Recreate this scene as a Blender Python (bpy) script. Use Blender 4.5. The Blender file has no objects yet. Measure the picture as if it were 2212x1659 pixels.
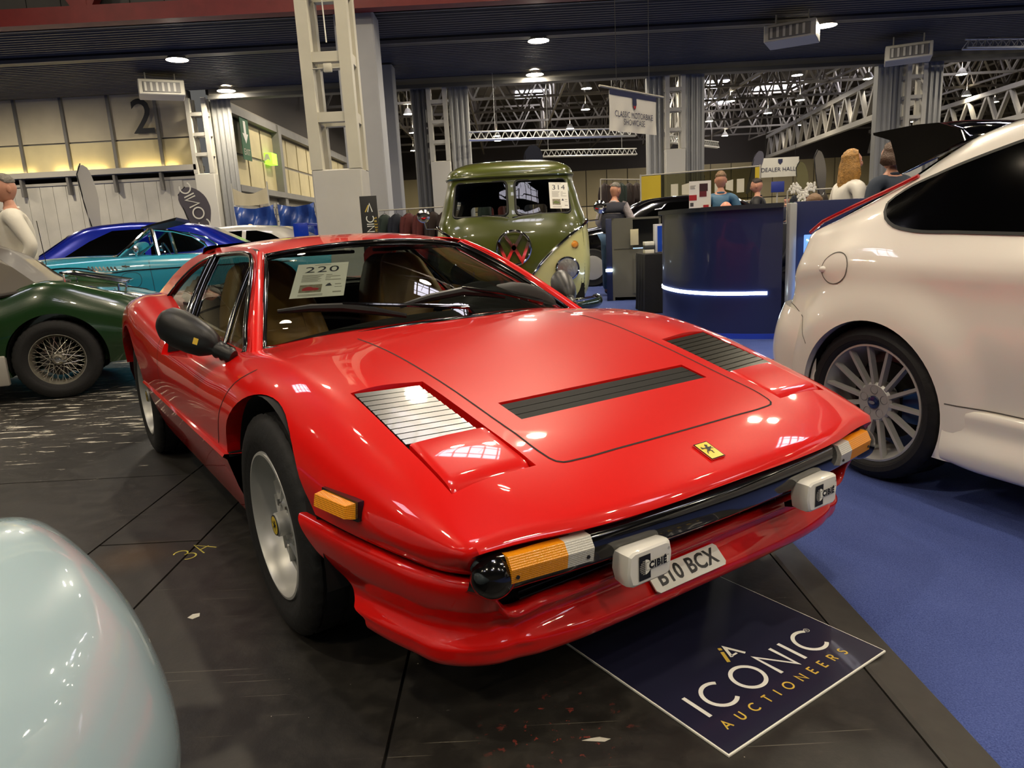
import bpy, bmesh, math, random
import numpy as np
from mathutils import Vector, Matrix, geometry
from mathutils.bvhtree import BVHTree
random.seed(7)
SC = bpy.context.scene
COL = SC.collection
PI = math.pi
# ---------------------------------------------------------------- camera
# World: X to the right, Y into the hall, Z up; origin on the floor below the camera.
cam = bpy.data.cameras.new('camera'); camo = bpy.data.objects.new('camera', cam); COL.objects.link(camo)
cam.sensor_width = 36.0; cam.lens = 1556.36 / 2212 * 36.0; cam.clip_start = 0.02; cam.clip_end = 300
_p, _r = math.radians(-11.965), math.radians(-3.017)
_f = Vector((0, math.cos(_p), math.sin(_p))); _r0 = Vector((1, 0, 0)); _u0 = _r0.cross(_f)
_rt = _r0 * math.cos(_r) + _u0 * math.sin(_r); _up = _u0 * math.cos(_r) - _r0 * math.sin(_r)
camo.matrix_world = Matrix(((_rt.x, _up.x, -_f.x, 0), (_rt.y, _up.y, -_f.y, 0), (_rt.z, _up.z, -_f.z, 1.0944), (0, 0, 0, 1)))
SC.camera = camo
SC.view_settings.view_transform = 'Standard'; SC.view_settings.look = 'None'
SC.view_settings.exposure = 0.35; SC.view_settings.gamma = 1.0; SC.view_settings.use_curve_mapping = False
SC.cycles.max_bounces = 8; SC.cycles.diffuse_bounces = 3; SC.cycles.glossy_bounces = 4
SC.cycles.transmission_bounces = 6; SC.cycles.transparent_max_bounces = 16
SC.cycles.use_denoising = True; SC.cycles.sample_clamp_indirect = 6.0
SC.cycles.caustics_reflective = False; SC.cycles.caustics_refractive = False
# ---------------------------------------------------------------- world
W = bpy.data.worlds.new('hall_air'); SC.world = W; W.use_nodes = True
W.node_tree.nodes['Background'].inputs[0].default_value = (0.9, 0.88, 0.82, 1)
W.node_tree.nodes['Background'].inputs[1].default_value = 0.10
# ---------------------------------------------------------------- large lights (skylights and lamp rows of both halls)
def area(name, loc, sx, sy, power, col=(1, 1, 1), rot=(0, 0, 0)):
    l = bpy.data.lights.new(name, 'AREA'); l.shape = 'RECTANGLE'; l.size = sx; l.size_y = sy
    l.energy = power; l.color = col
    o = bpy.data.objects.new(name, l); COL.objects.link(o); o.location = loc; o.rotation_euler = rot
    return o
# ---------------------------------------------------------------- helpers
def lin(h):
    h = h.lstrip('#'); c = [int(h[i:i+2], 16) / 255 for i in (0, 2, 4)]
    return tuple(x / 12.92 if x <= 0.04045 else ((x + 0.055) / 1.055) ** 2.4 for x in c) + (1,)
MATS = {}
def mat(name, hexc, rough=0.5, metal=0.0, coat=0.0, spec=0.5, emit=None, estr=0.0, bump=None, vary=None, trans=0.0):
    """principled material; bump=(scale,strength), vary=(scale,amount) give procedural relief and colour variation"""
    if name in MATS: return MATS[name]
    m = bpy.data.materials.new(name); m.use_nodes = True; nt = m.node_tree; b = nt.nodes['Principled BSDF']
    c = lin(hexc)
    b.inputs['Base Color'].default_value = c; b.inputs['Roughness'].default_value = rough
    b.inputs['Metallic'].default_value = metal; b.inputs['Coat Weight'].default_value = coat
    b.inputs['Coat Roughness'].default_value = 0.03; b.inputs['Specular IOR Level'].default_value = spec
    b.inputs['Transmission Weight'].default_value = trans
    if emit: b.inputs['Emission Color'].default_value = lin(emit); b.inputs['Emission Strength'].default_value = estr
    if bump or vary:
        tc = nt.nodes.new('ShaderNodeTexCoord')
        if vary:
            n = nt.nodes.new('ShaderNodeTexNoise'); n.inputs['Scale'].default_value = vary[0]; n.inputs['Detail'].default_value = 5
            nt.links.new(tc.outputs['Object'], n.inputs['Vector'])
            r = nt.nodes.new('ShaderNodeValToRGB'); a = vary[1]
            r.color_ramp.elements[0].position = .3; r.color_ramp.elements[1].position = .7
            r.color_ramp.elements[0].color = tuple(x * (1 - a) for x in c[:3]) + (1,)
            r.color_ramp.elements[1].color = tuple(min(1, x * (1 + a)) for x in c[:3]) + (1,)
            nt.links.new(n.outputs['Fac'], r.inputs['Fac']); nt.links.new(r.outputs['Color'], b.inputs['Base Color'])
        if bump:
            n = nt.nodes.new('ShaderNodeTexNoise'); n.inputs['Scale'].default_value = bump[0]; n.inputs['Detail'].default_value = 3
            nt.links.new(tc.outputs['Object'], n.inputs['Vector'])
            bp = nt.nodes.new('ShaderNodeBump'); bp.inputs['Strength'].default_value = bump[1]; bp.inputs['Distance'].default_value = .01
            nt.links.new(n.outputs['Fac'], bp.inputs['Height']); nt.links.new(bp.outputs['Normal'], b.inputs['Normal'])
    MATS[name] = m
    return m
def glass(name, tint, fres=1.0, rough=0.0):
    """thin pane: transparent body with a fresnel reflection"""
    if name in MATS: return MATS[name]
    m = bpy.data.materials.new(name); m.use_nodes = True; nt = m.node_tree; nt.nodes.clear()
    out = nt.nodes.new('ShaderNodeOutputMaterial'); mx = nt.nodes.new('ShaderNodeMixShader')
    tr = nt.nodes.new('ShaderNodeBsdfTransparent'); tr.inputs[0].default_value = lin(tint)
    gl = nt.nodes.new('ShaderNodeBsdfGlossy'); gl.inputs['Roughness'].default_value = rough
    fr = nt.nodes.new('ShaderNodeFresnel'); fr.inputs[0].default_value = 1.45
    mu = nt.nodes.new('ShaderNodeMath'); mu.operation = 'MULTIPLY'; mu.inputs[1].default_value = fres
    nt.links.new(fr.outputs[0], mu.inputs[0]); nt.links.new(mu.outputs[0], mx.inputs[0])
    nt.links.new(tr.outputs[0], mx.inputs[1]); nt.links.new(gl.outputs[0], mx.inputs[2]); nt.links.new(mx.outputs[0], out.inputs[0])
    MATS[name] = m
    return m
def herm(K, P, t):
    K = np.asarray(K, float); P = np.asarray(P, float); n = len(K); h = np.diff(K)
    d = (P[1:] - P[:-1]) / h.reshape((-1,) + (1,) * (P.ndim - 1))
    m = np.empty_like(P); m[0] = d[0]; m[-1] = d[-1]
    for i in range(1, n - 1): m[i] = (d[i - 1] * h[i] + d[i] * h[i - 1]) / (h[i] + h[i - 1])
    t = np.asarray(t, float); i = np.clip(np.searchsorted(K, t, 'right') - 1, 0, n - 2)
    s = ((t - K[i]) / h[i]).reshape((-1,) + (1,) * (P.ndim - 1)); hh = h[i].reshape(s.shape)
    return (2*s**3 - 3*s**2 + 1) * P[i] + (s**3 - 2*s**2 + s) * hh * m[i] + (-2*s**3 + 3*s**2) * P[i+1] + (s**3 - s**2) * hh * m[i+1]
def crv(P, n, closed=False):
    P = np.asarray(P, float)
    if closed:
        k = len(P); Q = np.concatenate([P[-2:], P, P[:3]])
        L = np.concatenate([[0], np.cumsum(np.maximum(1e-6, np.linalg.norm(np.diff(Q, axis=0), axis=1)))])
        return herm(L, Q, np.linspace(L[2], L[k + 2], n, endpoint=False))
    L = np.concatenate([[0], np.cumsum(np.maximum(1e-6, np.linalg.norm(np.diff(P, axis=0), axis=1)))])
    return herm(L, P, np.linspace(0, L[-1], n))
def loft(C, nu, nv):
    """tensor-product spline surface through the control rows C[station][rail]"""
    C = np.asarray(C, float)
    def kn(A):
        return np.concatenate([[0], np.cumsum(np.maximum(1e-4, np.linalg.norm(np.diff(A, axis=0), axis=2).mean(axis=1)))])
    Kv = kn(np.swapaxes(C, 0, 1)); B = np.swapaxes(herm(Kv, np.swapaxes(C, 0, 1), np.linspace(0, Kv[-1], nv)), 0, 1)
    Ku = kn(C); return herm(Ku, B, np.linspace(0, Ku[-1], nu))
class M:
    """collects geometry for one mesh object"""
    def __init__(s): s.v = []; s.f = []
    def add(s, V, F):
        o = len(s.v); s.v += [tuple(map(float, p)) for p in V]; s.f += [tuple(i + o for i in f) for f in F]; return s
    def box(s, x0, x1, y0, y1, z0, z1):
        return s.add([(x, y, z) for x in (x0, x1) for y in (y0, y1) for z in (z0, z1)],
                     [(0,1,3,2),(4,6,7,5),(0,4,5,1),(2,3,7,6),(0,2,6,4),(1,5,7,3)])
    def rbox(s, x0, x1, y0, y1, z0, z1, b=.01, seg=2):
        bm = bmesh.new(); bmesh.ops.create_cube(bm, size=1)
        for v in bm.verts: v.co = Vector(((x0+x1)/2 + v.co.x*(x1-x0), (y0+y1)/2 + v.co.y*(y1-y0), (z0+z1)/2 + v.co.z*(z1-z0)))
        bmesh.ops.bevel(bm, geom=bm.edges[:], offset=b, segments=seg, profile=.5, affect='EDGES')
        s.bm(bm); return s
    def bm(s, bm):
        bm.verts.index_update(); s.add([v.co for v in bm.verts], [[v.index for v in f.verts] for f in bm.faces]); bm.free(); return s
    def hexa(s, lo, hi):
        """solid between two loops of equal length"""
        n = len(lo); F = [tuple(reversed(range(n))), tuple(range(n, 2*n))] + [(i, (i+1) % n, n+(i+1) % n, n+i) for i in range(n)]
        return s.add(list(lo) + list(hi), F)
    def prism(s, poly, a, b, ax='z'):
        """extrude a 2-D polygon from a to b along an axis; poly is (x,y), (x,z) or (y,z)"""
        mk = {'z': lambda p, h: (p[0], p[1], h), 'y': lambda p, h: (p[0], h, p[1]), 'x': lambda p, h: (h, p[0], p[1])}[ax]
        return s.hexa([mk(p, a) for p in poly], [mk(p, b) for p in poly])
    def grid(s, A, cu=False, cv=False):
        A = np.asarray(A, float); nu, nv = A.shape[:2]; F = []
        for i in range(nu if cu else nu - 1):
            for j in range(nv if cv else nv - 1):
                F.append((i*nv + j, ((i+1) % nu)*nv + j, ((i+1) % nu)*nv + (j+1) % nv, i*nv + (j+1) % nv))
        return s.add(A.reshape(-1, 3), F)
    def tube(s, pts, r, n=8, closed=False, cap=True, flat=1.0, upv=None):
        pts = np.asarray(pts, float); k = len(pts); rr = r if hasattr(r, '__len__') else [r] * k
        T = np.roll(pts, -1, 0) - np.roll(pts, 1, 0) if closed else np.gradient(pts, axis=0)
        A = []; up = np.array(upv if upv is not None else ([0, 0, 1] if abs(T[0][2]) < .9 * np.linalg.norm(T[0]) else [1, 0, 0]), float)
        for i in range(k):
            t = T[i] / (np.linalg.norm(T[i]) + 1e-9); b = np.cross(t, up); b /= (np.linalg.norm(b) + 1e-9); u = np.cross(b, t)
            if upv is None: up = u
            A.append([pts[i] + rr[i] * (math.cos(2*PI*j/n) * b + math.sin(2*PI*j/n) * u * flat) for j in range(n)])
        o = len(s.v); s.grid(A, cu=closed, cv=True)
        if cap and not closed: s.f += [tuple(o + j for j in range(n)), tuple(o + (k-1)*n + j for j in reversed(range(n)))]
        return s
    def cyl(s, p0, p1, r, r1=None, n=16): return s.tube([p0, p1], [r, r if r1 is None else r1], n)
    def beam(s, p0, p1, w, h):
        """square bar between two points"""
        p0, p1 = np.array(p0, float), np.array(p1, float); t = p1 - p0; t /= np.linalg.norm(t)
        up = np.array([0, 0, 1.]) if abs(t[2]) < .9 else np.array([0, 1., 0]); b = np.cross(t, up); b /= np.linalg.norm(b); u = np.cross(b, t)
        q = [(-1,-1), (1,-1), (1,1), (-1,1)]
        return s.hexa([p0 + b*x*w/2 + u*y*h/2 for x, y in q], [p1 + b*x*w/2 + u*y*h/2 for x, y in q])
    def lathe(s, prof, n=32, o=(0, 0, 0), ax='y'):
        """revolve (radius, height) profile about an axis through o"""
        A = []
        for i in range(n):
            a = 2*PI*i/n; c, d = math.cos(a), math.sin(a)
            A.append([{'z': (o[0]+r*c, o[1]+r*d, o[2]+h), 'y': (o[0]+r*c, o[1]+h, o[2]+r*d), 'x': (o[0]+h, o[1]+r*c, o[2]+r*d)}[ax] for r, h in prof])
        return s.grid(A, cu=True)
    def ell(s, c, r, n=16, m=10):
        A = []
        for i in range(n):
            a = 2*PI*i/n
            A.append([(c[0]+r[0]*math.sin(PI*j/m)*math.cos(a), c[1]+r[1]*math.sin(PI*j/m)*math.sin(a), c[2]-r[2]*math.cos(PI*j/m)) for j in range(m+1)])
        return s.grid(A, cu=True)
    def flat(s, V2, F, o, u, v, off=0.0):
        """place a 2-D mesh on the plane o + x*u + y*v"""
        o, u, v = np.array(o, float), np.array(u, float), np.array(v, float); n = np.cross(u, v); n /= np.linalg.norm(n)
        return s.add([o + p[0]*u + p[1]*v + n*off for p in V2], F)
def mesh(name, mb, smooth=35, weld=False):
    me = bpy.data.meshes.new(name); me.from_pydata(mb.v, [], mb.f); me.validate(verbose=False)
    bm = bmesh.new(); bm.from_mesh(me)
    if weld: bmesh.ops.remove_doubles(bm, verts=bm.verts[:], dist=weld)
    bmesh.ops.recalc_face_normals(bm, faces=bm.faces[:]); bm.to_mesh(me); bm.free()
    if smooth:
        me.polygons.foreach_set('use_smooth', [True] * len(me.polygons)); me.set_sharp_from_angle(angle=math.radians(smooth))
    return me
def obj(name, mb, m, parent=None, smooth=35, loc=None, rotz=None, weld=1e-5):
    me = mb if isinstance(mb, bpy.types.Mesh) else mesh(name, mb, smooth, weld)
    if m is not None:
        me.materials.clear(); me.materials.append(m)
    o = bpy.data.objects.new(name, me); COL.objects.link(o)
    if parent: o.parent = parent
    if loc is not None: o.location = loc
    if rotz is not None: o.rotation_euler = (0, 0, rotz)
    return o
def tag(o, label, cat, group=None):
    o['label'] = label; o['category'] = cat
    if group: o['group'] = group
    return o
def thing(name, label, cat, loc=(0, 0, 0), rotz=0, group=None):
    o = bpy.data.objects.new(name, None); COL.objects.link(o); o.empty_display_size = .1
    o.location = loc; o.rotation_euler = (0, 0, rotz); return tag(o, label, cat, group)
def struct(name, mb, m, parent=None, smooth=0, label=None, **k):
    o = obj(name, mb, m, parent, smooth, **k)
    if not parent: o['kind'] = 'structure'
    if label: o['label'] = label
    return o
def dup(root, loc, rotz=0, label=None, parent=None):
    r = root.copy(); COL.objects.link(r); r.parent = parent; r.location = loc; r.rotation_euler = (0, 0, rotz)
    if label: r['label'] = label
    for ch in root.children:
        c = ch.copy(); COL.objects.link(c); c.parent = r
        for g in ch.children:
            d = g.copy(); COL.objects.link(d); d.parent = c
    return r
def bvh(me):
    return BVHTree.FromPolygons([v.co for v in me.vertices], [tuple(p.vertices) for p in me.polygons])
def text(s, size=1.0, bold=0.0, align='CENTER', sp=1.0):
    c = bpy.data.curves.new('t', 'FONT'); c.body = s; c.size = size; c.offset = bold; c.align_x = align; c.align_y = 'CENTER'; c.space_character = sp; c.resolution_u = 3
    o = bpy.data.objects.new('t', c); COL.objects.link(o); dg = bpy.context.evaluated_depsgraph_get(); dg.update()
    me = o.evaluated_get(dg).to_mesh(); V = [(v.co.x, v.co.y) for v in me.vertices]; F = [tuple(p.vertices) for p in me.polygons]
    o.evaluated_get(dg).to_mesh_clear(); bpy.data.objects.remove(o); bpy.data.curves.remove(c); return V, F
def ribbon(P, w, closed=False):
    """flat stroke of width w along a 2-D polyline"""
    P = np.asarray(P, float); P = P[np.concatenate([[True], np.linalg.norm(np.diff(P, axis=0), axis=1) > 1e-7])]; n = len(P); V = []
    for i in range(n):
        a = P[(i-1) % n] if (i > 0 or closed) else None; b = P[(i+1) % n] if (i < n-1 or closed) else None
        d1 = (P[i]-a)/np.linalg.norm(P[i]-a) if a is not None else None; d2 = (b-P[i])/np.linalg.norm(b-P[i]) if b is not None else None
        d1 = d2 if d1 is None else d1; d2 = d1 if d2 is None else d2
        n1 = np.array([-d1[1], d1[0]]); n2 = np.array([-d2[1], d2[0]]); nn = n1 + n2; nn /= max(.35, nn @ nn / 2) if False else 1
        k = nn @ n1; nn = nn / max(k, .35)
        V += [P[i] + nn*w/2, P[i] - nn*w/2]
    F = [(2*i, 2*i+1, 2*((i+1) % n)+1, 2*((i+1) % n)) for i in range(n if closed else n-1)]
    return V, F
def arc(cx, cy, r, a0, a1, n=24, ry=None):
    ry = r if ry is None else ry
    return [(cx + r*math.cos(math.radians(a0+(a1-a0)*i/n)), cy + ry*math.sin(math.radians(a0+(a1-a0)*i/n))) for i in range(n+1)]
GLY = {'I': (.0, [[(0,0),(0,1)]]), 'C': (.86, [arc(.5,.5,.5,50,310)]), 'O': (1.0, [arc(.5,.5,.5,0,360,36)]),
       'N': (.74, [[(0,0),(0,1),(.74,0),(.74,1)]]), 'A': (.8, [[(0,0),(.4,1),(.8,0)], [(.15,.34),(.65,.34)]]),
       'U': (.62, [[(0,1),(0,.31)] + arc(.31,.31,.31,180,360,12) + [(.62,1)]]), 'T': (.6, [[(.3,0),(.3,1)], [(0,1),(.6,1)]]),
       'E': (.5, [[(.5,0),(0,0),(0,1),(.5,1)], [(0,.52),(.45,.52)]]),
       'R': (.56, [[(0,0),(0,1),(.3,1)] + arc(.3,.76,.24,90,-90,10) + [(0,.52)], [(.26,.52),(.56,0)]]),
       'S': (.5, [arc(.27,.75,.23,40,250,12) + arc(.25,.26,.25,75,-150,14)]), 'B': (.54, [[(0,.5),(0,0),(.28,0)] + arc(.28,.26,.26,-90,90,10) + [(0,.52),(0,1),(.26,1)] + arc(.26,.76,.24,90,-90,10)]),
       '1': (.2, [[(0,.8),(.2,1),(.2,0)]]), '0': (.56, [arc(.28,.5,.28,0,360,30,.5)]), 'X': (.6, [[(0,0),(.6,1)], [(0,1),(.6,0)]])}
def strokes(word, h, w, gap, space=.4):
    """geometric sans lettering drawn with strokes; returns (V,F,width)"""
    V, F, x = [], [], 0.0
    for ch in word:
        if ch == ' ': x += space*h; continue
        wd, pl = GLY[ch]
        for p in pl:
            a, b = ribbon([(x + q[0]*h, q[1]*h) for q in p], w); o = len(V); V += a; F += [tuple(i+o for i in f) for f in b]
        x += wd*h + gap
    return V, F, x - gap
def cdt(outline, holes=(), step=None):
    """fill a 2-D outline (with holes) with triangles; step adds inner points"""
    V, E = [], []
    for lp in [outline] + list(holes):
        o = len(V); V += [Vector((float(p[0]), float(p[1]))) for p in lp]; E += [(o+i, o+(i+1) % len(lp)) for i in range(len(lp))]
    def inside(p, lp):
        c = False
        for i in range(len(lp)):
            a, b = lp[i], lp[i-1]
            if (a[1] > p[1]) != (b[1] > p[1]) and p[0] < (b[0]-a[0])*(p[1]-a[1])/(b[1]-a[1])+a[0]: c = not c
        return c
    if step:
        xs = [p[0] for p in outline]; ys = [p[1] for p in outline]
        for x in np.arange(min(xs), max(xs), step):
            for y in np.arange(min(ys), max(ys), step):
                if inside((x, y), outline) and not any(inside((x, y), h) for h in holes): V.append(Vector((float(x), float(y))))
    v, _, f, *_ = geometry.delaunay_2d_cdt(V, E, [], 0, 1e-6)
    F = []
    for t in f:
        c = sum((v[i] for i in t), Vector((0, 0))) / len(t)
        if inside(c, outline) and not any(inside(c, h) for h in holes): F.append(tuple(t))
    return [(p.x, p.y) for p in v], F
def project(tree, V2, F, axis, off=0.002, start=5.0, mb=None):
    """drop a flat 2-D patch onto a surface along an axis: 'z' from above (x,y), '+y'/'-y' from the side (x,z), 'x' from the front (y,z)"""
    mb = mb or M(); out = []
    D = {'z': (0, 0, -1), '+y': (0, -1, 0), '-y': (0, 1, 0), '+x': (-1, 0, 0), '-x': (1, 0, 0)}[axis]; D = Vector(D)
    for p in V2:
        o = Vector({'z': (p[0], p[1], 0), '+y': (p[0], 0, p[1]), '-y': (p[0], 0, p[1]), '+x': (0, p[0], p[1]), '-x': (0, p[0], p[1])}[axis]) - D*start
        h, n, _, _ = tree.ray_cast(o, D)
        if h is None:
            h, n, _, _ = tree.find_nearest(o + D*(start-.8))
        if n.dot(D) > 0: n = -n
        out.append(h + n*off)
    return mb.add(out, F)
def strip(tree, path, w, axis, off=.0008, n=None, mb=None):
    P = crv(path, n) if n else np.asarray(path, float)
    V, F = ribbon(P, w); return project(tree, V, F, axis, off, mb=mb)
def boolean(me, cutters):
    """subtract closed cutter meshes; keeps the smooth shading of the uncut surface"""
    o = bpy.data.objects.new('b', me); COL.objects.link(o); tmp = []
    src = bvh(me); nrm = [v.normal.copy() for v in me.vertices]; polys = [tuple(p.vertices) for p in me.polygons]; co = [v.co.copy() for v in me.vertices]
    for c in cutters:
        q = bpy.data.objects.new('c', mesh('c', c, 0)); COL.objects.link(q); tmp.append(q)
        md = o.modifiers.new('b', 'BOOLEAN'); md.operation = 'DIFFERENCE'; md.object = q; md.solver = 'EXACT'
    dg = bpy.context.evaluated_depsgraph_get(); dg.update(); res = bpy.data.meshes.new_from_object(o.evaluated_get(dg))
    for q in tmp + [o]: bpy.data.objects.remove(q)
    res.polygons.foreach_set('use_smooth', [True] * len(res.polygons))
    LN = [None] * len(res.loops)
    for p in res.polygons:
        for li in p.loop_indices:
            v = res.vertices[res.loops[li].vertex_index].co
            h, n, idx, d = src.find_nearest(v)
            N = p.normal
            if h is not None and d < 2e-4:
                q = polys[idx]; ws = [1 / (1e-5 + (co[k] - h).length) for k in q]; s = Vector((0, 0, 0))
                for k, w_ in zip(q, ws): s += nrm[k] * w_
                s.normalize()
                if s.dot(p.normal) > .8: N = s
            LN[li] = tuple(N)
    res.normals_split_custom_set(LN)
    return res
def cylcut(x, z, r, y0, y1, n=64):
    return M().hexa([(x+r*math.cos(2*PI*i/n), y0, z+r*math.sin(2*PI*i/n)) for i in range(n)], [(x+r*math.cos(2*PI*i/n), y1, z+r*math.sin(2*PI*i/n)) for i in range(n)])
def mirror(mb):
    q = M(); q.v = [(x, -y, z) for x, y, z in mb.v]; q.f = [tuple(reversed(f)) for f in mb.f]; return q
def shell(mb, t):
    """thickness for an open sheet: returns mesh builder with the sheet pushed inward by t and rims closed"""
    me = mesh('s', mb, 0, 1e-5); bm = bmesh.new(); bm.from_mesh(me)
    bmesh.ops.solidify(bm, geom=bm.faces[:], thickness=t); q = M(); q.bm(bm); bpy.data.meshes.remove(me); return q
# ---------------------------------------------------------------- shared materials
RED = mat('red_paint', 'd80f0a', .35, coat=1.0, spec=.15)
BLK = mat('black_gloss', '0b0b0c', .12, coat=.6)
SATIN = mat('satin_black', '0e0e0f', .42, spec=.35)
RUB = mat('tyre_rubber', '0f0f0f', .7, bump=(60, .15))
DARK = mat('dark_void', '050505', .9)
ALU = mat('wheel_silver', 'b4b4b0', .38, metal=.35)
CHR = mat('chrome', 'e6e6e6', .06, metal=1.0)
TAN = mat('tan_leather', 'b58c50', .42, bump=(140, .06), vary=(6, .12))
WSG = glass('windscreen_glass', 'd7dcd6', 1.0)
SDG = glass('side_glass', 'b9c2bb', .9)
def lens_mat(name, hexc):
    m = mat(name, hexc, .2, coat=.8); nt = m.node_tree; tc = nt.nodes.new('ShaderNodeTexCoord'); b = nt.nodes['Principled BSDF']; hs = []
    for ax, sc in (('Y', 95), ('Z', 75)):
        w = nt.nodes.new('ShaderNodeTexWave'); w.bands_direction = ax; w.inputs['Scale'].default_value = sc; nt.links.new(tc.outputs['Object'], w.inputs['Vector']); hs.append(w.outputs['Fac'])
    ad = nt.nodes.new('ShaderNodeMath'); nt.links.new(hs[0], ad.inputs[0]); nt.links.new(hs[1], ad.inputs[1])
    bp = nt.nodes.new('ShaderNodeBump'); bp.inputs['Strength'].default_value = .3; bp.inputs['Distance'].default_value = .003; nt.links.new(ad.outputs[0], bp.inputs['Height']); nt.links.new(bp.outputs[0], b.inputs['Normal'])
    return m
AMB = lens_mat('amber_lens', 'f29a18'); CLR = lens_mat('clear_lens', 'd2d0c6')
WHP = mat('white_plastic', 'e8e6dc', .3, coat=.3)
YEL = mat('yellow_enamel', 'e8c81e', .3, coat=.5)
INK = mat('black_print', '0d0d0d', .5)
PAPER = mat('white_paper', 'f0efe4', .6)
GREYP = mat('grey_print', '8f8d86', .6)

# ================================================================ the halls
def node_mat(name, build, rough=.5):
    m = bpy.data.materials.new(name); m.use_nodes = True; nt = m.node_tree; b = nt.nodes['Principled BSDF']; b.inputs['Roughness'].default_value = rough
    build(nt, b); MATS[name] = m; return m
def _mix(nt, fac, a, b):
    x = nt.nodes.new('ShaderNodeMix'); x.data_type = 'RGBA'
    nt.links.new(fac, x.inputs[0])
    for s, i in ((a, 6), (b, 7)):
        if isinstance(s, tuple): x.inputs[i].default_value = s
        else: nt.links.new(s, x.inputs[i])
    return x.outputs[2]
def _noise(nt, vec, scale, detail=4, rough=.55):
    n = nt.nodes.new('ShaderNodeTexNoise'); n.inputs['Scale'].default_value = scale; n.inputs['Detail'].default_value = detail; n.inputs['Roughness'].default_value = rough
    nt.links.new(vec, n.inputs['Vector']); return n.outputs['Fac']
def _map(nt, vec, scale, rot=0, loc=(0, 0, 0)):
    n = nt.nodes.new('ShaderNodeMapping'); n.inputs['Scale'].default_value = scale; n.inputs['Rotation'].default_value = (0, 0, rot); n.inputs['Location'].default_value = loc
    nt.links.new(vec, n.inputs['Vector']); return n.outputs[0]
def _ramp(nt, fac, a, b):
    n = nt.nodes.new('ShaderNodeMapRange'); n.inputs[1].default_value = a; n.inputs[2].default_value = b; nt.links.new(fac, n.inputs[0]); return n.outputs[0]
def _math(nt, op, a, b):
    n = nt.nodes.new('ShaderNodeMath'); n.operation = op
    for i, s in enumerate((a, b)):
        if isinstance(s, (int, float)): n.inputs[i].default_value = s
        else: nt.links.new(s, n.inputs[i])
    return n.outputs[0]
def stage_build(nt, b):
    tc = nt.nodes.new('ShaderNodeTexCoord').outputs['Object']
    big = _noise(nt, tc, 1.1, 5); fine = _noise(nt, tc, 14, 6, .7)
    col = _mix(nt, _ramp(nt, big, .3, .7), lin('1c1a18'), lin('2b2926')); col = _mix(nt, _ramp(nt, fine, .45, .75), col, lin('37342f'))
    sep = nt.nodes.new('ShaderNodeSeparateXYZ'); nt.links.new(tc, sep.inputs[0])
    # pale chipped streaks where the black paint has worn through, most of them on the older boards on the far left
    st = _noise(nt, _map(nt, tc, (1.6, 9.5, 1)), 2.2, 8, .68)
    far = _math(nt, 'MULTIPLY', _ramp(nt, sep.outputs[0], -1.0, -2.4), _ramp(nt, sep.outputs[1], 2.5, 4.2))
    th = _math(nt, 'MULTIPLY', far, .138)
    chip = _ramp(nt, _math(nt, 'ADD', st, th), .715, .735)
    col = _mix(nt, chip, col, lin('cfcabb'))
    # thin scratches in two directions
    for r, s in ((.35, 3.1), (-1.1, 2.3), (1.9, 1.7)):
        sc = _noise(nt, _map(nt, tc, (.7, 60, 1), r, (s, 0, 0)), s, 2, .4); col = _mix(nt, _math(nt, 'MULTIPLY', _ramp(nt, sc, .735, .765), .45), col, lin('8d887a'))
    # small flecks of red and cream paint
    fl = _noise(nt, tc, 38, 3, .6); near = nt.nodes.new('ShaderNodeVectorMath'); near.operation = 'DISTANCE'; nt.links.new(tc, near.inputs[0]); near.inputs[1].default_value = (.06, 1.42, 0)
    fl2 = _math(nt, 'MULTIPLY', _ramp(nt, fl, .62, .66), _ramp(nt, near.outputs['Value'], .20, .04)); col = _mix(nt, fl2, col, lin('8a3a30'))
    dots = _noise(nt, tc, 55, 2, .5); col = _mix(nt, _ramp(nt, dots, .775, .79), col, lin('bdb8a8'))
    rs = nt.nodes.new('ShaderNodeVectorMath'); rs.operation = 'DISTANCE'; nt.links.new(tc, rs.inputs[0]); rs.inputs[1].default_value = (-1.42, 2.47, 0)
    col = _mix(nt, _math(nt, 'MULTIPLY', _ramp(nt, rs.outputs['Value'], .17, .03), .4), col, lin('5a4120'))
    nt.links.new(col, b.inputs['Base Color']); nt.links.new(_ramp(nt, fine, .2, .9), b.inputs['Roughness'])
    rr = nt.nodes.new('ShaderNodeMapRange'); rr.inputs[3].default_value = .30; rr.inputs[4].default_value = .55; nt.links.new(fine, rr.inputs[0]); nt.links.new(rr.outputs[0], b.inputs['Roughness'])
    bp = nt.nodes.new('ShaderNodeBump'); bp.inputs['Strength'].default_value = .12; bp.inputs['Distance'].default_value = .01; nt.links.new(fine, bp.inputs['Height']); nt.links.new(bp.outputs[0], b.inputs['Normal'])
STAGE = node_mat('stage_black', stage_build)
def carpet_build(nt, b):
    tc = nt.nodes.new('ShaderNodeTexCoord').outputs['Object']; f = _noise(nt, tc, 260, 3, .7); g = _noise(nt, tc, 3, 3)
    col = _mix(nt, _ramp(nt, f, .3, .7), lin('2c3a70'), lin('56659f')); col = _mix(nt, _math(nt, 'MULTIPLY', _ramp(nt, g, .35, .75), .25), col, lin('5a69a4'))
    nt.links.new(col, b.inputs['Base Color']); bp = nt.nodes.new('ShaderNodeBump'); bp.inputs['Strength'].default_value = .5; bp.inputs['Distance'].default_value = .004; nt.links.new(f, bp.inputs['Height']); nt.links.new(bp.outputs[0], b.inputs['Normal'])
CARPET = node_mat('blue_carpet', carpet_build, .95); CARPET.node_tree.nodes['Principled BSDF'].inputs['Specular IOR Level'].default_value = .15
CONC = mat('concrete_floor', '55524c', .7, vary=(1.5, .2))
CREAM = mat('cream_paint', 'c6c1ae', .55, vary=(2, .06)); GREYC = mat('grey_paint', '85837d', .6, vary=(2, .08))
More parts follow.
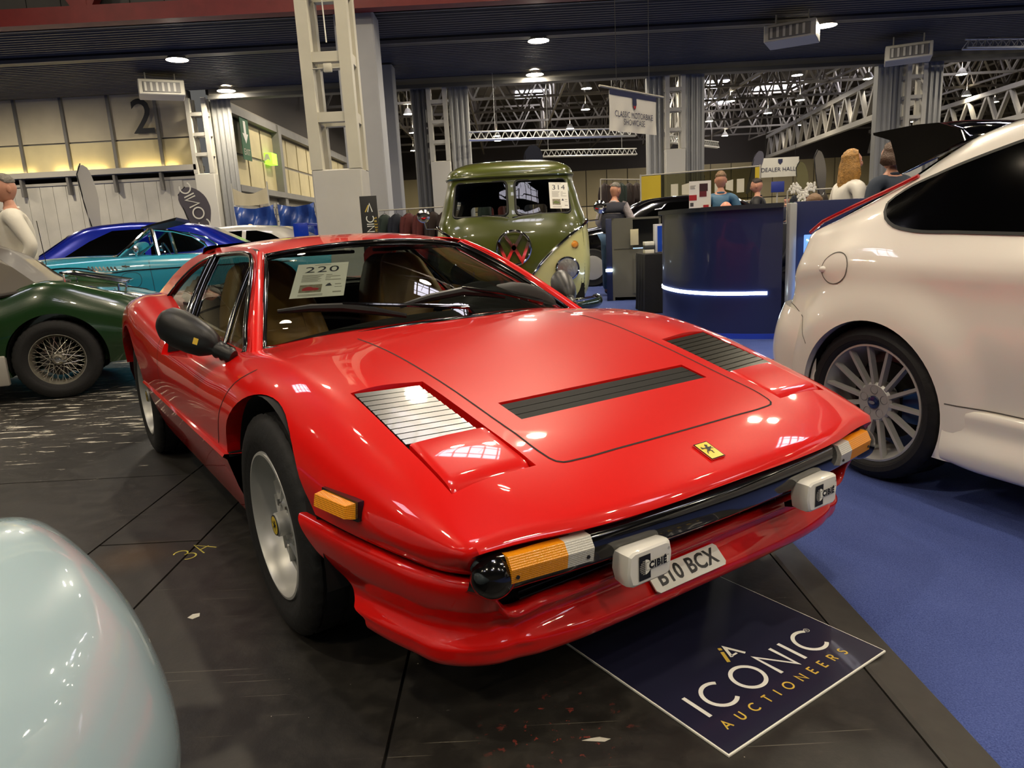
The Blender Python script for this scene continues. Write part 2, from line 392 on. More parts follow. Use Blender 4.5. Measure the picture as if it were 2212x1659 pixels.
STEEL = mat('pale_steel', 'b3afa2', .5, vary=(3, .08)); SOFF = mat('dark_cladding', '3b3937', .5, vary=(.8, .15)); REDST = mat('red_steel', '7d2422', .5, vary=(3, .12))
PANEL = mat('cream_panel', 'cdbf92', .6, vary=(1.2, .10)); WBOARD = mat('white_board', 'b3aea0', .7, vary=(1.6, .12)); MULL = mat('grey_mullion', '63605a', .5)
DECK = mat('roof_deck', '352f28', .8, vary=(.6, .2)); RIB = mat('ribbed_grey', '8b8b88', .45, metal=.2); RIBD = mat('ribbed_dark', '5c5c5b', .45, metal=.2)
LAMPW = mat('lamp_glow', 'fff4dc', .5, emit='ffedcd', estr=330.0); LAMPF = mat('lamp_glow_far', 'fff4dc', .5, emit='fff2dc', estr=330.0)
SKYL = mat('skylight_glow', 'f4f2ff', .5, emit='f3efff', estr=9.0)
# floors
fl = struct('floor', M().box(-26, 46, -18, 26, -.12, -.02), CARPET, label='blue exhibition carpet covering the hall floor')
struct('floor_far', M().box(-26, 46, 26, 76, -.12, -.021), CONC)
RB = [-8.2, -6.6, -4.95, -3.3, -1.61, -1.22, -.315, .83]; DB = [-6, -3.6, -1.2, 1.05, 3.42, 5.8, 7.45]
st_ = struct('floor_stage', M().box(-8.2, .84, -6, 7.45, -.02, -.010), mat('gap_black', '060606', .9), label='low black exhibition stage of joined panels')
for i in range(len(RB) - 1):
    db = DB if RB[i] != -1.61 else [-6, -2.3, .15, 2.585, 5.0, 7.45]
    for j in range(len(db) - 1):
        g = .0022; o = obj('stage_panel', M().add([(x, y, z) for x, y, z in ((RB[i]+g, db[j]+g, -.012), (RB[i+1]-g, db[j]+g, -.012), (RB[i+1]-g, db[j+1]-g, -.012), (RB[i]+g, db[j+1]-g, -.012), (RB[i]+g+.002, db[j]+g+.002, 0), (RB[i+1]-g-.002, db[j]+g+.002, 0), (RB[i+1]-g-.002, db[j+1]-g-.002, 0), (RB[i]+g+.002, db[j+1]-g-.002, 0))], [(0,1,5,4),(1,2,6,5),(2,3,7,6),(3,0,4,7),(4,5,6,7)]), STAGE, st_, 0)
struct('trim_1', M().prism([(.832, -.0195), (.832, -.001), (.845, 0), (.945, -.014), (.950, -.0195)], -6, 7.45, 'y'), mat('edge_grey', '4a4843', .32, metal=.3, vary=(20, .12)), label='grey bevelled edge strip of the black stage')
struct('trim_2', M().prism([(7.45, -.0195), (7.45, -.001), (7.55, -.0195)], -8.2, .95, 'x'), mat('edge_grey', '4a4843', .32))
# hall over the cars: ceiling with skylights, walls, behind and beside the camera
struct('ceiling', M().box(-26, 46, -18, 18.6, 10.6, 10.9), DECK)
struct('wall_behind', M().box(-26, 46, -18.4, -18, -.12, 10.9), mat('hall_wall', '8f8874', .8, vary=(.5, .15)))
struct('wall_left', M().box(-26.4, -26, -18, 26, -.12, 10.9), mat('hall_wall', '8f8874', .8))
struct('wall_right', M().box(46, 46.4, -18, 76, -.12, 12), mat('hall_wall', '8f8874', .8))
n_ = 0
for r, d in [(a, b) for a in (-8.6, 1.4, 11.4, 21.4) for b in (11.5, 1.5, -8.5)]:
    if 1:
        n_ += 1; w = struct('window_%d' % n_, M().box(r - 1.15, r + 1.15, d - .75, d + .75, 10.56, 10.598), SKYL)
        fr = M()
        for k in range(-2, 3): fr.beam((r + k*.52, d - .8, 10.52), (r + k*.52, d + .8, 10.52), .05, .06)
        for k in (-.4, .4): fr.beam((r - 1.2, d + k, 10.50), (r + 1.2, d + k, 10.50), .04, .05)
        obj('glazing_bar', fr, MULL, w, 0)
# roof trusses of the near hall (they show mainly as reflections)
ORD = ['first', 'second', 'third', 'fourth', 'fifth', 'sixth', 'seventh', 'eighth', 'ninth', 'tenth']
def truss(name, p0, p1, h, n, t, m, label, group, extra=0):
    """warren truss between two points; lower chord, upper chord, diagonals, each a member of its own"""
    p0, p1 = np.array(p0, float), np.array(p1, float); T = thing(name, label, 'truss', (0, 0, 0), 0, group); up = np.array([0, 0, h])
    obj('lower_chord', M().beam(p0, p1, t*1.3, t*1.3), m, T, 0); obj('upper_chord', M().beam(p0 + up, p1 + up, t*1.3, t*1.3), m, T, 0)
    w = M()
    for k in range(n):
        a, b = p0 + (p1 - p0)*k/n, p0 + (p1 - p0)*(k+1)/n; c = (a + b)/2 + up
        w.beam(a, c, t, t); w.beam(c, b, t, t)
    obj('web_members', w, m, T, 0)
    return T
for k, d in enumerate((-12, -6, 0, 6, 12.2)):
    truss('roof_truss', (-26, d, 8.9), (46, d, 8.9), 1.4, 24, .14, mat('truss_dark', '3c3833', .5), 'grey steel roof truss high over the cars', 'roof trusses over the cars')
def lamp(loc, m, r=.24, label=None, group=None, drop=.0, shade=True):
    t = thing('hall_lamp', label, 'lamp', loc, 0, group)
    obj('lamp_shade', M().lathe([(r*.35, .32), (r*.5, .28), (r*1.02, .02), (r*1.05, 0), (r*.98, 0), (r*.45, .26)], 20, ax='z'), STEEL, t)
    obj('drop_rod', M().cyl((0, 0, .30), (0, 0, drop), .014, n=6), STEEL, t)
    obj('lamp_glass', M().lathe([(0, .015), (r*.6, .012), (r*.95, .02)], 20, ax='z'), m, t)
    return t
l0 = None
LP = [(r, d) for r in (-11, -4.2, 2.2, 8.0, 14.5) for d in (12.15, 6.2, .4, -5.5)] + [(8.75, 12.2), (.55, 11.4), (1.75, 11.3)]
for r, d in LP:
    if l0 is None: l0 = lamp((r, d, 9.2), LAMPW, .24, 'round hanging lamp high over the cars', 'hanging lamps over the cars', 1.39)
    else: dup(l0, (r, d, 9.2))
# header over the opening to the next hall: red truss, cladding, corrugated soffit, lintel
ZS = 6.27
rt = thing('red_truss', 'dark red steel truss running along the top of the opening', 'truss', (0, 17.95, 0))
obj('lower_chord', M().box(-25.9, 30, -.18, .18, ZS - .06, ZS + .30), REDST, rt, 0)
obj('upper_chord', M().box(-25.9, 30, -.15, .15, ZS + 2.5, ZS + 2.85), REDST, rt, 0)
for k in range(-6, 12):
    x = k*3.0 - 6.29; obj('post', M().box(x - .13, x + .13, -.13, .13, ZS + .30, ZS + 2.5), REDST, rt, 0)
    obj('diagonal', M().beam((x + .1, 0, ZS + .30), (x + 1.5, 0, ZS + 2.5), .24, .24), REDST, rt, 0); obj('diagonal', M().beam((x + 2.9, 0, ZS + .30), (x + 1.5, 0, ZS + 2.5), .24, .24), REDST, rt, 0)
cl = struct('wall_header', M().box(-26, 46, 18.35, 18.6, ZS, 10.6), mat('header_grey', '4b4a47', .6, vary=(.8, .1)))
for k in range(70): obj('cladding_board', M().box(-26 + k*.8 + .01, -26 + k*.8 + .79, 18.31, 18.36, ZS + .02, 10.5), mat('header_grey', '4b4a47', .6), cl, 0)
def corr(y0, y1, z, pitch, dep):
    P = []; y = y0
    while y < y1: P += [(y, z), (y + pitch*.35, z), (y + pitch*.5, z + dep), (y + pitch*.85, z + dep)]; y += pitch
    return P + [(y1, z)]
def soffit(name, y0, y1, z):
    P = corr(y0, y1, z, .2, .045); mb = M(); mb.grid([[(x, y, zz) for y, zz in P] for x in (-26, 46)]); return struct(name, mb, SOFF)
soffit('ceiling_soffit', 18.35, 20.75, ZS); soffit('ceiling_soffit', 21.1, 25.6, ZS - .05)
struct('trim_3', M().box(-26, 46, 20.75, 21.1, ZS - .10, ZS + .3), mat('beam_dark', '34322f', .5))
struct('trim_4', M().box(-26, 46, 20.70, 20.76, ZS - .13, ZS - .04), mat('beam_pale', '6d6a63', .5))
struct('ceiling_top', M().box(-26, 46, 18.35, 26.2, ZS + .3, ZS + .5), SOFF)
struct('trim_5', M().box(-9.6, 46, 25.62, 26.3, 5.97, ZS + .3), mat('lintel_grey', '6f6c64', .6, vary=(1, .1)))
struct('trim_6', M().box(-9.6, 46, 25.50, 25.62, 5.90, 6.02), mat('rail_dark', '3a3936', .5))
for n_, (r, d) in enumerate(((-8.55, 20.9), (-8.85, 25.2), (1.2, 20.9), (1.28, 25.2), (8.95, 20.9))):
    t = thing('soffit_lamp', ['round lamp under the dark soffit, nearest above the black figure 2', 'round soffit lamp left of the laddered column, lower one', 'round lamp in the front row under the soffit above the green van', 'round lamp in the back row under the soffit above the green van', 'round soffit lamp farthest to the right'][n_], 'lamp', (r, d, ZS - .21), 0, 'lamps under the soffit')
    obj('lamp_shade', M().lathe([(.12, .14), (.2, .11), (.30, .0), (.285, 0), (.18, .09)], 20, ax='z'), STEEL, t); obj('lamp_glass', M().lathe([(0, -.03), (.15, -.02), (.28, .01)], 20, ax='z'), LAMPF, t)
for r in (-15.5, -21.5, 17.5, 25.5):
    t = thing('soffit_lamp', 'round soffit lamp outside the picture', 'lamp', (r, 22.6, ZS - .21), 0, 'soffit lamps outside the picture')
    obj('lamp_shade', M().lathe([(.12, .14), (.2, .11), (.30, .0), (.285, 0), (.18, .09)], 20, ax='z'), STEEL, t); obj('lamp_glass', M().lathe([(0, -.03), (.15, -.02), (.28, .01)], 20, ax='z'), LAMPF, t)
for k in range(6):
    t = thing('strip_light', 'long strip light lying on the ledge under the cream panels', 'lamp', (-24.6 + k*2.5, 26.18, 3.89), 0, 'strip lights on the wall ledge')
    obj('housing', M().rbox(-.9, .9, -.05, .05, 0, .015, .004), STEEL, t); obj('tube_glow', M().rbox(-.88, .88, -.03, .03, .015, .04, .006), mat('strip_glow', 'fff0c0', .5, emit='ffe6a0', estr=14.0), t)
# ---- columns
def ladder_column(name, label, r, d, w, dp, zb, zt, rungs, leg, m, mb_, group=None):
    t = thing(name, label, 'column', (r, d, 0), 0, group)
    obj('plinth', M().rbox(-w/2, w/2, -dp/2, dp/2, -.021, zb, .02, 1), mb_, t)
    for sx in (-1, 1):
        for sy in (-1, 1): obj('leg', M().box(sx*(w/2 - leg/2) - leg/2, sx*(w/2 - leg/2) + leg/2, sy*(dp/2 - leg/2) - leg/2, sy*(dp/2 - leg/2) + leg/2, zb, zt), m, t, 0)
    for z in rungs:
        for sy in (-1, 1): obj('rung', M().box(-w/2 + leg, w/2 - leg, sy*(dp/2 - leg/2) - leg*.42, sy*(dp/2 - leg/2) + leg*.42, z - leg*.40, z + leg*.40), m, t, 0)
        for sx in (-1, 1): obj('rung', M().box(sx*(w/2 - leg/2) - leg*.42, sx*(w/2 - leg/2) + leg*.42, -dp/2 + leg, dp/2 - leg, z - leg*.40, z + leg*.40), m, t, 0)
    return t
LC = ladder_column('steel_column', 'large pale laddered steel column on a square white plinth behind the red roof', -2.84, 13.35, .86, .74, 2.30, 9.0, (3.16, 4.12, 5.2, 6.3, 7.4), .20, CREAM, mat('plinth_white', 'c3c0b6', .6, vary=(2, .05)))
obj('cable', M().tube([(.02, -.2, 9), (.01, -.25, 5.4), (.03, -.3, 4.35)], .012, 6), PAPER, LC); obj('junction_box', M().rbox(-.04, .1, -.42, -.36, 3.86, 4.0, .01), CREAM, LC); obj('conduit', M().cyl((-.24, -.36, 3.93), (.24, -.36, 3.93), .012), STEEL, LC)
gc = thing('concrete_column', 'broad plain grey column right behind the laddered column', 'column', (-3.05, 18.3, 0)); obj('shaft', M().rbox(-.66, .26, -.1, .75, -.021, ZS + .03, .03, 1), mat('column_grey', 'a2a3a4', .6, vary=(1.5, .05)), gc)
gc2 = thing('concrete_column', 'darker grey square column between the plain column and the green van', 'column', (-3.5, 23.5, 0)); obj('shaft', M().rbox(-.30, .40, -.3, .3, -.021, ZS - .07, .03, 1), mat('column_grey2', '77787a', .6), gc2)
def ribbed(r0, r1, d, z1, m, nm='door_%d', n=[0], label=None):
    n[0] += 1; mb = M(); P = []; x = r0; k = 0
    while x < r1 - .01:
        P += [(x, d), (x + .05, d - .05), (x + .11, d - .05), (x + .15, d)]; x += .18
    P.append((r1, d)); mb.grid([[(a, b, z) for a, b in P] for z in (-.02, z1)]); mb.box(r0, r1, d + .01, d + .3, -.02, z1); return struct(nm % n[0], mb, m, label=label)
for k, r in enumerate((-10.15, -2.04, 6.03, 14.2)):
    ladder_column('portal_column', ['slim laddered column beside the wall with the figure 2', 'slim laddered column left of the green van roof', 'slim laddered column right of the hanging white banner', 'slim laddered column behind the black roof spoiler'][k], r, 26.0, .68, .5, 3.57, ZS - .25, (4.2, 4.85, 5.5), .14, STEEL, mat('plinth_pale', 'b9b5a8', .6), 'laddered columns along the opening')
    if k > 0: ribbed(r - .90 if k != 3 else r - 1.16, r - .36, 26.1, ZS - .3, RIBD if k == 1 else RIB)
    ribbed(r + .38, r + (.95 if k else .95), 26.1, ZS - .3, RIB)
# ---- left wall with the figure 2
wl = struct('wall_far_left', M().box(-26, -10.55, 26.05, 26.4, -.02, 3.48), WBOARD)
for k in range(34):
    x = -25.9 + k*.45
    if x + .45 < -10.6: obj('wall_board', M().box(x + .006, x + .444, 26.02, 26.06, 0, 3.46), WBOARD, wl, 0)
struct('wall_recess', M().box(-26, -10.55, 26.5, 26.6, 3.4, 3.9), mat('recess_brown', '4a3f2e', .8))
bm_ = struct('trim_7', M().box(-26, -10.4, 25.75, 26.5, 3.71, 3.89), mat('ledge_grey', '9b968a', .6))
struct('trim_8', M().box(-26, -10.55, 25.98, 26.4, 3.44, 3.53), mat('ledge_grey', '9b968a', .6))
for k in range(9): obj('bracket', M().box(-24.52 + k*1.6, -24.44 + k*1.6, 25.8, 26.0, 3.1, 3.71), MULL, bm_, 0)
wp = struct('wall_panels', M().box(-26, -10.55, 26.35, 26.5, 3.89, ZS + .1), MULL)
for k in range(10):
    x0 = -26.12 + k*1.6
    for z0, z1 in ((3.91, 4.83), (4.88, ZS + .08)):
        a, b = max(-26, x0 + .05), min(-10.6, x0 + 1.55)
        if b > a: obj('panel', M().box(a, b, 26.30, 26.36, z0, z1), PANEL if z0 < 4.5 else mat('cream_panel_upper', 'bfb497', .6, vary=(1.2, .1)), wp, 0)
    obj('mullion', M().box(x0 - .05, x0 + .05, 26.22, 26.36, 3.89, ZS + .1), MULL, wp, 0) if x0 > -25.9 and x0 < -10.6 else None
V, F = text('2', 1.62, .01); tag(obj('wall_numeral', M().flat(V, F, (-12.17, 26.20, 5.53), (1, 0, 0), (0, 0, 1)), mat('numeral_black', '15161a', .6), None, 0), 'big black figure 2 on the cream wall panels', 'sign')
# fan heaters under the soffit
def heater(label, loc, rz, face=True):
    t = thing('fan_heater', label, 'heater', loc, rz, 'box heaters under the soffit')
    obj('casing', M().rbox(-.62, .62, -.5, .5, 0, .42, .02, 1), mat('heater_white', 'b9b4a3', .5), t)
    obj('louvre_frame', M().box(-.5, .5, -.53, -.5, .06, .34), MULL, t, 0)
    for k in range(6): obj('louvre_blade', M().box(-.46 + k*.155, -.40 + k*.155, -.55, -.52, .08, .32), STEEL, t, 0)
    for k in (-.4, .4): obj('hanger', M().cyl((k, 0, .42), (k, 0, .74), .02), STEEL, t)
    return t
heater('pale box heater above the black figure 2', (-10.0, 23.0, 5.54), .45); heater('box heater under the soffit just left of the rightmost lamp', (7.7, 20.0, 5.48), -.5); heater('white box heater above the column behind the spoiler', (12.35, 23.0, 5.45), -.45)
# ---- side wall of the next hall seen through the left opening
sw_ = struct('wall_side', M().box(-9.95, -9.7, 26.8, 62, -.02, 6.2), mat('side_wall_grey', '8d877a', .7))
for k in range(16):
    y = 27.2 + k*1.75
    for z0, z1 in ((3.3, 4.35), (4.45, 5.6)): obj('panel', M().box(-9.7, -9.66, y + .06, y + 1.66, z0, z1), PANEL, sw_, 0)
    if k % 4 == 3: obj('post', M().box(-9.7, -9.35, y - .2, y + .2, 0, 6.0), GREYC, sw_, 0)
for k in range(6): obj('wall_board', M().box(-9.7, -9.66, 26.9, 45, 1.2 + k*.28, 1.2 + k*.28 + .24), WBOARD, sw_, 0)
struct('trim_9', M().box(-9.72, -9.3, 26.8, 62, 3.0, 3.22), GREYC)
struct('trim_10', M().box(-9.72, -9.4, 26.8, 62, 5.7, 6.0), GREYC)
ex = thing('exit_banner', 'green hanging emergency exit banner with a white arrow', 'sign', (-9.45, 28.3, 4.2)); obj('cloth', M().box(-.01, .01, -.45, .45, 0, 1.55), mat('exit_green', '1e5a34', .6), ex, 0)
obj('arrow', M().add([(.015, -.12, 1.4), (.015, .12, 1.4), (.015, .12, .95), (.015, .3, .95), (.015, 0, .6), (.015, -.3, .95), (.015, -.12, .95)], [(0,1,2,3,4,5,6)]), PAPER, ex, 0)
V, F = text('EXIT', .32); obj('lettering', M().flat(V, F, (.015, 0, .28), (0, 1, 0), (0, 0, 1)), CREAM, ex, 0)
e2 = thing('exit_sign', 'small lit green exit sign far along the side wall', 'sign', (-9.6, 31.3, 4.3)); obj('sign_box', M().box(-.05, .25, -.35, .35, 0, .45), mat('exit_lit', '8fd13a', .5, emit='9be03c', estr=1.5), e2, 0)
obj('running_figure', M().add([(-.1, -.36, .1), (.0, -.36, .4), (.12, -.36, .4), (.2, -.36, .1), (.1, -.36, .2)], [(0,1,2,3,4)]), mat('exit_lit2', 'f4ffe0', .5), e2, 0)
# ---- the big hall beyond: roof, space-frame trusses, skylights, lamps, far wall
struct('wall_side_upper', M().box(-9.95, -9.75, 26.3, 76, 6.2, 11.3), mat('far_brown', '3d372f', .8))
struct('ceiling_far', M().box(-9.9, 46, 26.2, 76, 11.2, 11.5), DECK)
wf = struct('wall_far', M().box(-9.9, 46, 72, 72.4, -.02, 11.3), mat('far_brown', '3d372f', .8))
for k in range(28): obj('panel', M().box(-9.8 + k*2.0, -9.8 + k*2.0 + 1.92, 71.9, 72, 0, 3.0), PANEL, wf, 0); obj('panel', M().box(-9.8 + k*2.0, -9.8 + k*2.0 + 1.92, 71.9, 72, 3.1, 6.4), mat('far_panel', 'a89a70', .6), wf, 0)
FT = mat('space_frame', '8b867a', .45, metal=.2); FT2 = mat('space_frame_dark', '5d574d', .5)
for k, d in enumerate((29, 33.5, 38, 42.5, 47, 51.5, 56, 61, 66)):
    truss('space_truss', (-9.5, d, 8.35), (45, d, 8.35), 2.5, 20, .10, FT if k % 2 else FT2, ORD[k] + ' steel roof truss crossing the far hall, counted from the opening', 'roof trusses of the far hall')
for k, r in enumerate((-6.5, -1.5, 3.5, 8.5, 13.5, 18.5, 23.5, 29, 35)):
    truss('space_truss', (r, 27, 8.35), (r, 71, 8.35), 2.5, 16, .09, FT2 if k % 2 else FT, ORD[k] + ' roof truss from the left running away down the far hall', 'long roof trusses of the far hall')
for k, r in enumerate((9.5, 19.0, 28.0)):
    T = truss('main_girder', (r - 2.0, 30, 5.4), (r + 4.5, 66, 6.3), 1.7, 14, .20, mat('girder_grey', '7d796f', .5), ['heavy sloping girder above the motorbike banner', 'heavy sloping girder above the dealer banner', 'heavy sloping girder at the far right'][k], 'sloping girders of the far hall')
n_ = 20
for r, d, w, h in ((3.3, 48, 2.4, 3.4), (2.6, 58, 2.4, 3), (13, 50, 3, 2.5), (15.5, 58, 3.5, 3), (24, 40, 4, 3), (26, 52, 4, 3), (-4, 40, 2, 3), (19, 66, 3, 3), (22, 60, 3, 3)):
    n_ += 1; struct('window_%d' % n_, M().box(r - w/2, r + w/2, d - h/2, d + h/2, 11.14, 11.19), SKYL)
random.seed(3); f0 = None
for k in range(46):
    r, d = -6.2 + (k % 9)*4.9 + random.uniform(-1.6, 1.6), 30 + (k//9)*7.2 + random.uniform(-2.4, 2.4); z = 7.75
    if f0 is None: f0 = lamp((r, d, z), LAMPF, .26, 'small round hanging lamp in the far hall roof', 'hanging lamps of the far hall', 3.44)
    else: dup(f0, (r, d, z))
for n_, (p0, p1, lb) in enumerate((((-1.0, 25.0, 4.12), (4.9, 26.9, 4.2), 'bright lattice lighting truss just above the green van'), ((1.3, 31, 4.05), (6.2, 34, 4.2), 'second bright lattice truss lower behind the green van'), ((14.6, 23.8, 5.92), (20, 24.6, 5.9), 'bright lattice truss at the top right under the soffit'), ((6.7, 30, 4.25), (10.5, 36, 4.5), 'bright lattice truss left of the dealer banner'))):
    p0, p1 = np.array(p0), np.array(p1); T = thing('lighting_truss', lb, 'truss', (0, 0, 0)); u = p1 - p0; L = np.linalg.norm(u); n = int(L/.28); AL = mat('bright_alloy', 'd6d6d2', .3, metal=.7)
    for q in ((0, 0, 0), (0, .25, 0), (0, .12, .26)): obj('chord', M().cyl(p0 + q, p1 + q, .028, n=6), AL, T)
    b = M()
    for k in range(n): a, c = p0 + u*k/n, p0 + u*(k+1)/n; b.beam(a, (a+c)/2 + [0, .12, .26], .022, .022); b.beam((a+c)/2 + [0, .12, .26], c, .022, .022); b.beam(a + [0, .25, 0], (a+c)/2 + [0, .12, .26], .022, .022)
    obj('lacing', b, AL, T, 0)
    for k in (.15, .85): q = p0 + u*k + [0, .12, .26]; obj('hanging_wire', M().cyl(q, (q[0], q[1], 11.2 if q[1] > 26.3 else ZS), .008, n=5), AL, T)
# ================================================================ red sports car
def full(C):
    """mirror half sections (centre ... right edge) into full sections"""
    C = np.asarray(C, float); L = C[:, ::-1].copy(); L[:, :, 1] *= -1
    return np.concatenate([L[:, :-1], C], axis=1)
def solid_from_grid(A):
    """closed solid: surface grid + flat bottom + end caps"""
    mb = M(); mb.grid(A); nu, nv = A.shape[:2]
    for i in range(nu - 1): mb.f.append((i*nv, i*nv + nv - 1, (i+1)*nv + nv - 1, (i+1)*nv))
    mb.f.append(tuple(range(nv))); mb.f.append(tuple((nu-1)*nv + j for j in reversed(range(nv))))
    return mb
def tyre(parent, c, R, rin, w, name='tyre', grooves=True, mt=None):
    """tyre with rounded shoulders and circumferential and cross grooves; axis along y, outer face at +y side of c"""
    h = w/2; sh = R - rin
    prof = [(rin, -h*.80), (rin+sh*.25, -h*.97), (rin+sh*.55, -h), (R-.03, -h*.95), (R-.012, -h*.86), (R-.002, -h*.76)]
    t = [-.55, -.5, -.5, -.46, -.46, -.2, -.16, -.16, -.12, -.12] if grooves else [-.4]
    if grooves:
        for y, d in ((-.50, 0), (-.49, 1), (-.43, 1), (-.42, 0), (-.06, 0), (-.05, 1), (.05, 1), (.06, 0), (.42, 0), (.43, 1), (.49, 1), (.50, 0)):
            prof.append((R - (.007 if d else 0), y*h*1.3))
    else: prof.append((R, 0))
    prof += [(R-.002, h*.76), (R-.012, h*.86), (R-.03, h*.95), (rin+sh*.55, h), (rin+sh*.3, h*.985), (rin+sh*.28, h*.965), (rin+sh*.22, h*.96), (rin, h*.80), (rin-.001, h*.6), (rin-.001, -h*.6), (rin, -h*.80)]
    A = []; n = 120
    for i in range(n):
        a = 2*PI*i/n
        k = .004 if (grooves and i % 3 == 0) else 0
        A.append([(c[0]+(r - (k if r > R-.014 else 0))*math.cos(a), c[1]+y, c[2]+(r - (k if r > R-.014 else 0))*math.sin(a)) for r, y in prof])
    return obj(name, M().grid(A, cu=True), mt or RUB, parent, 40)
def star_wheel(parent, x, y, side, z=.316, hub=True):
    """five-spoke star alloy; side=+1 when the outer face points to +y"""
    w = bpy.data.objects.new('wheel', None); COL.objects.link(w); w.parent = parent; w.location = (x, y, z)
    w.rotation_euler = (0, 0, 0 if side > 0 else PI)
    tyre(w, (0, 0, 0), .318, .205, .205)
    R = .2140
    prof = [(R, .088), (R-.003, .094), (R-.010, .095), (R-.014, .088), (R-.018, .068), (R-.024, .046), (R-.032, .030), (R-.042, .026), (R-.042, .0), (R-.026, .0), (R-.016, -.08), (R-.004, -.09)]
    obj('rim', M().lathe(prof, 64), ALU, w, 40)
    s = M(); P = lambda r, t, h: (r, h, t)
    # tapering spoke with raised ribs at both edges
    s.hexa([P(.05, -.034, -.01), P(.05, .034, -.01), P(.178, .028, -.01), P(.178, -.028, -.01)], [P(.05, -.034, .045), P(.05, .034, .045), P(.178, .028, .026), P(.178, -.028, .026)])
    for e in (-1, 1):
        s.hexa([P(.055, e*.025, .035), P(.055, e*.036, .035), P(.172, e*.030, .015), P(.172, e*.020, .015)], [P(.055, e*.027, .057), P(.055, e*.034, .057), P(.172, e*.028, .036), P(.172, e*.022, .036)])
    sm = mesh('spoke', s, 30)
    for k in range(5): obj('spoke', sm, ALU, w).rotation_euler = (0, -(2*PI*k/5 + .31), 0)
    obj('hub_plate', M().lathe([(0, .055), (.06, .053), (.075, .043), (.078, -.01), (0, -.01)], 32), ALU, w, 30)
    h = M().lathe([(.0, .086), (.030, .086), (.034, .082), (.036, .045), (.036, 0)], 32); obj('hub', h, ALU, w, 40)
    cp = M().lathe([(.0, .0885), (.026, .0885), (.028, .086), (.028, .084)], 32); obj('hub_cap', cp, YEL, w, 40)
    ring = M().lathe([(.026, .0885), (.0285, .089), (.030, .087), (.030, .084)], 32); obj('cap_ring', ring, INK, w)
    hv = horse2d(.034); obj('cap_emblem', M().flat(hv[0], hv[1], (0, .0895, 0), (-1, 0, 0), (0, 0, 1)), INK, w, 0)
    for k in range(5):
        a = 2*PI*k/5 + .31 + PI/5; n = M().cyl((.062*math.cos(a), .03, .062*math.sin(a)), (.062*math.cos(a), .062, .062*math.sin(a)), .0095, n=6)
        obj('wheel_nut', n, CHR, w, 0)
    obj('valve', M().box(-.192, -.172, .045, .062, -.012, .012), SATIN, w, 0)
    obj('brake_disc', M().lathe([(.0, -.03), (.18, -.03), (.18, -.05), (0, -.05)], 32), mat('wheel_dark', '0a0a0a', .8), w, 30)
    return w
def horse2d(h):
    """small rearing horse silhouette"""
    P = [(.05,.92),(.16,1.0),(.24,.93),(.33,.88),(.30,.80),(.22,.82),(.20,.70),(.32,.66),(.44,.70),(.50,.62),(.42,.60),(.34,.56),(.46,.50),(.52,.40),(.44,.42),(.36,.47),(.20,.46),(.10,.36),(.20,.24),(.12,.12),(.16,.02),(.04,.0),(.04,.12),(.08,.24),(-.04,.32),(-.10,.24),(-.18,.30),(-.30,.18),(-.36,.04),(-.42,.10),(-.36,.24),(-.24,.38),(-.14,.42),(-.12,.56),(-.30,.62),(-.42,.58),(-.46,.72),(-.36,.88),(-.30,.76),(-.22,.70),(-.06,.68),(.02,.78)]
    V, F = cdt(P); return [((x)*h, (y-.5)*h) for x, y in V], F

